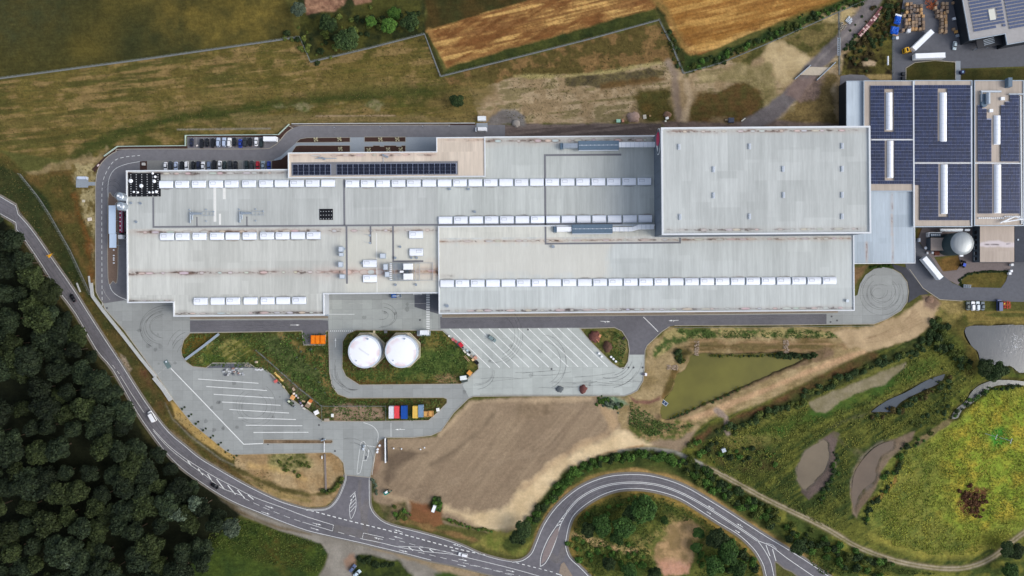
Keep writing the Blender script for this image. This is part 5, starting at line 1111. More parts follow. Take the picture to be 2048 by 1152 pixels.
def solar_hall(label, x0, y0, x1, y1, seed, outline=None):
    o = thing('solar_hall', (0, 0, 0), 0, label, 'factory hall', 'factory halls with solar roofs')
    q = [P(a, b, zH)[:2] for a, b in ((x0, y0), (x1, y0), (x1, y1), (x0, y1))]
    MB().prism(q, -.1, zH - .1).build('wall', M('old hall cladding', (120, 126, 134), .6, .1, .5), o)
    f = MB(); wallstrip(f, [(x0, y0), (x1, y0), (x1, y1), (x0, y1)], .35, zH - .2, zH + .3, closed=True); f.build('parapet', mUnit, o)
    tan_roof(x0, y0, x1, y1, zH, o, seed); return o
h1 = solar_hall('westernmost old solar roofed hall, above the blue grey roof', 1728, 161.5, 1827.5, 382, 31)
plain(h1, 'mounting_rail', 1741, 172, 1825.5, 277.5, zH, zH + .33, mFrame) if 0 else None
gp = M('rails under panels', (150, 158, 184), .6, .1, 1)
def pv(o, x0, y0, x1, y1, holes=()):
    tag(pv_block(x0, y0, x1, y1, holes=holes).build('solar_panel', mPV, o), kind='stuff')
    xs = sorted({x0, x1} | {h[0] for h in holes if x0 < h[0] < x1} | {h[2] for h in holes if x0 < h[2] < x1}); f = MB()
    for a, b in zip(xs[:-1], xs[1:]):
        ys = [y0, y1]; cuts = [(h[1], h[3]) for h in holes if h[0] < (a + b) / 2 < h[2]]; y = y0
        for c, d in sorted(cuts) + [(y1, y1)]:
            if c > y + .5: q = [P(i, j, zH + .3)[:2] for i, j in ((a + .05, y), (b - .05, y), (b - .05, c), (a + .05, c))]; f.prism(q, zH + .2, zH + .3)
            y = max(y, d)
    f.build('panel_rail', gp, o)
pv(h1, 1741, 171, 1825.5, 277.5, [(1768, 177, 1788, 264)]); pv(h1, 1742, 281, 1826, 368, [(1769, 281, 1789, 361)])
long_dome(h1, 1774, 185, 1785, 259, zH); long_dome(h1, 1776, 281.5, 1787, 355, zH)
h2 = solar_hall('middle old hall with the largest dark blue solar field', 1829, 161, 1944, 453, 32)
pv(h2, 1829, 170, 1941.5, 324, [(1875, 177, 1895, 284)]); pv(h2, 1830, 328, 1943, 440.5, [(1877, 328, 1897, 434), (1829, 369, 1840, 441)])
long_dome(h2, 1881.5, 185, 1894, 283, zH); long_dome(h2, 1884, 329, 1896, 427, zH)
h3 = solar_hall('easternmost old solar hall with stepped panels and a tank on its roof', 1949.5, 161, 2047, 451, 33)
pv(h3, 1955.5, 190, 2038.5, 323, [(1955, 189, 1993, 210), (1993, 189, 2011, 210), (2011, 189, 2020, 203), (1964, 200, 1993, 217), (1973, 200, 1993, 237), (1983, 210, 2002.5, 324), (1974, 200, 1992, 237), (1992, 229, 2002, 324)])
pv(h3, 1957, 328, 2040, 427, [(1984.5, 328, 2004, 428)])
long_dome(h3, 1990, 231, 2001.5, 288, zH); long_dome(h3, 1990.5, 329, 2003, 425.5, zH)
f = MB(); a_ = P(1947, 300, zH)
q = [P(a, b, zH - .6)[:2] for a, b in ((1944.4, 161), (1949.2, 161), (1949.2, 452), (1944.4, 452))]; f.prism(q, 0, zH - .6); f.build('valley_gutter', M('gutter grey', (116, 116, 118), .6, .2, 2, .3, .3), h2)
q = MB(); wallstrip(q, [(1827.2, 162), (1828.3, 455)], .6, zH, zH + .55); wallstrip(q, [(1743, 279.5), (1826, 279.3)], .5, zH, zH + .5); wallstrip(q, [(1830, 326), (1943, 326)], .5, zH, zH + .5); q.build('fire_wall', mCap, h2)
q = MB(); wallstrip(q, [(1942.7, 172), (1943.6, 451)], .55, zH + .02, zH + .4); q.build('gutter_edge', mHatch, h2)
q = MB(); wallstrip(q, [(1950, 326), (2043, 326.5)], .5, zH, zH + .45); wallstrip(q, [(2041.5, 192), (2044, 448)], .5, zH + .02, zH + .5); q.build('fire_wall', mCap, h3)
for x, y in ((2006, 197), (1983, 221)): plain(h3, 'roof_hatch', x - 3.5, y - 3, x + 3.5, y + 3, zH, zH + .9, mWhiteM)
plain(h3, 'plinth', 1962, 181, 2003, 184.5, zH, zH + .8, mSteel); plain(h3, 'plinth', 2018, 187, 2048, 188.8, zH, zH + 1.2, mSteel); plain(h3, 'stair_head', 2017, 155, 2025, 173, zH, zH + 2.5, mBlueG)
f = MB(); a_ = P(1976, 186, zH + 2); b_ = P(1976, 208, zH + 2); f.tube((a_[0], a_[1], zH + 2), (b_[0], b_[1], zH + 2), .95, 14); o = thing('filter_tank', (0, 0, 0), 0, 'pale horizontal filter tank on the roof of the easternmost solar hall', 'tank'); f.build('vessel', mUnit, o)
f = MB(); a_ = P(1971, 204, zH + 1); f.box(a_[0], a_[1] + 1.5, zH, 4.2, 5.0, 1.0); f.cyl(a_[0] - .6, a_[1] - 1, zH, 1.5, 1.2, 14); f.build('base', mBlueG, o)
f = MB(); a_ = P(1963, 183, zH + 1); b_ = P(1963, 203, zH + 1); f.tube((a_[0], a_[1], zH + 1), (b_[0], b_[1], zH + 1), .35, 8); f.build('pipe', mSteel, o)
# crane-like duct trestle at the lower right of the last hall
f = MB()
for a, b in (((2008, 443), (2030, 433)), ((2008, 444), (2046, 438)), ((2000, 446), (2022, 436)), ((2030, 433), (2048, 440))): f.tube(P(*a, zH + 1.2), P(*b, zH + 2.0), .3, 8)
o = thing('duct_trestle', (0, 0, 0), 0, 'white crossed pipes at the lower right edge of the solar roofs', 'pipes'); f.build('pipe', mWhiteM, o)
f = MB()
for k in range(22): p = P(1959 + 4 * k, 436 - (k > 12) * 3, zH + .6); f.box(p[0], p[1], zH, .5, .6, .5)
tag(f.build('ballast_block', mWhiteM, h3), kind='stuff')
# dark flank and light strip roof west of the old halls
W1 = thing('annex_hall', (0, 0, 0), 0, 'narrow annex with smooth pale roof and black west wall beside the solar halls', 'building')
q = [P(a, b, 8.0)[:2] for a, b in ((1693.5, 162), (1727.5, 162), (1727.5, 400), (1693.5, 400))]; MB().prism(q, -.1, 7.9).build('wall', mWallD, W1)
f = roof_tint(1693.5, 162, 1727.5, 300, (184, 196, 206), 35, [], 3, 2.5); k = (H - 8) / H; grid_object('roof', np.stack([(f.X - 1024) * S * k, (576 - f.Y) * S * k, np.full(f.X.shape, 8.0)], -1), f.c, f.a, mRoof, W1)
f = MB(); wallstrip(f, [(1693.5, 300), (1693.5, 162), (1727.5, 162)], .3, 7.7, 8.2); f.build('parapet', mUnit, W1)

# ---- small hall at the lower right of the old halls
W2 = thing('workshop_hall', (0, 0, 0), 0, 'brown roofed workshop with a pale tide mark and windows in its grey west wall', 'building')
zW = 5.5; q = [P(a, b, zW)[:2] for a, b in ((1960, 452), (2028.5, 452), (2028.5, 524), (1960, 524))]; MB().prism(q, -.1, zW - .1).build('wall', M('slate cladding', (84, 94, 104), .6, .1, .5), W2)
f = roof_tint(1960, 452, 2028.5, 524, (176, 162, 150), 36, [], 4, 1.6); wv = 489 + 0 * f.X
f.line([(1962, 489), (1985, 488), (1996, 486), (2006, 489), (2027, 490)], 9, (200, 190, 192), soft=1.5, warp=3); f.line([(1962, 489), (1990, 489), (2000, 490), (2020, 487)], 1.2, (90, 82, 84), soft=.8, warp=1, gate=hi(fbm(f.X, f.Y, 9, seed=9), .55, .2))
k = (H - zW) / H; grid_object('roof', np.stack([(f.X - 1024) * S * k, (576 - f.Y) * S * k, np.full(f.X.shape, zW)], -1), f.c, f.a, mRoof, W2)
xw2 = P(1960, 480, zW)[0]
for y in (464, 474, 484, 495, 506, 517):
    p = P(1960, y, zW); w = MB().box(xw2 - .06, p[1], 1.6, .14, 1.5, 1.8).build('window', M('window glass', (28, 34, 42), .1, .1, 1, spec=.8), W2)
    if y > 480: MB().box(xw2 - .16, p[1], 1.5, .12, 1.7, .18).build('sill', mWhiteM, w)
W3 = thing('black_roofed_shed', (0, 0, 0), 0, 'charcoal roofed shed at the right edge beside the brown workshop', 'building')
q = [P(a, b, 5)[:2] for a, b in ((2029.5, 452), (2130, 440), (2130, 522), (2029.5, 524))]; MB().prism(q, 0, 5).build('wall', M('charcoal roofing', (58, 62, 72), .8, .2, .6, .2, .1), W3)
plain(W3, 'roof_hatch', 2035, 478, 2038, 481, 5, 5.3, mUnit)

# ---- upper right hall with its tilted solar field
a10 = R(10.2); e1 = (math.cos(a10), -math.sin(a10)); e2 = (-math.sin(a10), -math.cos(a10)); zN = 7.0
N = thing('northern_hall', (0, 0, 0), 0, 'grey roofed hall turned at an angle in the upper right corner with solar panels', 'factory hall')
T10 = lambda a, b: (1940 + e1[0] * a + e2[0] * b, 80 + e1[1] * a + e2[1] * b)
ON = [T10(0, 0), T10(72, 0), T10(72, -22), T10(230, -22), T10(230, 200), T10(0, 200)]
q = [P(*p, zN)[:2] for p in ON]; MB().prism(q, -.1, zN - .08).build('wall', mWallD, N)
sheet('roof', ON, zN, M('warm grey roofing', (160, 158, 158), .8, .08, .8, .1, .05), parent=N, kind=None)
f = MB(); wallstrip(f, ON, .3, zN - .3, zN + .25, closed=True); f.build('parapet', mUnit, N)
f = MB(); g_ = MB()
for i in range(26):
    for j in range(16):
        a, b = 12 + i * 6.4, -20 + j * 6.9 + 28
        if 44 < a < 60 and 30 < b < 56: continue
        if 74 < a < 80 or (i < 11 and b < 14): continue
        if (i in (7, 8, 10) and b < 20): continue
        for s_ in (0, 3.1):
            qq = [P(*T10(a + x, b + y), zN + .4)[:2] for x, y in ((s_, 0), (s_ + 2.8, 0), (s_ + 2.8, 4.6), (s_, 4.6))]; f.prism(qq, zN + .3, zN + .38, bottom=False)
tag(f.build('solar_panel', M('weathered solar cells', (74, 88, 122), .3, .15, .8, spec=.6, gen='World'), N), kind='stuff')
qq = [P(*T10(x, y), zN + .9)[:2] for x, y in ((48, 32), (60, 32), (60, 54), (48, 54))]; MB().prism(qq, zN, zN + .5).build('skylight', M('cream acrylic', (206, 206, 196), .5, .05, 1), N)
qq = [P(*T10(x, y), 4)[:2] for x, y in ((12, -2), (68, -2), (68, -20), (12, -20))]; cano = thing('loading_canopy', (0, 0, 0), 0, 'dark loading dock canopy below the notch of the upper right hall', 'canopy')
MB().prism(qq, 3.6, 4).build('roof', M('dark canopy', (44, 46, 52), .6, .1, 1), cano)
f = MB()
for x in (14, 40, 66):
    p = P(*T10(x, -18), 3.6); f.box(p[0], p[1], 0, .3, .3, 3.6)
f.build('post', mUnit, cano)
f = MB()
for k in range(4): qq = [P(*T10(26 + k * .1, -5 - 3.2 * k), 4.2)[:2], P(*T10(48, -3 - 3.2 * k), 4.2)[:2], P(*T10(48, -4 - 3.2 * k), 4.2)[:2], P(*T10(26, -6 - 3.2 * k), 4.2)[:2]]; f.prism(qq, 4.02, 4.2)
f.build('rail', mUnit, cano)

# ---- tanks, silos
mTank = painted_mat('tank roof', fine=1.5, bump=0, rough=.5, spec=.3)
def big_tank(x, y, r, z, ox, oy, label, seed, streak):
    p = P(x, y, z); o = thing('storage_tank', (p[0], p[1], 0), 0, label, 'storage tank', 'white storage tanks in the grass island')
    rw = r * S * (H - z) / H
    MB().lathe(0, 0, [(rw * .985, 0), (rw * .985, z - .5)], 40).build('shell', M('tank shell', (160, 168, 176), .5, .08, .5), o, True)
    us = np.linspace(0, rw, 22); th = np.linspace(0, 2 * math.pi, 73); A_, T_ = np.meshgrid(us, th)
    W = np.stack([A_ * np.cos(T_), A_ * np.sin(T_), z - .5 + .5 * (1 - (A_ / rw) ** 2)], -1)
    f = Field(W[..., 0] * 4, W[..., 1] * 4, (240, 242, 248), .02); n = fbm(f.X, f.Y, 14, seed=seed, octv=5)
    f.line([(0, 0), (.1, .1)], 200, (220, 192, 194), soft=3, warp=0, op=.75, gate=np.clip((np.hypot(f.X, f.Y) / (rw * 4) - .55) * 3, 0, 1) * hi(n, .62, .3) * (np.abs(f.X * .6 - f.Y * .8) > 12))
    if streak: f.line([(-10, 6), (8, -6)], 1.8, (170, 170, 172), soft=2, warp=2, op=.8)
    grid_object('roof', W, f.c, f.a, mTank, o)
    f = MB(); f.lathe(0, 0, [(rw, z - .65), (rw + .12, z - .6), (rw + .12, z - .45), (rw, z - .42)], 40); f.build('rim', mHatch, o)
    c = P(ox, oy, .35); R8 = 34.2 * S / math.cos(math.pi / 8)
    f = MB(); f.prism([(c[0] - p[0] + R8 * math.cos(math.pi / 8 + k * math.pi / 4), c[1] - p[1] + R8 * math.sin(math.pi / 8 + k * math.pi / 4)) for k in range(8)], 0, .35); f.build('foundation_slab', M('cream concrete', (196, 186, 160), .85, .1, 1), o)
    f = MB(); ring = [(ox + 34 / math.cos(math.pi / 8) * math.cos(math.pi / 8 + k * math.pi / 4), oy + 34 / math.cos(math.pi / 8) * math.sin(math.pi / 8 + k * math.pi / 4)) for k in range(8)]
    k_ = MB(); wallstrip(k_, ring, .3, .35, .75, closed=True); k_.v = [(v[0] - p[0], v[1] - p[1], v[2]) for v in k_.v]; k_.build('slab_rim', M('cream concrete', (196, 186, 160)), o)
    f = MB(); f.box(rw * .2, rw + .1, 0, 1.2, .15, z); f.build('ladder', mSteel, o)
    f = MB()
    for k in range(36): a = k * math.pi / 18; b = a + math.pi / 18; f.tube((rw * .97 * math.cos(a), rw * .97 * math.sin(a), z + .55), (rw * .97 * math.cos(b), rw * .97 * math.sin(b), z + .55), .035, 4); f.tube((rw * .97 * math.cos(a), rw * .97 * math.sin(a), z - .5), (rw * .97 * math.cos(a), rw * .97 * math.sin(a), z + .55), .03, 4)
    tag(f.build('guard_rail', mHatch, o), kind='stuff'); f = MB(); f.cyl(rw * .2, rw * .78, z - .4, .45, .6, 12); f.cyl(-rw * .5, -rw * .55, z - .4, .3, .5, 10); f.build('roof_fitting', mUnit, o)
    MB().tube((rw + .3, .6, .4), (rw + .3, .6, z - 1), .12, 8).build('pipe', mSteel, o)
    return o
big_tank(728.8, 703.5, 32.8, 7.5, 734.5, 700, 'left white storage tank with a grey streak across its roof', 3, True)
big_tank(802.5, 703, 32.6, 7.5, 806, 700, 'right white storage tank with pink dirt along its roof edge', 8, False)
def silo(x, y, r, z, label):
    p = P(x, y, z); o = thing('silo', (p[0], p[1], 0), 0, label, 'silo', 'slim silver silos west of the hall'); rw = r * S
    MB().lathe(0, 0, [(rw, 1.2), (rw, z - .8), (rw * .9, z - .35), (rw * .3, z)], 20).build('shell', mSteel, o, True)
    f = MB()
    for k in range(4): f.box(rw * .8 * math.cos(k * 1.57 + .7), rw * .8 * math.sin(k * 1.57 + .7), 0, .2, .2, 1.4)
    f.build('leg', mSteel, o)
    f = MB(); f.box(-.3, .2, z - .1, .9, .8, .5); f.cyl(.6, -.4, z - .3, .3, .7, 8); f.build('top_filter', mWhiteM, o)
    f = MB()
    for k in range(18): a = 2 * math.pi * k / 18; b = a + 2 * math.pi / 18; f.tube((rw * .98 * math.cos(a), rw * .98 * math.sin(a), z + .2), (rw * .98 * math.cos(b), rw * .98 * math.sin(b), z + .2), .05, 4)
    f.build('guard_rail', mUnit, o)
silo(238, 392.5, 8, 14, 'upper silver silo by the west wall of the hall'); silo(239, 412, 8.3, 14, 'lower silver silo just above the maroon tanker truck')
p = P(1927, 486.5, 12); o = thing('storage_tank', (p[0], p[1], 0), 0, 'large grey domed tank with dark green shell beside the brown workshop', 'storage tank')
r_ = 23 * S * (H - 12) / H; f = MB(); f.lathe(0, 0, [(r_, 0), (r_, 11)], 36); f.build('shell', M('dark green shell', (46, 62, 66), .5, .1, .5), o, True)
f = MB(); f.lathe(0, 0, [(r_ + .1, 10.9), (r_ + .1, 11.1), (r_ * .7, 11.7), (r_ * .35, 12), (.1, 12.1)], 36); f.build('roof', M('brushed aluminium', (150, 156, 160), .4, .12, .35, stretch=(2.5, .3, 1), metal=.35), o, True)
MB().box(-.2, -r_ - .3, 10.4, 1.6, 1.0, .6).build('outlet_box', mWhiteM, o)
o = thing('pump_house', (0, 0, 0), 0, 'small square pump house with beige roof left of the grey domed tank', 'building')
q = [P(a, b, 4)[:2] for a, b in ((1862, 476), (1887, 476), (1887, 500.5), (1862, 500.5))]; MB().prism(q, 0, 3.9).build('wall', M('slate cladding', (84, 94, 104)), o)
q = [P(a, b, 4)[:2] for a, b in ((1861.5, 475.5), (1887.5, 475.5), (1887.5, 501), (1861.5, 501))]; MB().prism(q, 3.9, 4.15).build('roof', M('beige roofing', (162, 148, 138), .8, .1, 1), o)
o = thing('cooling_rack', (0, 0, 0), 0, 'white framed machinery rack above the small pump house', 'machinery')
plain(o, 'frame', 1857, 464.5, 1884, 466, 0, 2.2, mWhiteM); plain(o, 'frame', 1857, 466, 1859, 474, 0, 2.2, mWhiteM); plain(o, 'core', 1861, 467, 1882, 473, 0, 1.8, mBlueG)
for k in range(5): plain(o, 'fan_cover', 1862 + 4 * k, 468, 1865 + 4 * k, 472, 1.8, 2.0, mSteel)
o = thing('pipe_bridge', (0, 0, 0), 0, 'white pipe bridge along the lower wall of the middle solar hall', 'pipes')
plain(o, 'duct', 1881, 457.5, 1926, 460.5, 2.5, 3.2, mWhiteM); plain(o, 'duct', 1930, 458, 1940, 462, 2.5, 3.3, mHatch); plain(o, 'support', 1881, 461, 1926, 462.5, 0, 2.4, mSteel)

# ================================================================== VEGETATION
def leafcloud(name, lobes, n, size, mat, seed, flat=0.0):
    g = np.random.default_rng(seed); L = np.array(lobes, np.float64); w = L[:, 3] ** 2; w /= w.sum()
    k = g.choice(len(L), n, p=w); d = g.normal(size=(n, 3)); d[:, 2] = np.abs(d[:, 2]) * 1.1 - .35; d /= np.linalg.norm(d, axis=1)[:, None]
    rr = L[k, 3] * (0.55 + 0.5 * g.random(n) ** .6); lump = 1 + .14 * np.sin(d[:, 0] * 9 + k) * np.cos(d[:, 1] * 8 - k * 2)
    p = L[k, :3] + d * (rr * lump)[:, None] * np.array([1, 1, .8])
    nv = d + g.normal(size=(n, 3)) * .55; nv[:, 2] += .35; nv /= np.linalg.norm(nv, axis=1)[:, None]
    t = np.cross(nv, g.normal(size=(n, 3))); t /= np.linalg.norm(t, axis=1)[:, None]; b = np.cross(nv, t)
    s = size * (.55 + .9 * g.random(n))[:, None]; a = .75 * s
    q = np.stack([p - t * s, p - b * a * .8 + nv * s * .2, p + t * s, p + b * a], 1).reshape(-1, 3)
    return quadmesh(name, q, mat)
def quadmesh(name, q, mat):
    n = len(q) // 4; me = bpy.data.meshes.new(name); me.vertices.add(n * 4); me.vertices.foreach_set('co', q.reshape(-1).astype(np.float32))
    me.loops.add(n * 4); me.loops.foreach_set('vertex_index', np.arange(n * 4, dtype=np.int32)); me.polygons.add(n)
    me.polygons.foreach_set('loop_start', np.arange(0, n * 4, 4, dtype=np.int32)); me.materials.append(mat); me.update(calc_edges=True); return me
mF1 = leaf_mat('forest leaves', (28, 38, 27), (46, 56, 36), .5); mF2 = leaf_mat('olive forest leaves', (38, 47, 27), (54, 63, 34)); mF3 = leaf_mat('grey green leaves', (66, 78, 64), (88, 100, 82)); mF4 = leaf_mat('fresh leaves', (62, 104, 38), (84, 124, 46))  # cloud shade over the wood is put into the dark forest greens
mB1 = leaf_mat('bush leaves', (56, 86, 36), (80, 110, 46)); mB2 = leaf_mat('dark bush leaves', (42, 58, 34), (58, 74, 40)); mB3 = leaf_mat('russet leaves', (92, 58, 44), (112, 80, 52))
mBark = M('bark', (84, 72, 60), .9, .3, 3)
def limbs(h, r, spread, seed):
    rg = random.Random(seed); f = MB(); f.tube((0, 0, -.3), (0, 0, h * .55), r, 8, r * .6)
    for k in range(5):
        a = k * 1.26 + rg.random(); f.tube((0, 0, h * (.3 + .05 * k)), (math.cos(a) * spread, math.sin(a) * spread, h * (.6 + .06 * k)), r * .45, 6, r * .15)
    return f.mesh('trunk', mBark)
def crown_lobes(seed, rad, h, n=9):
    rg = random.Random(seed); o = [(0, 0, h * .72, rad * .62)]
    for k in range(n):
        a = k * 2.4 + rg.random(); d = rad * rg.uniform(.35, .68); o.append((math.cos(a) * d, math.sin(a) * d, h * rg.uniform(.55, .82), rad * rg.uniform(.28, .44)))
    return o
FT = [(crown_lobes(s, 7, 14, 10), limbs(14, .35, 4, s)) for s in range(5)]
crowns = {(m.name, s): leafcloud('crown', FT[s][0], 4200, .5, m, s * 7 + i) for i, m in enumerate((mF1, mF2, mF3)) for s in range(5 if i < 2 else 2)}
def plant_tree(name, x, y, z_top, mat, s, sc, label, cat, group):
    p = P(x, y, z_top); o = thing(name, (p[0], p[1], 0), random.uniform(0, 6.28), label, cat, group)
    if (mat.name, s) not in crowns: crowns[(mat.name, s)] = leafcloud('crown', FT[s][0], 4200, .5, mat, s + 99)
    link('crown', crowns[(mat.name, s)], o); link('trunk', FT[s][1], o); o.scale = (sc, sc, z_top / 14.0); return o
forest = [(-200, 380), (-60, 400), (0, 440), (40, 486), (86, 560), (140, 645), (205, 740), (262, 835), (318, 915), (388, 975), (428, 1010), (462, 1050), (452, 1088), (415, 1130), (392, 1180), (380, 1290), (-200, 1290)]
xx, yy = np.meshgrid(np.arange(-180, 470, 39), np.arange(400, 1290, 39)); xx = xx.astype(np.float32); yy = yy.astype(np.float32)
jx = RNG.uniform(-12, 12, xx.shape); jy = RNG.uniform(-12, 12, yy.shape); xx[1::2] += 18; ok = sdist(forest, xx + jx, yy + jy)
holes = [(330, 560), (300, 850 + 0), (100, 1040), (20, 680), (130, 930), (330, 1085), (180, 905), (5, 545)]
for x, y, d in zip((xx + jx).ravel(), (yy + jy).ravel(), ok.ravel()):
    if d < 2 or x < -55 or y > 1205 or any(math.hypot(x - a, y - b) < 17 for a, b in holes): continue
    if random.random() < .07: continue
    m = random.choices((mF1, mF2), (.72, .28))[0]; small = d < 16
    if small: sc, zt, lb = random.uniform(.5, .66), random.uniform(6, 8.5), 'smaller dark broadleaf tree on the forest edge beside the main road'
    else: sc, zt, lb = random.choice((random.uniform(.6, .8), random.uniform(.8, 1.2))), random.uniform(10.5, 17), 'tall broadleaf tree inside the dark forest at the lower left'
    lb = lb.replace('dark broadleaf', 'olive green broadleaf').replace('tall broadleaf', 'tall olive green broadleaf') if m is mF2 else lb
    zone = 'at the left edge of the picture' if x < 25 else 'along the bottom edge' if y > 1080 else 'nearest the road above the white van' if x + y * .2 > 250 and y < 830 else 'nearest the hatched road bend' if x > 300 and y > 860 else 'in the upper part of the wood' if y < 700 else 'in the middle of the wood' if y < 920 else 'in the lower part of the wood'
    if not small: lb = lb.replace('inside the dark forest at the lower left', zone)
    plant_tree('forest_tree', x, y, zt, m, random.randrange(5), sc, lb, 'tree', 'forest edge trees' if small else 'forest trees ' + zone)
for x, y, l in ((125, 1128, 'pale grey green tree at the bottom edge of the forest'), (385, 1015, 'pale leaved tree at the forest edge nearest the hatched road'), (352, 1032, 'pale leaved tree just inside the forest from the road bend'), (455, 1062, 'grey green tree at the forest corner beside the open grass')): plant_tree('pale_tree', x, y, 15, mF3, 1, .72, l, 'tree', 'pale trees of the forest')
for x, y, l in ((50, 610, 'yellowish green tree in the upper forest'), (14, 690, 'bright green tree at the left edge of the forest'), (8, 1110, 'bright olive tree at the bottom left corner')): plant_tree('broadleaf_tree', x, y, 15, mF2, 2, .8, l, 'tree', 'brighter trees of the forest')
# separate trees
mTr = leaf_mat('garden tree leaves', (42, 66, 32), (60, 86, 38))
for x, y, r, m, l in ((593, 17, 3.9, mF3, 'grey green tree at the top of the meadow beside the soil patch'), (651, 44, 4.8, mB2, 'dark tree below the bare soil patch in the top scrub'), (690, 74, 6.6, mB2, 'largest dark tree in the top scrub, beside the fence'), (742, 40, 2.9, mB1, 'small bright green tree in the middle of the top scrub'), (776, 50, 4.2, mB1, 'tall bright green tree in the top scrub'), (788, 24, 3.6, mB1, 'bright green tree behind the tall one in the top scrub'), (818, 40, 5.0, mB2, 'dark purplish tree at the right end of the top scrub'), (912, 200, 3.7, mB2, 'lone round dark tree on the mown slope'),
    (1288, 1020, 7.0, mB1, 'largest tree on the inside of the road loop'), (1208, 1056, 5.6, mB1, 'broad tree nearest the left bend of the road loop'), (1252, 1056, 5.8, mB1, 'broad tree in the middle of the loop clump'), (1262, 1030, 4.6, mB2, 'dark tree between the two clumps inside the loop'), (1178, 1062, 4.2, mB2, 'dark tree at the left tip of the loop clump'), (1236, 1078, 4.2, mB1, 'green tree at the lower side of the loop clump'), (1217, 1130, 3.6, mB2, 'dark round tree at the bottom left of the loop'), (1262, 1146, 4.4, mB1, 'tree at the bottom edge inside the loop'), (1310, 1150, 3.8, mB2, 'dark tree at the bottom edge right of its neighbour'), (1330, 1042, 2.4, mB1, 'small tree standing alone beside the loop soil patch'),
    (1400, 1068, 3.2, mB1, 'small green tree at the right rim of the pink soil'), (1436, 1084, 5.6, mB2, 'dark tree in the right clump inside the loop'), (1462, 1110, 6.4, mB1, 'big tree in the right clump inside the loop'), (1432, 1136, 5.6, mB1, 'tree low in the right clump inside the loop'), (1480, 1140, 5.0, mB1, 'tree at the right end of the clump near the road'), (1392, 1098, 2.8, mB1, 'small tree at the lower right of the pink soil'),
    (1048, 1064, 5.0, mB2, 'dark tree at the left end of the roadside hedge'), (1036, 1078, 4.4, mB2, 'dark bushy tree just below the hedge end'), (1978, 738, 4.6, mB2, 'left half of the dark tree pair by the grey pond'), (2006, 742, 4.8, mB2, 'right half of the dark tree pair by the grey pond'), (1992, 750, 3.8, mB2, 'lower dark bush of the pair by the grey pond'),
    (2022, 1102, 4.2, mB2, 'dark tree in the bottom right corner beside the track'), (2040, 1108, 4.4, mB2, 'dark tree at the right edge below the track'), (2030, 1146, 4.4, mB1, 'green tree in the very bottom right corner'), (1600, 1098, 4.4, mB2, 'dark tree between the track and the road near the fork')):
    plant_tree('broadleaf_tree', x, y, r * 1.7, mTr if m is mB1 and y > 900 else m, random.randrange(5), r / 7.0, l, 'tree', None)
# bushes
BL = [[(0, 0, .9, 1.0)] + [(math.cos(a * 1.3 + s) * .9, math.sin(a * 1.3 + s) * .9, random.uniform(.5, 1.0), random.uniform(.45, .7)) for a in range(5)] for s in range(4)]
mB6 = leaf_mat('brown scrub leaves', (62, 52, 32), (86, 78, 42)); mB5 = leaf_mat('olive bush leaves', (70, 82, 38), (92, 100, 46))
bush = {(m.name, s): leafcloud('foliage', BL[s], 420, .30, m, s + 40) for m in (mB1, mB2, mB5, mB3, mF3) for s in range(4)}
stemm = MB().tube((0, 0, -.2), (0, 0, .9), .08, 5).mesh('stem', mBark)
def put_bush(x, y, r, m, label, group, name='bush', cat='bush'):
    p = P(x, y, r * .7); o = thing(name, (p[0], p[1], -.1), random.uniform(0, 6.28), label, cat, group); sc = r * S / 1.6
    link('foliage', bush[(m.name, random.randrange(4))], o); link('stem', stemm, o); o.scale = (sc * random.uniform(.85, 1.2), sc * random.uniform(.85, 1.2), sc); return o
def belt(pts, w, n, rr, mats, label, group, keep=False):
    line = walk(pts, 1.0)
    if not keep:      # low growth that reads as one mass
        acc = {}
        for k in range(int(n * 1.5)):
            q = line[int((k + random.random() * .8) / (n * 1.5) * (len(line) - 1))]; d = random.gauss(0, w * .42); r = random.uniform(rr[0] * .6, rr[1] * .95); m = random.choice(mats)
            x, y, _ = P(q[0] - math.sin(q[2]) * d, q[1] + math.cos(q[2]) * d); sc = r * S / 1.6; a_ = random.uniform(0, 6.28)
            if (m.name, 'lo') not in bush: bush[(m.name, 'lo')] = np.array([v.co[:] for v in leafcloud('t', BL[0], 150, .42, m, 77).vertices])
            c = bush[(m.name, 'lo')] * sc; acc.setdefault(m.name, (m, []))[1].append(np.stack([x + c[:, 0] * math.cos(a_) - c[:, 1] * math.sin(a_), y + c[:, 0] * math.sin(a_) + c[:, 1] * math.cos(a_), c[:, 2] * .8 - .1], 1))
        for m, qs in acc.values(): tag(link('undergrowth', quadmesh('undergrowth', np.concatenate(qs), m)), label.replace(' bush ', ' low growth '), 'undergrowth', None, 'stuff')
        return
    for k in range(n):
        q = line[int((k + random.random() * .8) / n * (len(line) - 1))]; d = random.uniform(-w, w) / 2
        put_bush(q[0] - math.sin(q[2]) * d, q[1] + math.cos(q[2]) * d, random.uniform(*rr), random.choice(mats), label, group)
belt([(1062, 1052), (1098, 1004), (1138, 962), (1172, 938), (1212, 924), (1270, 914), (1340, 920), (1376, 936)], 15, 74, (5, 9), (mB1, mB1, mB2), 'green hedge bush between the sandy bank and the loop road', 'bushes of the hedge above the loop road', True)
belt([(1380, 936), (1430, 968), (1500, 1012), (1560, 1050)], 34, 70, (5, 10), (mB1, mB5, mB2), 'green bush on the strip between field track and loop road', 'bushes between field track and loop road', True)
belt([(1580, 1060), (1650, 1100), (1720, 1128), (1790, 1150)], 44, 56, (4, 9), (mB1, mB2, mB5), 'bush in the rough strip below the field track', 'bushes below the field track', True)
belt([(1878, 636), (1852, 690), (1800, 716), (1740, 734), (1680, 758), (1600, 800), (1500, 842), (1430, 868)], 12, 62, (4, 9), (mB2, mB2, mB5), 'dark low bush on the slope under the sandy platform', 'dark bushes along the slope edge')
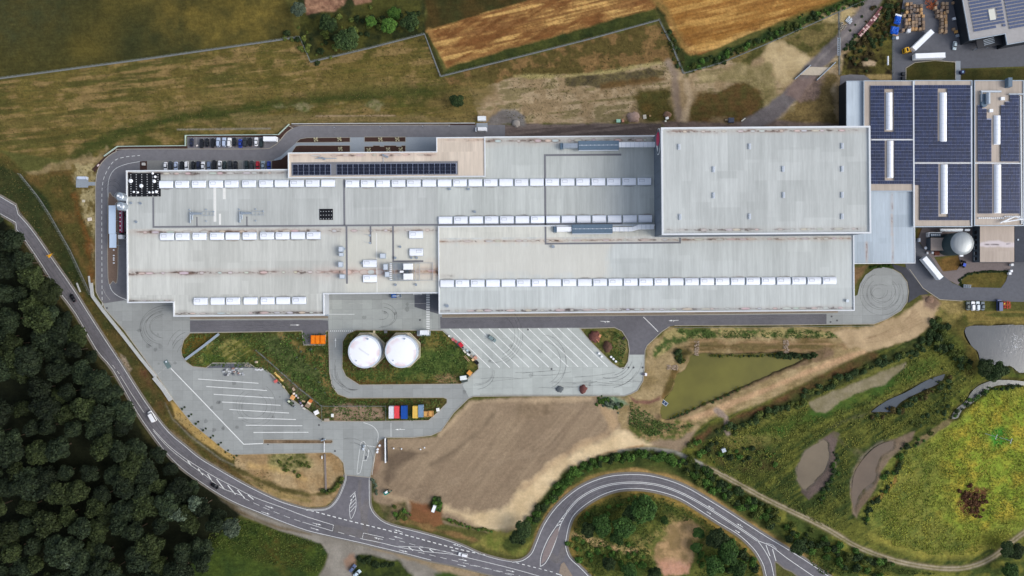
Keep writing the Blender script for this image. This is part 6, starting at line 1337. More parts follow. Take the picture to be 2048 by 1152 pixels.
belt([(1905, 650), (1885, 672), (1900, 700), (1950, 740)], 26, 26, (5, 9), (mB5, mB2), 'olive bush between the terraces and the grey pond', 'bushes beside the grey pond', True)
belt([(1740, 836), (1792, 822), (1830, 800), (1880, 776), (1905, 756)], 10, 20, (4, 8), (mB2, mB5, mB6), 'dark bush on the lower bank of the blue grey stream', 'bushes along the blue grey stream')
belt([(1670, 905), (1668, 950), (1650, 984), (1640, 1008)], 9, 14, (4, 7), (mB2, mB1), 'green bush on the right bank of the silt pool', 'bushes by the silt pool')
belt([(1722, 1046), (1740, 1010), (1776, 970), (1810, 900), (1850, 880)], 11, 22, (4, 8), (mB2, mB1, mB5), 'bush along the right bank of the long brown pool', 'bushes by the long brown pool')
belt([(1902, 836), (1936, 806), (1975, 780), (2040, 772)], 4, 18, (3, 6), (mB2, mB1), 'reedy bush on the bank of the pale creek', 'bushes along the pale creek')
belt([(1860, 770), (1910, 780), (1890, 830), (1820, 850)], 30, 20, (3, 6), (mB5, mB2), 'low bush on the terrace between stream and creek', 'bushes between stream and creek')
belt([(1560, 712), (1600, 714), (1640, 712)], 6, 14, (4, 8), (mB2, mB2), 'dark bush at the right tip of the olive pond', 'bushes at the pond tip', True)
belt([(1352, 706), (1362, 712), (1356, 724)], 10, 9, (4, 7), (mB2, mB5), 'brownish bush at the upper left corner of the olive pond', 'bushes at the pond corner')
belt([(1420, 712), (1500, 712), (1550, 711)], 2, 16, (2, 4), (mB2, mB5), 'small reed clump on the upper shore of the olive pond', 'reeds on the upper pond shore')
belt([(1340, 838), (1400, 812), (1440, 796), (1500, 770)], 2, 14, (2, 4.5), (mB2, mB5), 'small reed clump on the lower shore of the olive pond', 'reeds on the lower pond shore')
belt([(1195, 800), (1212, 808), (1245, 812)], 14, 22, (3, 6), (mF3, mB1), 'blue green weed clump below the corner of the yard', 'weeds below the yard corner')
belt([(1150, 1070), (1180, 1100), (1230, 1112), (1290, 1120)], 26, 34, (4, 9), (mB1, mB5, mB1), 'green bush in the lower left part of the road loop', 'bushes inside the road loop')
belt([(1170, 1036), (1210, 1030), (1250, 1000), (1310, 1000)], 12, 20, (4, 8), (mB1, mB5), 'low green bush on the inner rim of the loop', 'bushes on the inner rim of the loop')
belt([(1400, 1130), (1430, 1108), (1496, 1112), (1512, 1140)], 30, 26, (5, 9), (mB1, mB2), 'bush around the right clump inside the loop', 'bushes around the right clump')
belt([(1365, 140), (1352, 100), (1330, 60)], 14, 20, (2, 5), (mB5, mB2), 'rough tuft along the fence corner by the wheat', 'tufts by the wheat field corner')
belt([(1376, 138), (1440, 116), (1540, 74), (1640, 28), (1730, -4)], 14, 60, (3, 7), (mB2, mB1, mB5), 'dark green hedge bush between the wheat and the fence', 'bushes below the wheat field')
belt([(1700, 120), (1740, 80), (1775, 40), (1800, 10)], 44, 80, (3, 6), (mB2, mB2, mB6), 'brownish scrub bush between the track and the pallet yard', 'scrub between track and pallet yard')
belt([(580, 60), (620, 100), (700, 60), (760, 30), (840, 50)], 40, 44, (4, 9), (mB2, mB5), 'low bush among the trees of the top scrub', 'undergrowth of the top scrub')
belt([(1380, 890), (1420, 900), (1500, 920), (1560, 900)], 30, 26, (3, 8), (mB2, mB1, mB5), 'dark bush in the wet hollow above the field track', 'bushes in the wet hollow')
belt([(870, 1000), (878, 1016), (864, 1022)], 12, 10, (4, 7), (mB2, mB1), 'dark green bush around the parked white trailer', 'bushes by the white trailer', True)
belt([(746, 958), (752, 975), (748, 990)], 5, 6, (3, 4), (mF3,), 'grey green shrub at the entrance road kerb', 'shrubs at the entrance')
belt([(560, 935), (600, 930), (620, 925)], 24, 16, (3, 5), (mB5,), 'olive shrub in the dry triangle by the entrance', 'shrubs in the dry triangle')
belt([(640, 990), (668, 978), (682, 955)], 9, 12, (4, 6), (mB2, mB5), 'dark shrub in the ditch beside the entrance bend', 'shrubs in the entrance ditch', True)
belt([(790, 1030), (806, 1022), (816, 1040)], 16, 12, (3, 6), (mB5, mB1), 'olive shrub at the lower left of the levelled field', 'shrubs below the levelled field')
belt([(895, 1040), (940, 1054), (985, 1064)], 4, 14, (3, 5), (mB1, mB5), 'green shrub line below the sandy bank', 'shrubs below the sandy bank')
belt([(1926, 1000), (1950, 990), (1960, 1010), (1940, 1024)], 26, 34, (3, 6), (mB3,), 'dead reddish brown bush in the sunny meadow', 'dead bushes in the meadow')
belt([(716, 1118), (740, 1120), (790, 1130)], 14, 10, (4, 8), (mB2,), 'dark bush behind the parked cars below the main road', 'bushes below the main road')
belt([(1925, 574), (1918, 560), (1935, 548), (1965, 543), (2015, 543)], 1.5, 34, (2.2, 3.4), (mB2,), 'clipped dark hedge bush around the east lawn', 'hedge around the east lawn')
belt([(1740, 534), (1780, 532)], 3, 8, (2, 4), (mB1,), 'green bush below the blue grey link building', 'bushes below the link building')
belt([(560, 672), (620, 720), (648, 790)], 30, 40, (1.5, 3.5), (mB1, mF3, mB5), 'weed tuft in the green island left of the ramp', 'weeds in the green island')
# plantings
for k, (x, y) in enumerate(((363.5, 817), (377, 831.5), (391, 846.5), (406, 860), (421, 874.6), (436.5, 888.5), (451, 904), (468, 914.6))):
    o = put_bush(x - 2.4, y + 2.0, 2.5, mB2, f'{ORD[k]} pair of young dark shrubs from the top of the tan roadside strip', 'young shrub pairs on the tan strip', 'young_shrub', 'shrub'); c_ = put_bush(x + 3.0, y - 1.8, 2.2, mB2, f'{ORD[k]} pair of young dark shrubs from the top of the tan roadside strip', 'young shrub pairs on the tan strip', 'young_shrub', 'shrub')
    c_['label'] = f'upper shrub of the {ORD[k]} young pair on the tan roadside strip'; o['label'] = f'lower shrub of the {ORD[k]} young pair on the tan roadside strip'
mG = leaf_mat('flowering grass', (200, 196, 160), (222, 214, 186), .1); gr = leafcloud('blades', BL[0], 60, .34, mG, 5)
for k, (x, y, l) in enumerate(((631, 279, 'first flowering clump in the upper left mulch bed'), (678, 278.5, 'second flowering clump in the upper left mulch bed'), (680, 298, 'flowering clump in the lower left mulch bed'), (760, 279, 'larger flowering clump in the upper right mulch bed'), (794, 278.5, 'smaller flowering clump in the upper right mulch bed'), (737, 300, 'left flowering clump in the lower right mulch bed'), (776, 299, 'middle flowering clump in the lower right mulch bed'), (801, 299.5, 'right flowering clump in the lower right mulch bed'))):
    p = P(x, y, .4); o = thing('flowering_plant', (p[0], p[1], 0), 0, l, 'plant', 'flowering clumps in the mulch beds')
    for dx, dy in ((-.7, .6), (.6, .8), (-.5, -.5), (.8, -.4), (.1, .15)):
        c_ = link('tuft', gr, o, (dx, dy, 0)); c_.scale = (.34, .34, .3)
# loose tufts that nobody could count
AVOID = [POND2, STREAM, CREEK, [(1615, 830), (1620, 800), (1780, 732), (1815, 722), (1780, 772), (1650, 832)], [(1590, 1000), (1590, 910), (1668, 856), (1684, 868), (1680, 960), (1620, 1008)], [(1696, 1042), (1696, 950), (1750, 888), (1835, 856), (1835, 884), (1766, 950), (1764, 970), (1720, 1042)], [(1832, 886), (1905, 826), (1915, 840), (1840, 896)]]
def tufts(name, regions, n, size, mat, label, cat, seed, up=.25):
    g = np.random.default_rng(seed); out = []
    areas = []
    for r in regions:
        xs = [p[0] for p in r]; ys = [p[1] for p in r]; m = int(n * 2.2); px = g.uniform(min(xs), max(xs), m).astype(np.float32); py = g.uniform(min(ys), max(ys), m).astype(np.float32)
        dn = fbm(px, py, 16, seed=seed, octv=4); k = (sdist(r, px, py) > 1.5) & (dn > g.random(m) * .9)
        for av in (AVOID if seed in (1, 2, 5) else ()): k &= sdist(av, px, py) < -1
        px = px[k]; py = py[k]; out.append(np.stack([(px - 1024) * S, (576 - py) * S], -1)); areas.append((max(xs) - min(xs)) * (max(ys) - min(ys)))
    tot = sum(areas); sel = [o[:max(10, int(n * a / tot))] for o, a in zip(out, areas)]; p2 = np.concatenate(sel); m = len(p2)
    p = np.concatenate([p2, g.uniform(-.05, up, (m, 1))], 1); nv = g.normal(size=(m, 3)) * .5; nv[:, 2] = 1; nv /= np.linalg.norm(nv, axis=1)[:, None]
    t = np.cross(nv, g.normal(size=(m, 3))); t /= np.linalg.norm(t, axis=1)[:, None]; b = np.cross(nv, t); s = size * (.5 + g.random(m))[:, None]
    q = np.stack([p - t * s, p - b * s * .45, p + t * s, p + b * s * .5 + np.array([0, 0, .15])], 1).reshape(-1, 3)
    return tag(link(name, quadmesh(name, q, mat)), label, cat, None, 'stuff')
mT1 = leaf_mat('meadow blades', (100, 116, 42), (154, 150, 60), .1, .05); mT2 = leaf_mat('dry straw', (96, 86, 48), (82, 78, 42), .1, .2); mT5 = leaf_mat('verge grass', (48, 66, 28), (84, 92, 40), .1, .15); mT3 = leaf_mat('weed leaves', (56, 78, 36), (92, 108, 54), .1, .3); mT4 = leaf_mat('marsh grass', (60, 76, 32), (122, 122, 54), .1, .05)
tufts('meadow_grass', [MD], 34000, .38, mT1, 'rough yellow green grass of the meadow by the creek', 'grass', 1)
tufts('marsh_grass', [[(1880, 640), (1930, 700), (1960, 770), (1900, 840), (1830, 860), (1700, 900), (1700, 1040), (1760, 1090), (1640, 1050), (1440, 945), (1400, 885), (1600, 800), (1760, 740), (1860, 690)]], 24000, .42, mT4, 'mixed green grass on the wet terraces', 'grass', 2)
tufts('weeds', [GI[:], TI, [(1200, 660), (1240, 662), (1254, 690), (1246, 732), (1226, 722)], [(1345, 660), (1660, 660), (1680, 678), (1380, 678)], [(1260, 800), (1330, 845), (1400, 850), (1300, 875), (1256, 850)]], 16000, .42, mT3, 'coarse green weeds on the yard islands and banks', 'weeds', 3)
tufts('dry_grass', [SL[1:9] + [(960, 240), (600, 244), (230, 285), (0, 298)], [(1030, 140), (1330, 60), (1350, 120), (1340, 240), (1000, 240)], WS[1:22]], 24000, .3, mT2, 'dry mown grass on the slopes around the plant', 'grass', 4, .12)
AVOID.append([(1296, 1096), (1340, 1046), (1400, 1040), (1402, 1090), (1384, 1154), (1320, 1154)])
tufts('field_grass', [LI[:19] + [(1300, 1152)], BG[2:11], [(1560, 1050), (1640, 1080), (1760, 1130), (1900, 1150), (1640, 1150)]], 15000, .36, mT5, 'green grass inside the road loop and below the roads', 'grass', 5)

# ================================================================== VEHICLES
mGlass = M('tinted glass', (22, 28, 36), .1, .05, 1, spec=.8); mTy = M('tyre', (22, 22, 24), .85, .1, 2); mRim = M('wheel rim', (150, 152, 156), .35, .05, 1, metal=.6); mLamp = M('headlamp', (220, 224, 228), .2, .02, 1); mTail = M('tail lamp', (130, 18, 16), .3, .02, 1)
def paint(c): return M('car paint %d %d %d' % c, c, .32, .03, 1, spec=.5, coat=.4)
def rrect(L, W, r, n=3, cx=0, front=1.0):
    out = []
    for qx, qy, a0 in ((1, 1, 0), (-1, 1, 90), (-1, -1, 180), (1, -1, 270)):
        w = W * (front if qx > 0 else 1)
        for k in range(n + 1):
            a = R(a0 + 90 * k / n); out.append((cx + qx * (L / 2 - r) + r * math.cos(a), qy * (w / 2 - r) + r * math.sin(a)))
    return out
def stack(mb, rings):
    n = len(rings[0][0]); vs = [(x, y, z) for ring, z in rings for x, y in ring]; fs = [tuple(range(n - 1, -1, -1))]
    for k in range(len(rings) - 1):
        for i in range(n): fs.append((k * n + i, k * n + (i + 1) % n, (k + 1) * n + (i + 1) % n, (k + 1) * n + i))
    fs.append(tuple((len(rings) - 1) * n + i for i in range(n))); return mb.add(vs, fs)
CM = {}
def vehicle_meshes(kind, c):
    key = (kind, c)
    if key in CM: return CM[key]
    pm = paint(c); L, W = {'car': (4.4, 1.82), 'estate': (4.7, 1.86), 'van': (5.9, 2.1)}[kind]; d = {}
    f = MB(); top = {'car': .86, 'estate': .92, 'van': 1.05}[kind]
    stack(f, [(rrect(L - .2, W - .16, .35, 3), .22), (rrect(L, W, .42, 3), .5), (rrect(L - .06, W - .04, .45, 3), top - .12), (rrect(L - .3, W - .2, .45, 3), top)]); d['body'] = f.mesh('body', pm, False)
    gl = MB(); rf = MB()
    if kind == 'car': stack(gl, [(rrect(2.55, W - .26, .3, 3, -.3), top - .02), (rrect(1.55, W - .55, .25, 3, -.4), 1.36)]); stack(rf, [(rrect(1.6, W - .52, .25, 3, -.4), 1.35), (rrect(1.45, W - .62, .25, 3, -.4), 1.43)])
    elif kind == 'estate': stack(gl, [(rrect(3.2, W - .24, .3, 3, -.55), top - .02), (rrect(2.5, W - .5, .25, 3, -.65), 1.42)]); stack(rf, [(rrect(2.55, W - .46, .25, 3, -.65), 1.41), (rrect(2.4, W - .56, .25, 3, -.65), 1.5)])
    else: stack(gl, [(rrect(4.9, W - .12, .25, 3, -.3), top - .02), (rrect(4.4, W - .3, .25, 3, -.55), 1.9)]); stack(rf, [(rrect(4.45, W - .22, .25, 3, -.6), 1.88), (rrect(4.3, W - .34, .25, 3, -.62), 2.3)])
    d['windows'] = gl.mesh('windows', mGlass); d['roof'] = rf.mesh('roof', pm)
    w = MB(); w.tube((0, -.1, 0), (0, .1, 0), .33, 14); d['wheel'] = w.mesh('wheel', mTy); w = MB(); w.tube((0, -.115, 0), (0, .115, 0), .19, 10); d['rim'] = w.mesh('rim', mRim)
    d['headlight'] = MB().box(0, 0, 0, .14, .34, .14).mesh('headlight', mLamp); d['tail_light'] = MB().box(0, 0, 0, .1, .3, .16).mesh('tail_light', mTail)
    m_ = MB(); m_.box(0, W / 2 + .06, .9, .16, .16, .12); m_.box(0, -W / 2 - .06, .9, .16, .16, .12); d['mirror'] = m_.mesh('mirror', pm)
    CM[key] = (d, L, W); return CM[key]
def car(x, y, deg, c, label, group=None, kind='car', name='parked_car'):
    """deg: heading, anticlockwise from the right of the plan"""
    d, L, W = vehicle_meshes(kind, c); p = P(x, y, .9); o = thing(name, (p[0], p[1], .045), R(deg), label, 'van' if kind == 'van' else 'car', group)
    for k in ('body', 'windows', 'roof', 'mirror'): link(k, d[k], o)
    for sx in (-1, 1):
        for sy in (-1, 1): w = link('wheel', d['wheel'], o, (sx * L * .31, sy * (W / 2 - .12), .33)); link('rim', d['rim'], w)
    for sy in (-1, 1): link('headlight', d['headlight'], o, (L / 2 - .1, sy * W * .36, .55)); link('tail_light', d['tail_light'], o, (-L / 2 + .07, sy * W * .37, .6))
    return o
BK, NV, DG, WH_, SV, BG_, RD, BU, GR_ = (22, 23, 28), (36, 42, 66), (52, 56, 60), (232, 234, 238), (176, 190, 214), (108, 122, 148), (176, 30, 46), (34, 60, 150), (38, 52, 52)
nm = {BK: 'black', NV: 'navy', DG: 'dark grey', WH_: 'white', SV: 'silver blue', BG_: 'blue grey', RD: 'red', BU: 'blue', GR_: 'dark green'}
for i, (x, y, c, k) in enumerate(((383.2, 285, NV, 'car'), (403.5, 287, BK, 'estate'), (414, 285.5, BK, 'car'), (425.7, 286, BK, 'estate'), (436.3, 284.5, SV, 'estate'), (448, 284.3, SV, 'estate'), (458.4, 284.8, WH_, 'estate'), (468.8, 284, BK, 'car'), (480.3, 286.6, BU, 'car'), (490.4, 284.3, DG, 'estate'), (500.2, 284, BK, 'car'), (512.3, 283.3, WH_, 'car'), (523, 285.6, GR_, 'estate'))):
    car(x, y, 90 if i % 3 else 88, c, f'{nm[c]} car, {ORD[i]} from the left in the upper parking row', 'cars in the upper parking row', k)
for i, (x, y, c, k) in enumerate(((331, 332.6, WH_, 'car'), (341, 331.6, DG, 'estate'), (351.5, 332, SV, 'car'), (363.5, 332, BK, 'estate'), (373, 331.5, WH_, 'estate'), (386, 331.2, BK, 'car'), (396.6, 331.6, NV, 'estate'), (405.7, 331.8, WH_, 'car'), (417.8, 331.8, BG_, 'estate'), (428.5, 329.6, BK, 'estate'), (439.3, 330, WH_, 'car'), (448.8, 331, GR_, 'car'), (460.6, 330.6, DG, 'estate'), (471, 330.6, BK, 'car'), (493, 330.4, GR_, 'estate'), (503.6, 330.6, DG, 'estate'), (515, 331.2, RD, 'car'), (525.8, 330.6, (140, 158, 170), 'car'), (537.5, 331, BU, 'car'))):
    car(x, y, 90 if i % 2 else -90, c, f'{nm.get(c, "pale teal")} car, {ORD[i]} from the left in the lower parking row', 'cars in the lower parking row', k)
car(145, 596, 121, BK, 'black car driving up the main road along the forest', None, 'car', 'moving_car'); car(429, 972, -32, BK, 'black car driving beside the hatched lane markings', None, 'car', 'moving_car')
car(926, 1110, 168, WH_, 'white car driving on the main road near the loop junction', None, 'estate', 'moving_car'); car(304, 833, 120, WH_, 'white van driving on the main road beside the forest', None, 'van', 'moving_van')
car(705, 1137, 50, (90, 104, 140), 'blue grey car parked on the gravel below the main road'); car(714, 1147, 42, (196, 214, 224), 'pale silver car parked on the gravel at the bottom edge'); car(984, 677, -38, (120, 138, 140), 'silver green car crossing the striped truck bays', None, 'estate', 'moving_car')
car(962, 259, 180, WH_, 'white delivery van at the upper end of the ring road', None, 'van', 'delivery_van')
for x, c, k, l in ((1936.5, (58, 76, 78), 'car', 'dark green car, leftmost of four beside the grass by the grey pond'), (1946.3, WH_, 'estate', 'white car, second of four beside the grass by the grey pond'), (1956, (206, 216, 222), 'estate', 'silver white car, third of four beside the grass by the grey pond'), (1966, (70, 90, 104), 'car', 'dark teal car, rightmost of four beside the grass by the grey pond')): car(x, 612, 90, c, l, 'cars parked by the east lawn', k)
car(1998.5, 610.5, 90, (44, 66, 120), 'blue van parked left of the red farm machine', None, 'van'); car(1910, 91, 265, (180, 196, 204), 'pale car squeezed beside the black wall of the upper right hall', None, 'car')
# lorries
def lorry_wheels(o, xs, half):
    w = MB().tube((0, -.16, 0), (0, .16, 0), .5, 14).mesh('wheel', mTy)
    for x in xs:
        for s_ in (-1, 1): link('wheel', w, o, (x, s_ * (half - .18), .5))
def trailer(x, y, deg, L, label, H_=3.9, W=2.55, name='semi_trailer', col=mWhiteM, group=None, wheels=True):
    p = P(x, y, H_); o = thing(name, (p[0], p[1], .04), R(deg), label, 'trailer', group)
    MB().box(0, 0, 1.05, L, W, H_ - 1.15).build('box_body', col, o)
    f = MB(); f.box(0, 0, H_ - .1, L - .02, W - .02, .06)
    for k in range(int(L / 1.2)): f.box(-L / 2 + .6 + 1.2 * k, 0, H_ - .05, .06, W - .05, .03)
    f.build('roof_skin', M('trailer roof', (240, 242, 246), .4, .04, .6), o)
    f = MB()
    for s_ in (-1, 1): f.box(0, s_ * W / 2, H_ - .12, L, .08, .12); f.box(s_ * L / 2, 0, H_ - .12, .08, W, .12)
    f.build('top_rail', mUnit, o); f = MB(); f.box(0, 0, .75, L * .96, .9, .3); f.box(L * .3, .8, .1, .15, .15, .9); f.box(L * .3, -.8, .1, .15, .15, .9); f.box(-L / 2, 0, .5, .15, W, .15); f.build('chassis', mBlack, o)
    if wheels: lorry_wheels(o, (-L * .22, -L * .31, -L * .4), W / 2)
    return o
trailer(1846.8, 79.7, 44, 12.9, 'long white trailer standing diagonally behind the yellow tractor unit', group='white semi trailers'); trailer(1861, 111, 2, 14.8, 'long white trailer lying horizontally above the small lawn', group='white semi trailers'); trailer(1866, 536, -50.5, 13.2, 'white trailer on the curving road beside the dry lawn', group='white semi trailers')
trailer(539.5, 277.6, 0, 6.5, 'short white box trailer at the right end of the upper parking row', 3.3, 2.3, 'box_trailer'); trailer(867.5, 1018, 70, 3.4, 'small white trailer in the weeds below the levelled field', 2.4, 1.6, 'box_trailer')
def tractor_unit(x, y, deg, c, label):
    p = P(x, y, 2.6); o = thing('tractor_unit', (p[0], p[1], .04), R(deg), label, 'lorry'); pm = paint(c)
    f = MB(); stack(f, [(rrect(2.2, 2.45, .2, 2, 1.7), .6), (rrect(2.25, 2.5, .25, 2, 1.7), 2.2), (rrect(1.9, 2.3, .3, 2, 1.55), 3.1)]); f.build('cab', pm, o)
    f = MB(); f.box(2.86, 0, 1.5, .08, 2.1, .8); f.box(1.9, 1.24, 1.6, .9, .06, .6); f.box(1.9, -1.24, 1.6, .9, .06, .6); f.build('windows', mGlass, o)
    f = MB(); f.box(-.9, 0, .7, 5.2, .9, .3); f.box(.2, .9, .5, 1.2, .6, .7); f.box(.2, -.9, .5, 1.2, .6, .7); f.build('chassis', mBlack, o); f = MB(); f.box(-1.6, 0, 1.0, 2.4, 2.2, .15); f.build('rear_platform', pm, o); MB().cyl(-1.5, 0, 1.15, .55, .12, 14).build('fifth_wheel', mBlack, o)
    f = MB(); f.box(1.5, 0, 3.1, .9, 1.7, .25, 0, .15); f.build('air_deflector', mBlack if c[0] > 200 and c[2] < 90 else pm, o); lorry_wheels(o, (1.9, -1.9), 1.25); return o
tractor_unit(1820, 98.5, 192, (232, 176, 20), 'yellow and black tractor unit in front of the diagonal white trailer')
p = P(240.5, 444, 3.2); o = thing('tanker_lorry', (p[0], p[1], .04), R(-90), 'maroon tanker lorry with white cab beside the west wall', 'lorry')
f = MB(); f.tube((-6.2, 0, 2.15), (5.2, 0, 2.15), 1.05, 18); f.build('tank', M('maroon tank', (150, 44, 78), .35, .06, .6, coat=.3), o, True)
f = MB()
for k in range(5): f.cyl(-4.4 + 2.1 * k, 0, 3.15, .32, .16, 12)
f.build('manhole_lid', mWhiteM, o).__setitem__('kind', 'stuff'); f = MB(); f.box(-.5, .75, 3.05, 11, .3, .06)
for k in range(11): f.box(-5.5 + k, .95, 3.05, .08, .2, .25)
f.build('catwalk', mUnit, o); f = MB(); f.box(-.5, 0, .75, 12.4, 1.0, .3); f.build('chassis', mBlack, o)
f = MB(); stack(f, [(rrect(2.1, 2.4, .2, 2, 7.4), .6), (rrect(2.15, 2.45, .25, 2, 7.4), 2.4), (rrect(1.8, 2.2, .3, 2, 7.25), 3.2)]); f.build('cab', paint(WH_), o); MB().box(8.5, 0, 1.6, .08, 2.1, .8).build('windscreen', mGlass, o); lorry_wheels(o, (-4.8, -3.5, 5.0, 7.6), 1.25)
o = thing('loading_canopy', (0, 0, 0), 0, 'long pale blue flat canopy beside the maroon tanker lorry', 'canopy'); mCan = M('pale blue sheeting', (190, 208, 228), .5, .04, 1)
plain(o, 'roof_panel', 217.2, 410.8, 231.2, 467.5, 4.7, 4.9, mCan); plain(o, 'roof_panel', 218.8, 467.8, 232.5, 495.5, 4.6, 4.8, mCan)
for y in (414, 440, 465, 490): q = P(219.5, y, 4.6); MB().box(q[0], q[1], 0, .3, .3, 4.6).build('post', mUnit, o); MB().box(q[0] + 2.6, q[1], 0, .3, .3, 4.6).build('post', mUnit, o)
for k, y in enumerate((500, 511, 516, 520, 526)):
    q = P(227, y, .8); tag(MB().cyl(q[0], q[1], .1, .35, .7, 10).build('bollard', mWhiteM), f'{ORD[k]} white bollard from the top on the brown gravel island', 'bollard', 'bollards on the gravel island')
# site containers
def container(x, y, deg, L, W, H_, c, label, group=None, name='shipping_container', lid=False):
    p = P(x, y, H_); o = thing(name, (p[0], p[1], .02), R(deg), label, 'container', group); m = M('container paint %d %d %d' % c, c, .5, .1, .8)
    MB().box(0, 0, .12, L, W, H_ - .2).build('body', m, o); f = MB(); n = int(L / .5)
    for k in range(n): f.box(-L / 2 + (k + .5) * L / n, 0, H_ - .08, L / n * .5, W - .2, .05)
    for s_ in (-1, 1): f.box(0, s_ * (W / 2 - .05), H_ - .08, L, .1, .1); f.box(s_ * (L / 2 - .05), 0, H_ - .08, .1, W, .1)
    f.build('corrugated_roof', m, o); f = MB(); f.box(L / 2 + .02, 0, .2, .06, W - .1, H_ - .35)
    for s_ in (-.7, -.3, .3, .7): f.box(L / 2 + .07, s_ * W / 2, .2, .05, .06, H_ - .4)
    f.build('door', m, o); return o
G_ = 'containers beside the fenced yard'
container(782.6, 825, 90, 6.0, 2.5, 2.5, (214, 214, 220), 'light grey container, first from the left beside the fenced yard', G_); container(793.5, 824.7, 90, 6.0, 2.5, 2.5, (224, 74, 80), 'red container between the light grey and the blue one', G_)
container(808, 825, 90, 6.4, 3.0, 2.6, (22, 76, 160), 'blue container in the middle of the container row', G_); container(830.2, 824.5, 90, 6.0, 2.5, 2.5, (222, 186, 92), 'yellow container left of the blue grey one', G_); container(841.4, 822.5, 90, 6.0, 2.5, 2.5, (120, 146, 172), 'blue grey container right of the yellow one', G_)
def skip(x, y, deg, L, W, H_, c, label, group, load=None):
    p = P(x, y, H_); o = thing('skip', (p[0], p[1], .02), R(deg), label, 'skip', group); m = M('skip paint %d %d %d' % c, c, .55, .15, .8); f = MB()
    for s_ in (-1, 1): f.box(0, s_ * (W / 2 - .06), .1, L, .12, H_); f.box(s_ * (L / 2 - .06), 0, .1, .12, W - .24, H_)
    f.box(0, 0, .1, L - .24, W - .24, .1); f.build('tub', m, o); f = MB()
    for s_ in (-1, 0, 1): f.box(s_ * L * .3, W / 2 + .04, .2, .12, .1, H_ - .2); f.box(s_ * L * .3, -W / 2 - .04, .2, .12, .1, H_ - .2)
    f.build('rib', m, o)
    if load: MB().box(0, 0, .2, L - .26, W - .26, H_ - .35, 0, .15).build('load', load, o)
    else: MB().box(0, 0, H_ - .06, L - .3, W - .26, .1, 0, .1).build('lid', m, o); 
    return o
for k, x in enumerate((626, 635.2, 645)): skip(x, 679.3, 90, 4.3, 2.1, 1.7, (236, 126, 14), ('left', 'middle', 'right')[k] + ' orange lidded skip in the asphalt recess', 'orange skips')
mWd = M('weathered timber', (164, 136, 108), .9, .2, 2); mWd2 = M('fresh timber', (206, 158, 92), .85, .15, 2)
for k, (x, y) in enumerate(((851.2, 828.3), (861.6, 827.6))): skip(x, y, 90, 2.9, 2.3, 1.3, (214, 160, 100), ('left', 'right')[k] + ' tan open topped skip at the end of the container row', 'tan skips', mWd2)
container(963.5, 236.5, 0, 4.1, 2.2, 2.4, (226, 230, 234), 'white site cabin above the end of the ring road'); container(163, 355.5, 0, 4.2, 1.3, 2.2, (196, 206, 222), 'slim pale utility cabin on the paved pad left of the ring road'); container(848.2, 665.2, 0, 4.2, 2.2, 2.3, (230, 234, 240), 'white cabin on the upper edge of the tank island')
plain(thing('pad', (0, 0, 0), 0, 'dark paved pad under the white island cabin', 'pad'), 'slab', 834, 660, 861, 672, 0, .12, mPave)
# ================================================================== STACKS AND LOOSE THINGS
def crate(x, y, w, h, z, deg, mat, name, label, cat, group=None, slats=True):
    p = P(x, y, z); f = MB(); f.box(0, 0, .12, w, h, z - .16)
    if slats:
        n = max(3, int(w / .28))
        for k in range(n): f.box(-w / 2 + (k + .5) * w / n, 0, z - .04, w / n * .7, h + .04, .05)
        for s_ in (-1, 0, 1): f.box(0, s_ * (h / 2 - .06), 0, w, .1, .12)
    o = link(name, f.mesh(name, mat), None, (p[0], p[1], .03), R(deg)); return tag(o, label, cat, group)
pm_ = [M('pallet timber %d' % k, c, .9, .25, 2) for k, c in enumerate(((158, 134, 112), (178, 152, 124), (140, 122, 106), (196, 158, 112), (128, 116, 108)))]; tn = ['brown', 'light brown', 'grey brown', 'honey coloured', 'weathered grey']
cols_ = [(1815, 4, 28), (1822.5, 3, 27), (1829.5, 7, 24), (1836, 8, 24), (1843.5, 7, 30), (1809.5, 26, 36), (1813.5, 37, 57), (1819.5, 28, 58), (1826.8, 28, 61), (1833, 28, 61), (1839, 27, 50), (1840.8, 53, 63), (1847.5, 29, 60), (1872, 12, 19), (1876.8, 18, 36), (1883.3, 17, 36), (1890, 22, 36), (1895, 3, 27), (1887, 3, 18), (1884.8, 36, 65), (1892.3, 29, 66), (1875, 0, 12), (1807, 54, 66)]
for ci, (x, y0, y1) in enumerate(cols_):
    n = max(1, int((y1 - y0) / 6.1))
    for j in range(n):
        k = random.randrange(5); crate(x + random.uniform(-.5, .5), y0 + (j + .5) * (y1 - y0) / n, 1.22, 1.4, random.choice((1.2, 1.5, 1.8, 2.1)), random.uniform(-4, 4) - 4, pm_[k], 'pallet_stack', f'{tn[k]} pallet stack, {ORD[j]} from the top of column {"ABCDEFGHIJKLMNOPQRSTUVWXYZ"[ci]}', 'pallet stack', 'stacks of wooden pallets in the east yard')
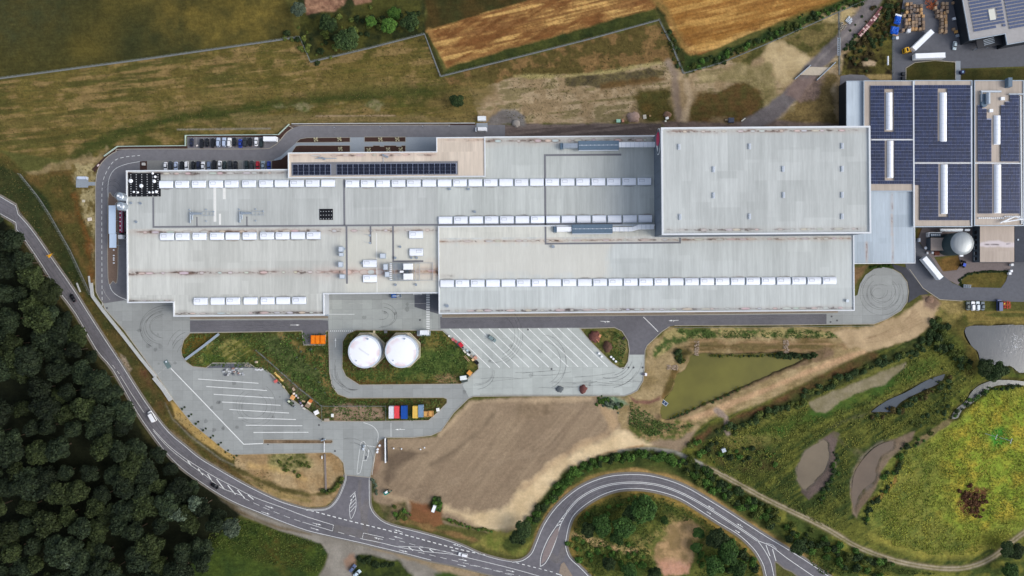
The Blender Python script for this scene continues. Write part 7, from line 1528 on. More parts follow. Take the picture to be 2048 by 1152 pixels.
# describe each column by where it stands instead of a letter
side = ['outer left', 'second left', 'left inner', 'middle', 'right inner', 'short far left', 'lower far left', 'lower second', 'lower third', 'lower fourth', 'lower fifth', 'short lower', 'lower right', 'short rusty side', 'right group first', 'right group second', 'right group third', 'right group outer', 'right group top', 'right group long left', 'right group long right', 'right group short top', 'lowest left corner']
for o in list(bpy.data.objects):
    if o.name.startswith('pallet_stack'):
        l = o['label']; ci = "ABCDEFGHIJKLMNOPQRSTUVWXYZ".index(l[-1]); o['label'] = l[:l.index('of column')] + f'in the {side[ci]} column'
def tarp(x, y, w, h, deg, label):
    g = np.random.default_rng(int(x)); n = 12; us = np.linspace(-1, 1, n); A_, B_ = np.meshgrid(us, us); z = 1.6 - .9 * (np.maximum(abs(A_), abs(B_)) > .95) + g.uniform(-.25, .25, A_.shape); vs = [(a * w / 2 + g.uniform(-.1, .1), b * h / 2 + g.uniform(-.1, .1), c) for a, b, c in zip(A_.ravel(), B_.ravel(), z.ravel())]
    fs = [(j * n + i, j * n + i + 1, (j + 1) * n + i + 1, (j + 1) * n + i) for j in range(n - 1) for i in range(n - 1)]; p = P(x, y, 1.6)
    o = thing('tarpaulin_stack', (p[0], p[1], 0), R(deg), label, 'covered stack', 'blue tarpaulin stacks'); MB().add(vs, fs).build('tarpaulin', M('blue tarpaulin', (22, 92, 196), .4, .15, 1), o); MB().box(0, 0, 0, w * .9, h * .9, 1.0).build('pallets', mWd, o)
tarp(1797, 39, 3.1, 4.2, -12, 'upper stack under a crumpled blue tarpaulin'); tarp(1791, 60, 4.0, 4.0, -10, 'lower wider stack under a crumpled blue tarpaulin'); crate(1797.5, 30.5, 3.2, .9, 1.4, -14, mWhiteM, 'crate', 'white edged crate at the top of the upper blue tarpaulin', 'crate'); crate(1791, 69.5, 2.8, 1.0, 1.0, -8, mWd, 'crate', 'tan crate at the foot of the lower blue tarpaulin', 'crate')
crate(1818.5, 60, 1.6, 2.2, 1.6, -8, mWhiteM, 'crate', 'white wrapped crate beside the lowest pallet columns', 'crate'); crate(1795, 75.5, 1.3, 1.3, 1.0, 0, mWhiteM, 'crate', 'small white crate at the lower left of the pallet yard', 'crate'); crate(1789, 75.5, 2.0, 1.4, .9, 0, mBlueG, 'crate', 'dark crate left of the small white one', 'crate')
for k, (x, y, m, l) in enumerate(((1909, 37, mWhiteM, 'white bale against the black wall of the upper right hall'), (1908, 58, mWd, 'brown bale against the black wall of the upper right hall'), (1913, 63, mWd2, 'orange brown bale against the black wall'), (1916, 71, mUnit, 'grey bale at the lower end of the black wall'), (1908, 5, mWd, 'tan bale near the top end of the black wall'))): crate(x, y, 1.4, 1.2, 1.0, 10, m, 'bale', l, 'bale', 'bales along the black wall')
f = MB(); rg = random.Random(3)
for k in range(26): a = rg.uniform(0, 6.28); b = rg.uniform(0, 6.28); f.tube((3 * math.cos(a), 3.2 * math.sin(a), rg.uniform(.1, 1.2)), (3 * math.cos(b), 3.2 * math.sin(b), rg.uniform(.3, 1.6)), .09, 5)
p = P(1862.5, 6, 1); o = link('scrap_heap', f.mesh('scrap_heap', M('rusty orange steel', (176, 92, 44), .7, .3, 2)), None, (p[0], p[1], .03)); tag(o, 'tangled heap of rusty orange steel at the top of the pallet yard', 'scrap heap')
pk = M('pink wrapped stone', (206, 172, 168), .8, .2, 2); rd2 = M('dark red stone', (118, 74, 78), .85, .2, 2); w = walk([(1720, 69), (1736, 52), (1752, 33), (1766, 14)], 4.6); k = 0
for q in w:
    for s_ in (-2.3, 2.3):
        x, y = q[0] + s_ * .75, q[1] + s_ * .65
        if k > 26 and s_ > 0: continue
        crate(x, y, .95, .95, .9, math.degrees(-q[2]) + random.uniform(-10, 10), pk if random.random() < .6 else rd2, 'stone_pallet', f'pinkish stone pallet, {ORD[k]} from the lower end of the line beside the track', 'pallet', 'stone pallets lining the track', False); k += 1
# pipes and rings by the track
for k, (a, b) in enumerate((((1693, 44), (1700, 34)), ((1695, 45), (1703, 36)), ((1697, 47), (1704, 38)), ((1691, 42), (1699, 32)), ((1699, 48), (1704, 42)))): tag(MB().tube(P(*a, .3), P(*b, .3), .22, 8).build('pipe', mHatch), f'{ORD[k]} pale pipe of the loose bundle beside the track', 'pipe', 'pale pipes beside the track')
ringm = MB(); 
def ring_mesh(r, h, t=.16, n=16):
    f = MB(); vs = []
    for rr, z in ((r, 0), (r, h), (r - t, h), (r - t, 0)): vs += [(rr * math.cos(2 * math.pi * i / n), rr * math.sin(2 * math.pi * i / n), z) for i in range(n)]
    return f.add(vs, [(j * n + i, j * n + (i + 1) % n, ((j + 1) % 4) * n + (i + 1) % n, ((j + 1) % 4) * n + i) for j in range(4) for i in range(n)])
rm = ring_mesh(.62, .7).mesh('concrete_ring', M('ring concrete', (178, 170, 158), .85, .15, 2))
for k, (x, y, l) in enumerate(((1682, 57, 'lowest left of the concrete rings by the track'), (1685, 52, 'second of the concrete rings by the track'), (1688, 56, 'third concrete ring by the track'), (1691.5, 51.5, 'rightmost concrete ring by the track'), (1684, 46.5, 'topmost concrete ring by the track'), (492, 730.5, 'pale ring left of its twin above the parking bays'), (497.5, 732, 'dark centred ring right of its twin above the parking bays'))): p = P(x, y, .6); tag(link('concrete_ring', rm, None, (p[0], p[1], .02)), l, 'concrete ring', 'concrete rings')
# gantry over the track and fence line
o = thing('pipe_gantry', (0, 0, 0), 0, 'long pale steel gantry laid over the track near the bridge', 'gantry'); f = MB()
for x in (1675.6, 1680.4): q = [P(a, b, 3.2)[:2] for a, b in ((x - .4, 75), (x + .4, 75), (x + .4, 111), (x - .4, 111))]; f.prism(q, 2.9, 3.2)
f.build('beam', mSteel, o); f = MB()
for k in range(10): q = [P(a, b, 3.0)[:2] for a, b in ((1676, 76 + 3.7 * k), (1680, 76 + 3.7 * k), (1680, 77 + 3.7 * k), (1676, 77 + 3.7 * k))]; f.prism(q, 2.75, 2.9)
f.build('deck_plank', mUnit, o).__setitem__('kind', 'stuff')
o = thing('bridge', (0, 0, 0), 0, 'pale concrete bridge slab with side rails on the climbing track', 'bridge'); f = MB(); f.prism([P(*p)[:2] for p in ((1598, 150), (1618, 134), (1660, 135), (1640, 151))], 0, .25); f.build('deck', M('bridge concrete', (186, 174, 156), .85, .12, 1), o)
for a, b in (((1590, 158), (1622, 130)), ((1634, 160), (1672, 124))): f = MB(); wallstrip(f, [a, b], .35, 0, .9); f.build('side_rail', mUnit, o)
# fences
mWire = M('fence steel', (126, 134, 128), .5, .1, 1, metal=.3); mGrav = M('mowing strip gravel', (122, 124, 124), .9, .25, 2, gen='World')
def fence(pts, label, h=1.9, strip=None, step=2.5, mat=mWire, w=.07):
    o = thing('fence', (0, 0, 0), 0, label, 'fence'); ps = MB(); pn = MB()
    for q in walk(pts, step / S): p = P(q[0], q[1]); ps.box(p[0], p[1], -.2, .12, .12, h + .25)
    for a, b in zip(pts[:-1], pts[1:]):
        pa, pb = P(*a), P(*b); n = max(1, int(math.hypot(pb[0] - pa[0], pb[1] - pa[1]) / step))
        for z in (.1, h * .5, h): pn.tube((pa[0], pa[1], z), (pb[0], pb[1], z), w * .5, 4)
        for k in range(n * 6): t = k / (n * 6); pn.tube((pa[0] + (pb[0] - pa[0]) * t, pa[1] + (pb[1] - pa[1]) * t, .05), (pa[0] + (pb[0] - pa[0]) * t, pa[1] + (pb[1] - pa[1]) * t, h), .02, 3)
    tag(ps.build('post', mat, o), kind='stuff'); tag(pn.build('wire_mesh', mat, o), kind='stuff')
    if strip: f = MB(); ribbon(f, pts, strip, .02); tag(f.build('gravel_strip', mGrav), kind='structure')
fence([(-60, 166), (0, 157), (300, 117), (600, 74), (621, 124), (740, 96), (849, 68), (881, 153)], 'upper boundary fence with gravel strip across the meadow', strip=3.0)
fence([(881, 153), (1030, 116), (1180, 78), (1318, 40), (1344, 92), (1367, 147)], 'boundary fence stepping around the wheat field corner', strip=2.6); fence([(1367, 147), (1440, 127), (1536, 87), (1620, 50), (1678, 24), (1730, 2), (1760, -20)], 'boundary fence along the lower edge of the right wheat field', strip=1.6)
fence([(1678, 20), (1678.5, 150)], 'fence running straight down beside the climbing track', strip=2.4); fence([(40, 348), (72, 388), (82, 402), (100, 430), (140, 500), (182, 590)], 'fence down the slope between main road and ring road', strip=1.6); fence([(512, 700), (560, 742), (600, 778), (644, 812)], 'diagonal fence through the green island', 1.4, 1.6); fence([(644, 843), (644, 812), (772, 812), (772, 842)], 'fence around the small gravel yard left of the containers', 1.6, .9)
fence([(1349, 655), (1540, 654), (1748, 652)], 'low rail along the lower edge of the south lane', .8, None, 2.5, mWire, .14); fence([(1784, 77), (1784, 150)], 'short fence at the left side of the pallet yard', 1.8)
# walls
mWl = M('wall concrete', (176, 178, 176), .85, .1, .8)
def wall(pts, w, z0, z1, label, mat=mWl, name='retaining_wall', cat='wall'):
    f = MB(); wallstrip(f, pts, w, z0, z1); return tag(f.build(name, mat), label, cat)
wall([(181, 566), (184, 592), (206, 622), (246, 672), (280, 716), (311, 754)], 1.35, -.1, .75, 'pale concrete retaining wall between the yard and the main road'); wall([(307, 755), (326, 778), (341, 801)], 1.9, -.1, .9, 'short lower section of the pale retaining wall'); wall([(153, 566), (160, 584)], .6, 0, .5, 'short pale wall stub on the slope left of the ring road'); wall([(177, 552), (180, 576)], .7, 0, .5, 'pale wall stub just left of the ring road')
wall([(370, 719), (404, 694), (437, 668)], 1.1, 0, .9, 'straight grey wall cutting the corner of the green island', mUnit); wall([(207, 312), (234, 292.5), (370, 291), (370, 270.5), (556, 269), (578, 248)], .28, -.1, .9, 'thin pale edging wall around the upper car park', M('pale green rail', (178, 196, 186), .5, .1, 1)); wall([(583, 247.5), (700, 246.8), (950, 246)], .42, -.1, .5, 'straight pale wall above the upper ring road')
wall([(770, 877), (770.6, 926)], .5, 0, 2.0, 'tall narrow sign wall beside the entrance road', mWhiteM, 'sign_wall'); wall([(773, 878), (773.6, 924)], .4, 0, 1.4, 'dark panel just right of the entrance sign wall', mWallD, 'panel_wall'); wall([(649.5, 908), (652, 985)], .9, 0, .35, 'sunken grey channel wall in the dry triangle', M('channel concrete', (128, 118, 112), .9, .2, 2)); wall([(648.5, 883), (648.3, 905)], .25, .8, 1.0, 'white barrier arm across the lane beside the median', mWhiteM, 'barrier', 'barrier'); wall([(642, 882), (650, 879)], .5, 0, 1.2, 'small grey barrier cabinet on the median strip', mUnit, 'cabinet', 'cabinet'); wall([(643.5, 912), (643.7, 918)], .3, 0, .8, 'short white post left of the channel wall', mWhiteM, 'post', 'post')
# heaps
def heap(x, y, rx, ry, h, mat, label, seed=1):
    n = 22; rg = random.Random(seed); rings = []
    ph = [rg.uniform(.82, 1.15) for _ in range(n)]; vs = []; fs = []; K = 7; p = P(x, y, h * .4)
    for j in range(K):
        t = j / (K - 1); r = math.cos(t * math.pi / 2) ** .8
        for i in range(n): a = 2 * math.pi * i / n; q = ph[i] * (1 - t) + t; vs.append((r * rx * S * q * math.cos(a), r * ry * S * q * math.sin(a), -.05 + h * math.sin(t * math.pi / 2) ** 1.4 + rg.uniform(-.06, .06) * (j > 0)))
    for j in range(K - 1):
        for i in range(n): fs.append((j * n + i, j * n + (i + 1) % n, (j + 1) * n + (i + 1) % n, (j + 1) * n + i))
    return tag(link('heap', MB().add(vs, fs).mesh('heap', mat, True), None, (p[0], p[1], 0)), label, 'heap')
mH = lambda n, c: M(n, c, .95, .3, 1.4, bump=.15)
heap(1119.5, 778.5, 8.5, 6.5, 1.3, mH('grey grit', (92, 98, 102)), 'dark grey grit heap on the lower edge of the yard', 1); heap(1166.5, 778.5, 8, 9, 1.6, mH('maroon grit', (104, 66, 62)), 'round maroon heap on the lower edge of the yard', 2); heap(1190, 673, 12, 12, 1.8, mH('maroon soil', (112, 72, 64)), 'broken maroon soil heap in the small east island', 3); heap(1215.5, 693.5, 10, 11, 1.9, mH('brown soil', (90, 66, 54)), 'round dark brown soil heap in the small east island', 4)
heap(1267, 234, 13, 11, 2.0, mH('tan sand', (158, 134, 122)), 'tan sand heap beside the gravel road north of the hall', 5); heap(1335, 229, 8, 7, 1.0, mH('brown sand', (120, 94, 78)), 'small brown heap at the foot of the sandy path', 6); heap(1032, 246, 9, 8, 1.4, mH('pale gravel', (146, 140, 134)), 'pale gravel heap by the end of the ring road', 7); heap(1860, 600, 9, 7, .8, mH('clay soil', (128, 104, 88)), 'flat clay heap at the right end of the sandy platform', 8); heap(512, 724 + 0, 4, 2.6, .6, mH('pale rubble', (176, 160, 140)), 'small pale rubble heap above the concrete rings', 9)
# rubble chutes at the pond
def stones(x0, y0, x1, y1, n, label, sd=1):
    o = thing('stone_chute', (0, 0, 0), 0, label, 'stone chute'); rg = random.Random(sd); m = M('chute stone', (164, 146, 128), .9, .25, 2); f = MB()
    for k in range(n): q = P(rg.uniform(x0, x1), rg.uniform(y0, y1)); f.box(q[0], q[1], -.5, rg.uniform(.3, .7), rg.uniform(.3, .7), rg.uniform(.5, .75), rg.uniform(0, 3), .08)
    tag(f.build('stone', m, o), kind='stuff')
stones(1389, 683, 1398, 711, 90, 'narrow stone chute into the upper left of the olive pond', 1); stones(1567, 680, 1578, 706, 100, 'stone chute above the right end of the olive pond', 2); stones(1334, 730, 1357, 740, 80, 'stone ledge on the left shore of the olive pond', 3)
p = P(1327, 804, .2); o = thing('floating_raft', (p[0], p[1], -.8), R(-37), 'blue framed raft with three dark panels at the pond tip', 'raft'); f = MB(); f.box(0, .85, .1, 5, .2, .35); f.box(0, -.85, .1, 5, .2, .35)
for k in range(4): f.box(-2.4 + 1.6 * k, 0, .1, .2, 1.7, .35)
f.build('frame', mHatch, o)
for k in range(3): MB().box(-1.6 + 1.6 * k, 0, .25, 1.35, 1.45, .12).build('panel', M('raft panel', (46, 66, 92), .3, .1, 1), o)
# loose goods in and around the yard: x, y, w, l, h, angle, colour, words
col_m = {}
def cm(c):
    if c not in col_m: col_m[c] = M('goods %d %d %d' % c, c, .7, .2, 2.5)
    return col_m[c]
goods = [(898, 672, .8, .8, .7, 0, (230, 230, 228), 'small white box at the upper end of the clutter by the tank island'), (906, 679, 1.5, 1.2, .5, -50, (206, 122, 122), 'faded pink pallet beside the red one'), (912, 683, 1.5, 1.0, .4, -50, (190, 96, 96), 'reddish pallet between pink pallet and red box'), (921.5, 689.5, 2.4, 1.7, 1.1, -50, (206, 44, 62), 'bright red box in the clutter by the tank island'), (916.5, 690.5, 1.5, .8, .7, -40, (70, 74, 82), 'dark machine part left of the bright red box'), (925.5, 695, .9, .9, .6, 0, (60, 60, 66), 'black bin below the bright red box'), (929, 703, 1.8, .7, .5, -50, (222, 216, 200), 'cream plank bundle in the yard clutter'), (936.5, 709, 1.7, .8, .5, -40, (236, 236, 232), 'white slab in the yard clutter'), (934.5, 701, 1.0, .8, .8, -40, (186, 204, 214), 'pale blue crate in the yard clutter'), (939.5, 705, 1.2, .8, .9, -60, (28, 30, 34), 'black box beside the white slab'), (944, 713, 1.8, .9, .4, -50, (170, 156, 140), 'long grey tan board pack'), (951, 715.5, 1.7, 1.4, .8, -50, (208, 158, 138), 'salmon coloured pallet near the black bin'), (946, 719.5, 1.2, 1.2, .9, -50, (222, 186, 140), 'tan carton near the black bin'), (953.5, 725.3, 1.9, 1.5, 1.2, -50, (20, 18, 22), 'big black bin at the lower end of the clutter'), (932.5, 717.5, 3.6, .25, .3, -50, (186, 158, 122), 'left timber beam in the island grass'), (935, 716.5, 3.6, .25, .3, -50, (196, 170, 132), 'right timber beam in the island grass'),
    (939, 746, 2.2, 2.1, 1.4, -40, (222, 160, 84), 'orange timber crate in the lower right corner of the tank island'), (926.3, 756, 3.2, 2.0, 1.8, 8, (232, 236, 236), 'white box in the lower right corner of the tank island'), (929, 762.5, 3.2, 1.0, 1.0, 15, (74, 84, 82), 'dark grey crate under the white box'), (934.5, 752.5, 1.6, 1.2, 1.0, -40, (38, 48, 48), 'dark green box between orange crate and white box'), (771.2, 663.3, 1.5, 1.5, .8, 0, (128, 128, 130), 'square grey cabinet on the top edge of the tank island'), (748, 663.3, .9, 1.1, 1.0, 0, (206, 194, 160), 'cream cabinet on the top edge of the tank island'),
    (551.2, 762.5, 1.7, 1.3, 1.0, 35, (206, 104, 100), 'red box at the upper right rim of the parking yard'), (557, 766, 1.2, .5, .6, -40, (60, 66, 78), 'dark trough below the red box'), (543.5, 754, 2.2, .6, .4, -50, (120, 112, 108), 'brown metal grate above the red box'), (567, 773.5, 1.5, .6, .4, -45, (196, 184, 146), 'pale board below the dark trough'), (587, 778.5, 1.6, 1.0, .5, -60, (188, 164, 142), 'tan sack in the grass by the diagonal fence'), (584.8, 795, 1.9, 2.0, 1.2, -30, (226, 170, 110), 'orange and cream crate in the rim clutter'), (587.5, 787.5, .9, .9, .8, 0, (236, 222, 206), 'round white sack above the orange crate'), (592, 791.5, .8, 1.0, .7, 0, (206, 206, 214), 'pale grey box right of the orange crate'), (596, 795.5, .7, .8, .6, 0, (196, 180, 172), 'small beige box in the rim clutter'), (601, 806, .9, 1.0, .6, 20, (120, 110, 140), 'purple grey box in the rim clutter'), (604, 811, 1.0, .9, .6, 40, (214, 204, 206), 'white and pink carton in the rim clutter'), (598, 802, .9, .8, .7, 10, (48, 42, 58), 'dark purple box in the rim clutter'), (608, 813, .8, .7, .5, 0, (84, 60, 60), 'dark brown box at the lower end of the rim clutter'), (607, 802.5, 1.6, .7, .4, -15, (206, 178, 140), 'light plank beside the rim clutter'), (608, 817, 1.5, .7, .3, -30, (210, 208, 200), 'pale slab at the lower end of the rim clutter'), (615, 811, 2.0, 2.0, 1.4, 55, (146, 126, 106), 'grey brown crate beside the diagonal fence'), (620, 802.8, 2.0, 1.5, 1.3, 55, (198, 116, 62), 'rust orange crate beside the diagonal fence'), (617.5, 806.5, 1.0, 1.8, 1.4, 55, (222, 204, 170), 'cream crate between rust orange and grey brown crates'), (632, 825.5, 2.0, 2.0, 1.6, 28, (236, 236, 236), 'white square box beside the lower end of the diagonal fence'), (664.5, 831, 1.2, 1.6, .9, 0, (226, 228, 224), 'white sack inside the fenced yard'), (653.5, 840, 2.6, 1.4, .3, 5, (172, 158, 142), 'flat pale slab in the corner of the fenced yard'), (875.5, 819.5, 1.5, 1.6, .9, 10, (238, 238, 234), 'white sack right of the container row'),
    (1237, 241.5, 1.9, 1.5, 1.1, 0, (168, 214, 190), 'mint green box by the gravel road'), (1246, 241.5, 1.1, 1.4, 1.0, 0, (186, 132, 108), 'rusty box right of the mint green one'), (1241.5, 243, .5, 1.6, .8, 0, (30, 60, 46), 'dark green bin between the two boxes'), (1289.5, 233.5, 1.6, 2.0, .4, 8, (196, 190, 176), 'pale frame lying in the grass right of the sand heap'), (1300.5, 231.5, .9, .8, .5, 0, (168, 136, 96), 'tan carton near the pale frame'), (1334.5, 236, 1.5, 1.1, .9, 15, (240, 240, 238), 'white bag at the foot of the sandy path'), (1331.5, 242, .9, .8, .7, 0, (222, 224, 208), 'cream bag below the white bag'), (1463, 240, 2.7, 2.3, 1.5, 0, (82, 88, 106), 'slate grey box by the track above the warehouse'), (1453.5, 239.5, 1.4, .8, .5, 0, (176, 156, 124), 'tan board left of the slate grey box'), (1487, 239.3, 2.4, .5, .3, 38, (226, 224, 212), 'white beam in the grass above the warehouse'), (394, 291, .9, .7, .5, 20, (232, 224, 218), 'small white bag in the empty upper parking bay'), (196, 330.5, 1.3, .6, .4, 50, (224, 204, 204), 'pale sign plate on the mulch corner of the ring road'), (286.5, 328, 1.6, 1.3, .8, 0, (188, 186, 184), 'grey cabinet on the small mulch patch by the hall corner'), (179, 438.5, 2.0, 1.6, .5, 10, (214, 204, 192), 'white rubble pallet left of the ring road'), (167, 402, 1.3, 1.2, .4, 0, (200, 192, 172), 'pale rubble pack on the slope'), (1292, 749, 1.1, 1.4, 1.2, 0, (236, 234, 236), 'white cabinet on the right kerb of the yard'), (1287, 748.5, 1.0, 1.0, .9, 0, (92, 86, 96), 'dark cabinet left of the white one on the kerb'), (1448, 901, 2.0, 1.7, 1.6, 20, (196, 204, 214), 'small white measuring cabin in the wet meadow'), (1200, 672, 1.5, 1.1, 1.6, 70, (206, 146, 106), 'orange timber block on the broken maroon heap'), (1195.5, 681.5, 2.0, .4, 1.5, -50, (190, 132, 100), 'loose timber board on the broken maroon heap'), (1248, 677, 1.0, 1.7, .8, -30, (56, 50, 48), 'dark slab at the right rim of the small east island'), (2037.5, 0 + 623, .01, .01, .01, 0, (0, 0, 0), '')]
for (x, y, w_, l_, h_, a, c, t) in goods:
    if t: crate(x, y, w_, l_, h_, a, cm(c), 'box' if 'box' in t or 'cabin' in t else 'goods', t, next((k for k in ('box', 'crate', 'pallet', 'cabinet', 'sack', 'bag', 'bin', 'beam', 'board', 'slab', 'plank', 'carton', 'frame', 'cabin') if k in t), 'goods'), None, w_ > 1.4)
f = MB()
for k in range(42):   # paving stone packs
    x = 443 + random.uniform(0, 1) * 44; y = random.choice((737.5, 740, 743, 746.5, 750)) + random.uniform(-.6, .6)
    c = random.choice(((176, 180, 184), (204, 206, 208), (86, 88, 94), (150, 118, 108), (120, 124, 130))); crate(x, y, random.uniform(.6, 1.1), random.uniform(.5, .9), random.uniform(.3, .7), random.uniform(-8, 8), cm(c), 'paving_pack', {176: 'light grey', 204: 'white', 86: 'dark', 150: 'reddish', 120: 'mid grey'}[c[0]] + ' pack of paving stones in the jumble above the parking bays', 'paving stones', 'paving stone packs above the parking bays', False)
for k in range(5): crate(511 + 3.4 * k, 739 + (k % 2), .8, .8, .6, 0, cm((206, 208, 212)), 'stone_block', f'{ORD[k]} pale block in the short row right of the paving jumble', 'block', 'pale block row', False)
for k in range(9): crate(550 + 1.9 * k, 746 + 1.9 * k + random.uniform(-1, 1), .8, .6, .5, 40, cm((222, 188, 110)), 'yellow_block', f'{ORD[k]} yellowish block from the top of the row beside the fence', 'block', 'yellowish blocks beside the fence', False)
for k, (x, y) in enumerate(((759, 891.5), (755, 899), (754.3, 904.5), (1222.4, 714), (1227, 718), (1232, 723), (1198, 707), (1203.3, 713))): p = P(x, y, .9); f = MB(); f.cyl(0, 0, 0, .55, .9, 14); f.cyl(0, 0, .9, .5, .08, 14); tag(link('white_drum', f.mesh('white_drum', mWhiteM), None, (p[0], p[1], .03)), ('upper', 'middle', 'lower')[k % 3] + (' white drum beside the entrance road' if k < 3 else ' white drum at the edge of the small east island' if k < 6 else ' white drum on the last striped bay'), 'drum', 'white drums')
# machines
def base(name, x, y, deg, label, cat, z=.8): p = P(x, y, z); return thing(name, (p[0], p[1], .03), R(deg), label, cat)
o = base('boom_lift', 792, 591.5, 0, 'blue articulated lift parked against the hall by the zebra crossing', 'boom lift'); bl = M('lift blue', (30, 92, 170), .45, .08, 1)
MB().box(-1, 0, .35, 2.4, 1.9, .8).build('chassis', bl, o); MB().box(-1.2, 0, 1.15, 1.8, 1.5, .7).build('turntable', bl, o); f = MB(); f.tube((-1.5, .2, 1.9), (1.8, .1, 2.3), .16); f.tube((-1.5, -.35, 2.1), (1.4, -.3, 2.5), .13); f.build('boom', mHatch, o); f = MB(); f.box(2.3, 0, 1.6, 1.0, 1.7, .1)
for s_ in (-.8, .8): f.box(2.3, s_, 1.6, 1.0, .06, 1.0)
f.box(2.8, 0, 1.6, .06, 1.6, 1.0); f.build('basket', mUnit, o); lorry_wheels(o, (-.2, -1.9), 1.05)
o = base('excavator', 773, 985, 28, 'small teal excavator on the dirt beside the entrance road', 'excavator'); te = M('teal paint', (24, 122, 108), .45, .1, 1)
for s_ in (-.75, .75): MB().box(0, s_, 0, 2.7, .4, .6).build('track', mBlack, o)
MB().box(-.2, 0, .6, 2.1, 1.7, .9).build('body', te, o); MB().box(.3, .4, 1.4, 1.2, .9, .9).build('cab', mWhiteM, o); f = MB(); f.tube((.8, -.3, 1.2), (2.0, -.3, 2.2), .14); f.tube((2.0, -.3, 2.2), (2.6, -.3, .9), .12); f.build('arm', te, o); MB().box(2.6, -.3, .4, .4, .6, .5).build('bucket', mBlack, o)
o = base('telehandler', 582, 806.5, -42, 'dark green telehandler standing at the rim of the parking yard', 'telehandler'); MB().box(-.4, 0, .5, 2.8, 1.5, .8).build('body', M('machine green', (70, 84, 62), .5, .1, 1), o); MB().box(-1.3, .35, 1.3, 1.1, .8, .8).build('cab', M('cab roof', (196, 204, 180), .5, .05, 1), o); f = MB(); f.tube((-1.6, -.35, 1.6), (2.4, -.35, 1.1), .16); f.build('boom', mBlack, o); f = MB(); f.box(3, .2, .2, 1.1, .1, .06); f.box(3, -.7, .2, 1.1, .1, .06); f.box(2.45, -.25, .2, .1, 1.2, .8); f.build('fork', mUnit, o); lorry_wheels(o, (.8, -1.4), .95)
o = base('farm_tractor', 1926, 528, 70, 'blue farm tractor beside the dry round lawn', 'tractor'); MB().box(.7, 0, .7, 1.9, .8, .7).build('bonnet', mBlack, o); MB().box(-.5, 0, .9, 1.4, 1.3, 1.3).build('cab', mGlass, o); MB().box(-.5, 0, 2.2, 1.5, 1.4, .12).build('cab_roof', M('tractor blue', (40, 80, 190), .4, .05, 1), o)
for x, r in ((-.9, .75), (1.2, .5)):
    for s_ in (-1, 1): MB().tube((x, s_ * .75, r), (x, s_ * 1.1, r), r, 16).build('wheel', mTy, o)
o = base('hay_rake', 2014, 610, 0, 'red and yellow rotary farm machine on the verge by the grey pond', 'farm machine'); rdm = M('machine red', (206, 22, 34), .45, .08, 1)
for cx_, cy_ in ((-1.2, 1), (1.2, 1), (-1, -1.1), (1.3, -1)):
    f = MB()
    for k in range(10): a = k * .628; f.tube((cx_, cy_, .7), (cx_ + 1.1 * math.cos(a), cy_ + 1.1 * math.sin(a), .35), .05, 4)
    f.cyl(cx_, cy_, .5, .25, .35, 10); f.build('rotor', rdm, o)
f = MB(); f.box(0, 0, .8, 4, .2, .2); f.box(0, 0, .8, .2, 4, .2); f.build('frame', rdm, o); MB().box(-1.5, .6, .9, .7, .5, .3).build('gear_cover', M('machine yellow', (226, 186, 40), .5, .05, 1), o)
o = base('sunshade', 1848.5, 496, 20, 'white parasol beside the small pump house', 'parasol'); f = MB(); f.lathe(0, 0, [(.75, 2.0), (.4, 2.3), (.05, 2.5)], 8); f.build('canopy', mWhiteM, o); MB().tube((0, 0, 0), (0, 0, 2.2), .04, 6).build('pole', mSteel, o)
crate(1839, 480, 1.0, 1.8, 1.6, 0, mHatch, 'cabinet', 'pale cabinet right of the blue grey link building', 'cabinet'); crate(1855.5, 506, .6, 1.1, .9, 0, mWhiteM, 'box', 'small cream box left of the brown crates by the pump house', 'box'); crate(1865.5, 505.5, .9, 1.1, .9, 0, mWhiteM, 'box', 'small white box below the pump house', 'box'); crate(1874.5, 506.5, 2.4, 2.0, 1.0, 0, cm((112, 62, 48)), 'crate', 'red brown crates below the pump house', 'crate')
for k, (x, y) in enumerate(((2025, 529.5), (2023.5, 542), (2020.5, 547))): crate(x, y, 1.2, 1.1, 1.5, 5, mWhiteM, 'cabinet', ('topmost', 'middle', 'lowest')[k] + ' of three white cabinets right of the hedged lawn', 'cabinet', 'white cabinets by the lawn', False)
f = MB()
for k in range(4): f.box(-1.6 + 1.05 * k, 0, 0, .1, 1.6, 1.2); f.box(-1.6 + 1.05 * k + .5, .8, .6, 1.0, .08, .08)
f.box(0, -.75, 0, 3.6, .1, .1); p = P(1935, 572.5, 1); tag(link('bicycle_rack', f.mesh('bicycle_rack', mHatch), None, (p[0], p[1], 0), R(-5)), 'pale metal rack at the lower edge of the hedged lawn', 'rack')
p = P(1926, 143.5, 1.6); o = thing('trampoline', (p[0], p[1], 0), 0, 'round navy tank with white logo on the lawn strip above the solar halls', 'tank'); o.name = 'round_tank'; MB().cyl(0, 0, 0, 1.1, 1.6, 18).build('shell', M('navy shell', (28, 38, 78), .5, .1, 1), o); MB().box(0, 0, 1.6, .6, .8, .04).build('mark', M('light blue mark', (150, 190, 226), .5, .05, 1), o)
for k, (x, y) in enumerate(((1808, 147), (1808, 156))): crate(x, y, 1.6, 1.7, 1.5, 0, mWallD, 'cabinet', ('upper', 'lower')[k] + ' black cabinet left of the small lawn', 'cabinet', 'black cabinets by the small lawn', False)
for x, y, l_, l in ((1776.5, 121, 4.4, 'long pale tank left of the pallet yard'),): p = P(x, y, 1.4); o = thing('lying_tank', (p[0], p[1], .1), R(90), l, 'tank'); f = MB(); f.tube((-2.2, 0, 1), (2.2, 0, 1), .4, 12); f.build('vessel', mWhiteM, o); f = MB(); f.box(-1.3, 0, 0, .2, .7, .7); f.box(1.3, 0, 0, .2, .7, .7); f.build('saddle', mSteel, o)
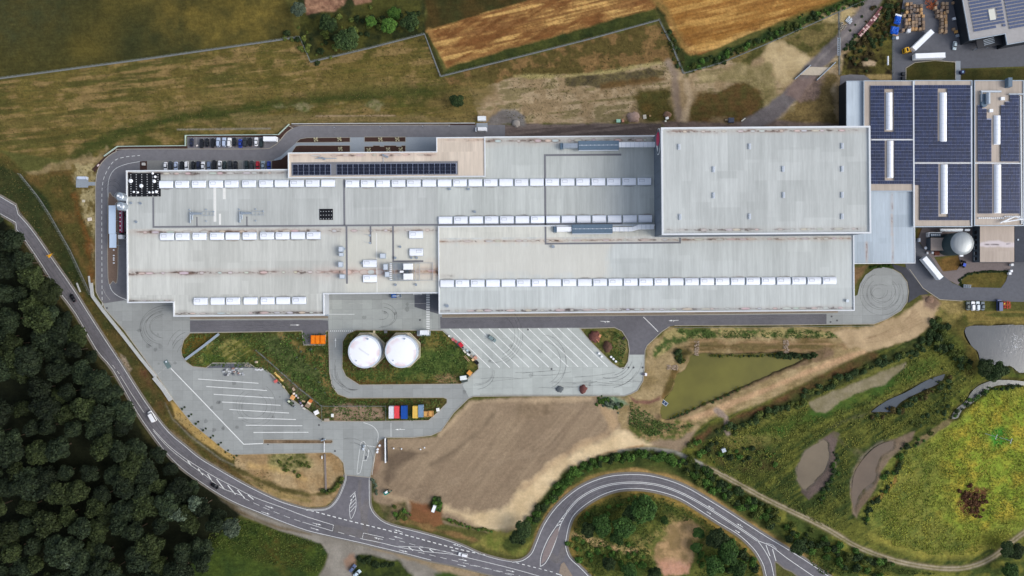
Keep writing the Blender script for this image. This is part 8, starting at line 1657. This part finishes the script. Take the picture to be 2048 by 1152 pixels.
# sun glints on the grey pond put in as white flecks, power poles, sign, plate
f = MB(); rg = random.Random(5)
for k in range(90): a = rg.uniform(0, 6.28); r = abs(rg.gauss(0, 1)) * 3.2; q = P(2034 + 0, 694 - (k % 2) * 16); f.box(q[0] + r * math.cos(a) * 1.1, q[1] + r * math.sin(a) * .8, -.88, rg.uniform(.08, .3), rg.uniform(.08, .3), .05, rg.uniform(0, 3))
tag(f.build('sun_glint_flecks', mWhiteM), 'white flecks standing in for sun glints on the grey pond', 'glint', None, 'stuff')
for k, (x, y) in enumerate(((1993, 874), (2022.5, 882))):
    q = P(x, y, 8); o = thing('power_pole', (q[0], q[1], 0), R(70), ('left', 'right')[k] + ' power line pole in the sunny meadow', 'power pole', 'power line poles'); MB().tube((0, 0, 0), (0, 0, 8.4), .16, 8, .1).build('pole', mHatch, o); MB().box(0, 0, 7.8, 2.6, .14, .14).build('crossarm', mHatch, o)
    for d in (-1.1, 0, 1.1): MB().cyl(d, 0, 7.95, .09, .3, 8).build('insulator', mWhiteM, o)
o = base('road_sign', 102, 510, 20, 'yellow direction sign on the verge of the forest road', 'sign'); MB().box(0, 0, 1.5, 3.0, .12, .9).build('panel', M('sign yellow', (226, 168, 24), .5, .08, 1), o); f = MB(); f.box(-1.1, 0, 0, .12, .12, 1.6); f.box(1.1, 0, 0, .12, .12, 1.6); f.build('post', mSteel, o); MB().box(-.3, -.5, 1.55, 1.8, .9, .1, .5).build('side_panel', M('sign yellow', (226, 168, 24)), o)
p = P(334.5, 728.5, .1); o = thing('weighbridge', (p[0], p[1], .02), R(-58), 'dark green metal plate set into the yard beside the long white line', 'metal plate'); MB().box(0, 0, 0, 4.3, 2.2, .1).build('plate', M('green grey plate', (98, 116, 116), .5, .15, 1), o); MB().box(-1.3, .3, .1, .8, .6, .5).build('terminal', mHatch, o)
p = P(733, 908, .2); crate(727.5, 892.5, .7, .9, 1.2, 10, mUnit, 'cabinet', 'small grey cabinet on the narrow entrance island', 'cabinet', None, False); crate(726.5, 898.5, .8, 1.3, .9, 10, mHatch, 'cabinet', 'pale cabinet on the narrow entrance island', 'cabinet', None, False)
ribbon(f := MB(), [(732.5, 912), (731.5, 919)], 3.6, .05); tag(f.build('parking_mat', M('dark rubber mat', (84, 86, 92), .8, .1, 1)), 'dark mat in the waiting bay beside the entrance island', 'mat')
for k, (x, y) in enumerate(((841, 899), (849, 895.5), (787, 897), (803, 898), (845, 896))): 
    if k < 4: crate(x, y, .6, .6, .6, 0, mWhiteM, 'marker_stone', f'{ORD[k]} white marker stone on the dirt near the entrance', 'marker', 'white marker stones', False)
for k, (x, y) in enumerate(((668, 253.5), (760, 252), (845, 251), (898, 250.5))): p = P(x, y, 4); f = MB(); f.tube((0, 0, 0), (0, 0, 4), .06, 6); f.box(0, -.3, 3.95, .2, .7, .1); tag(link('lamp_post', f.mesh('lamp_post', mSteel), None, (p[0], p[1], 0)), f'{ORD[k]} lamp post from the left along the upper ring road', 'lamp post', 'lamp posts on the ring road')
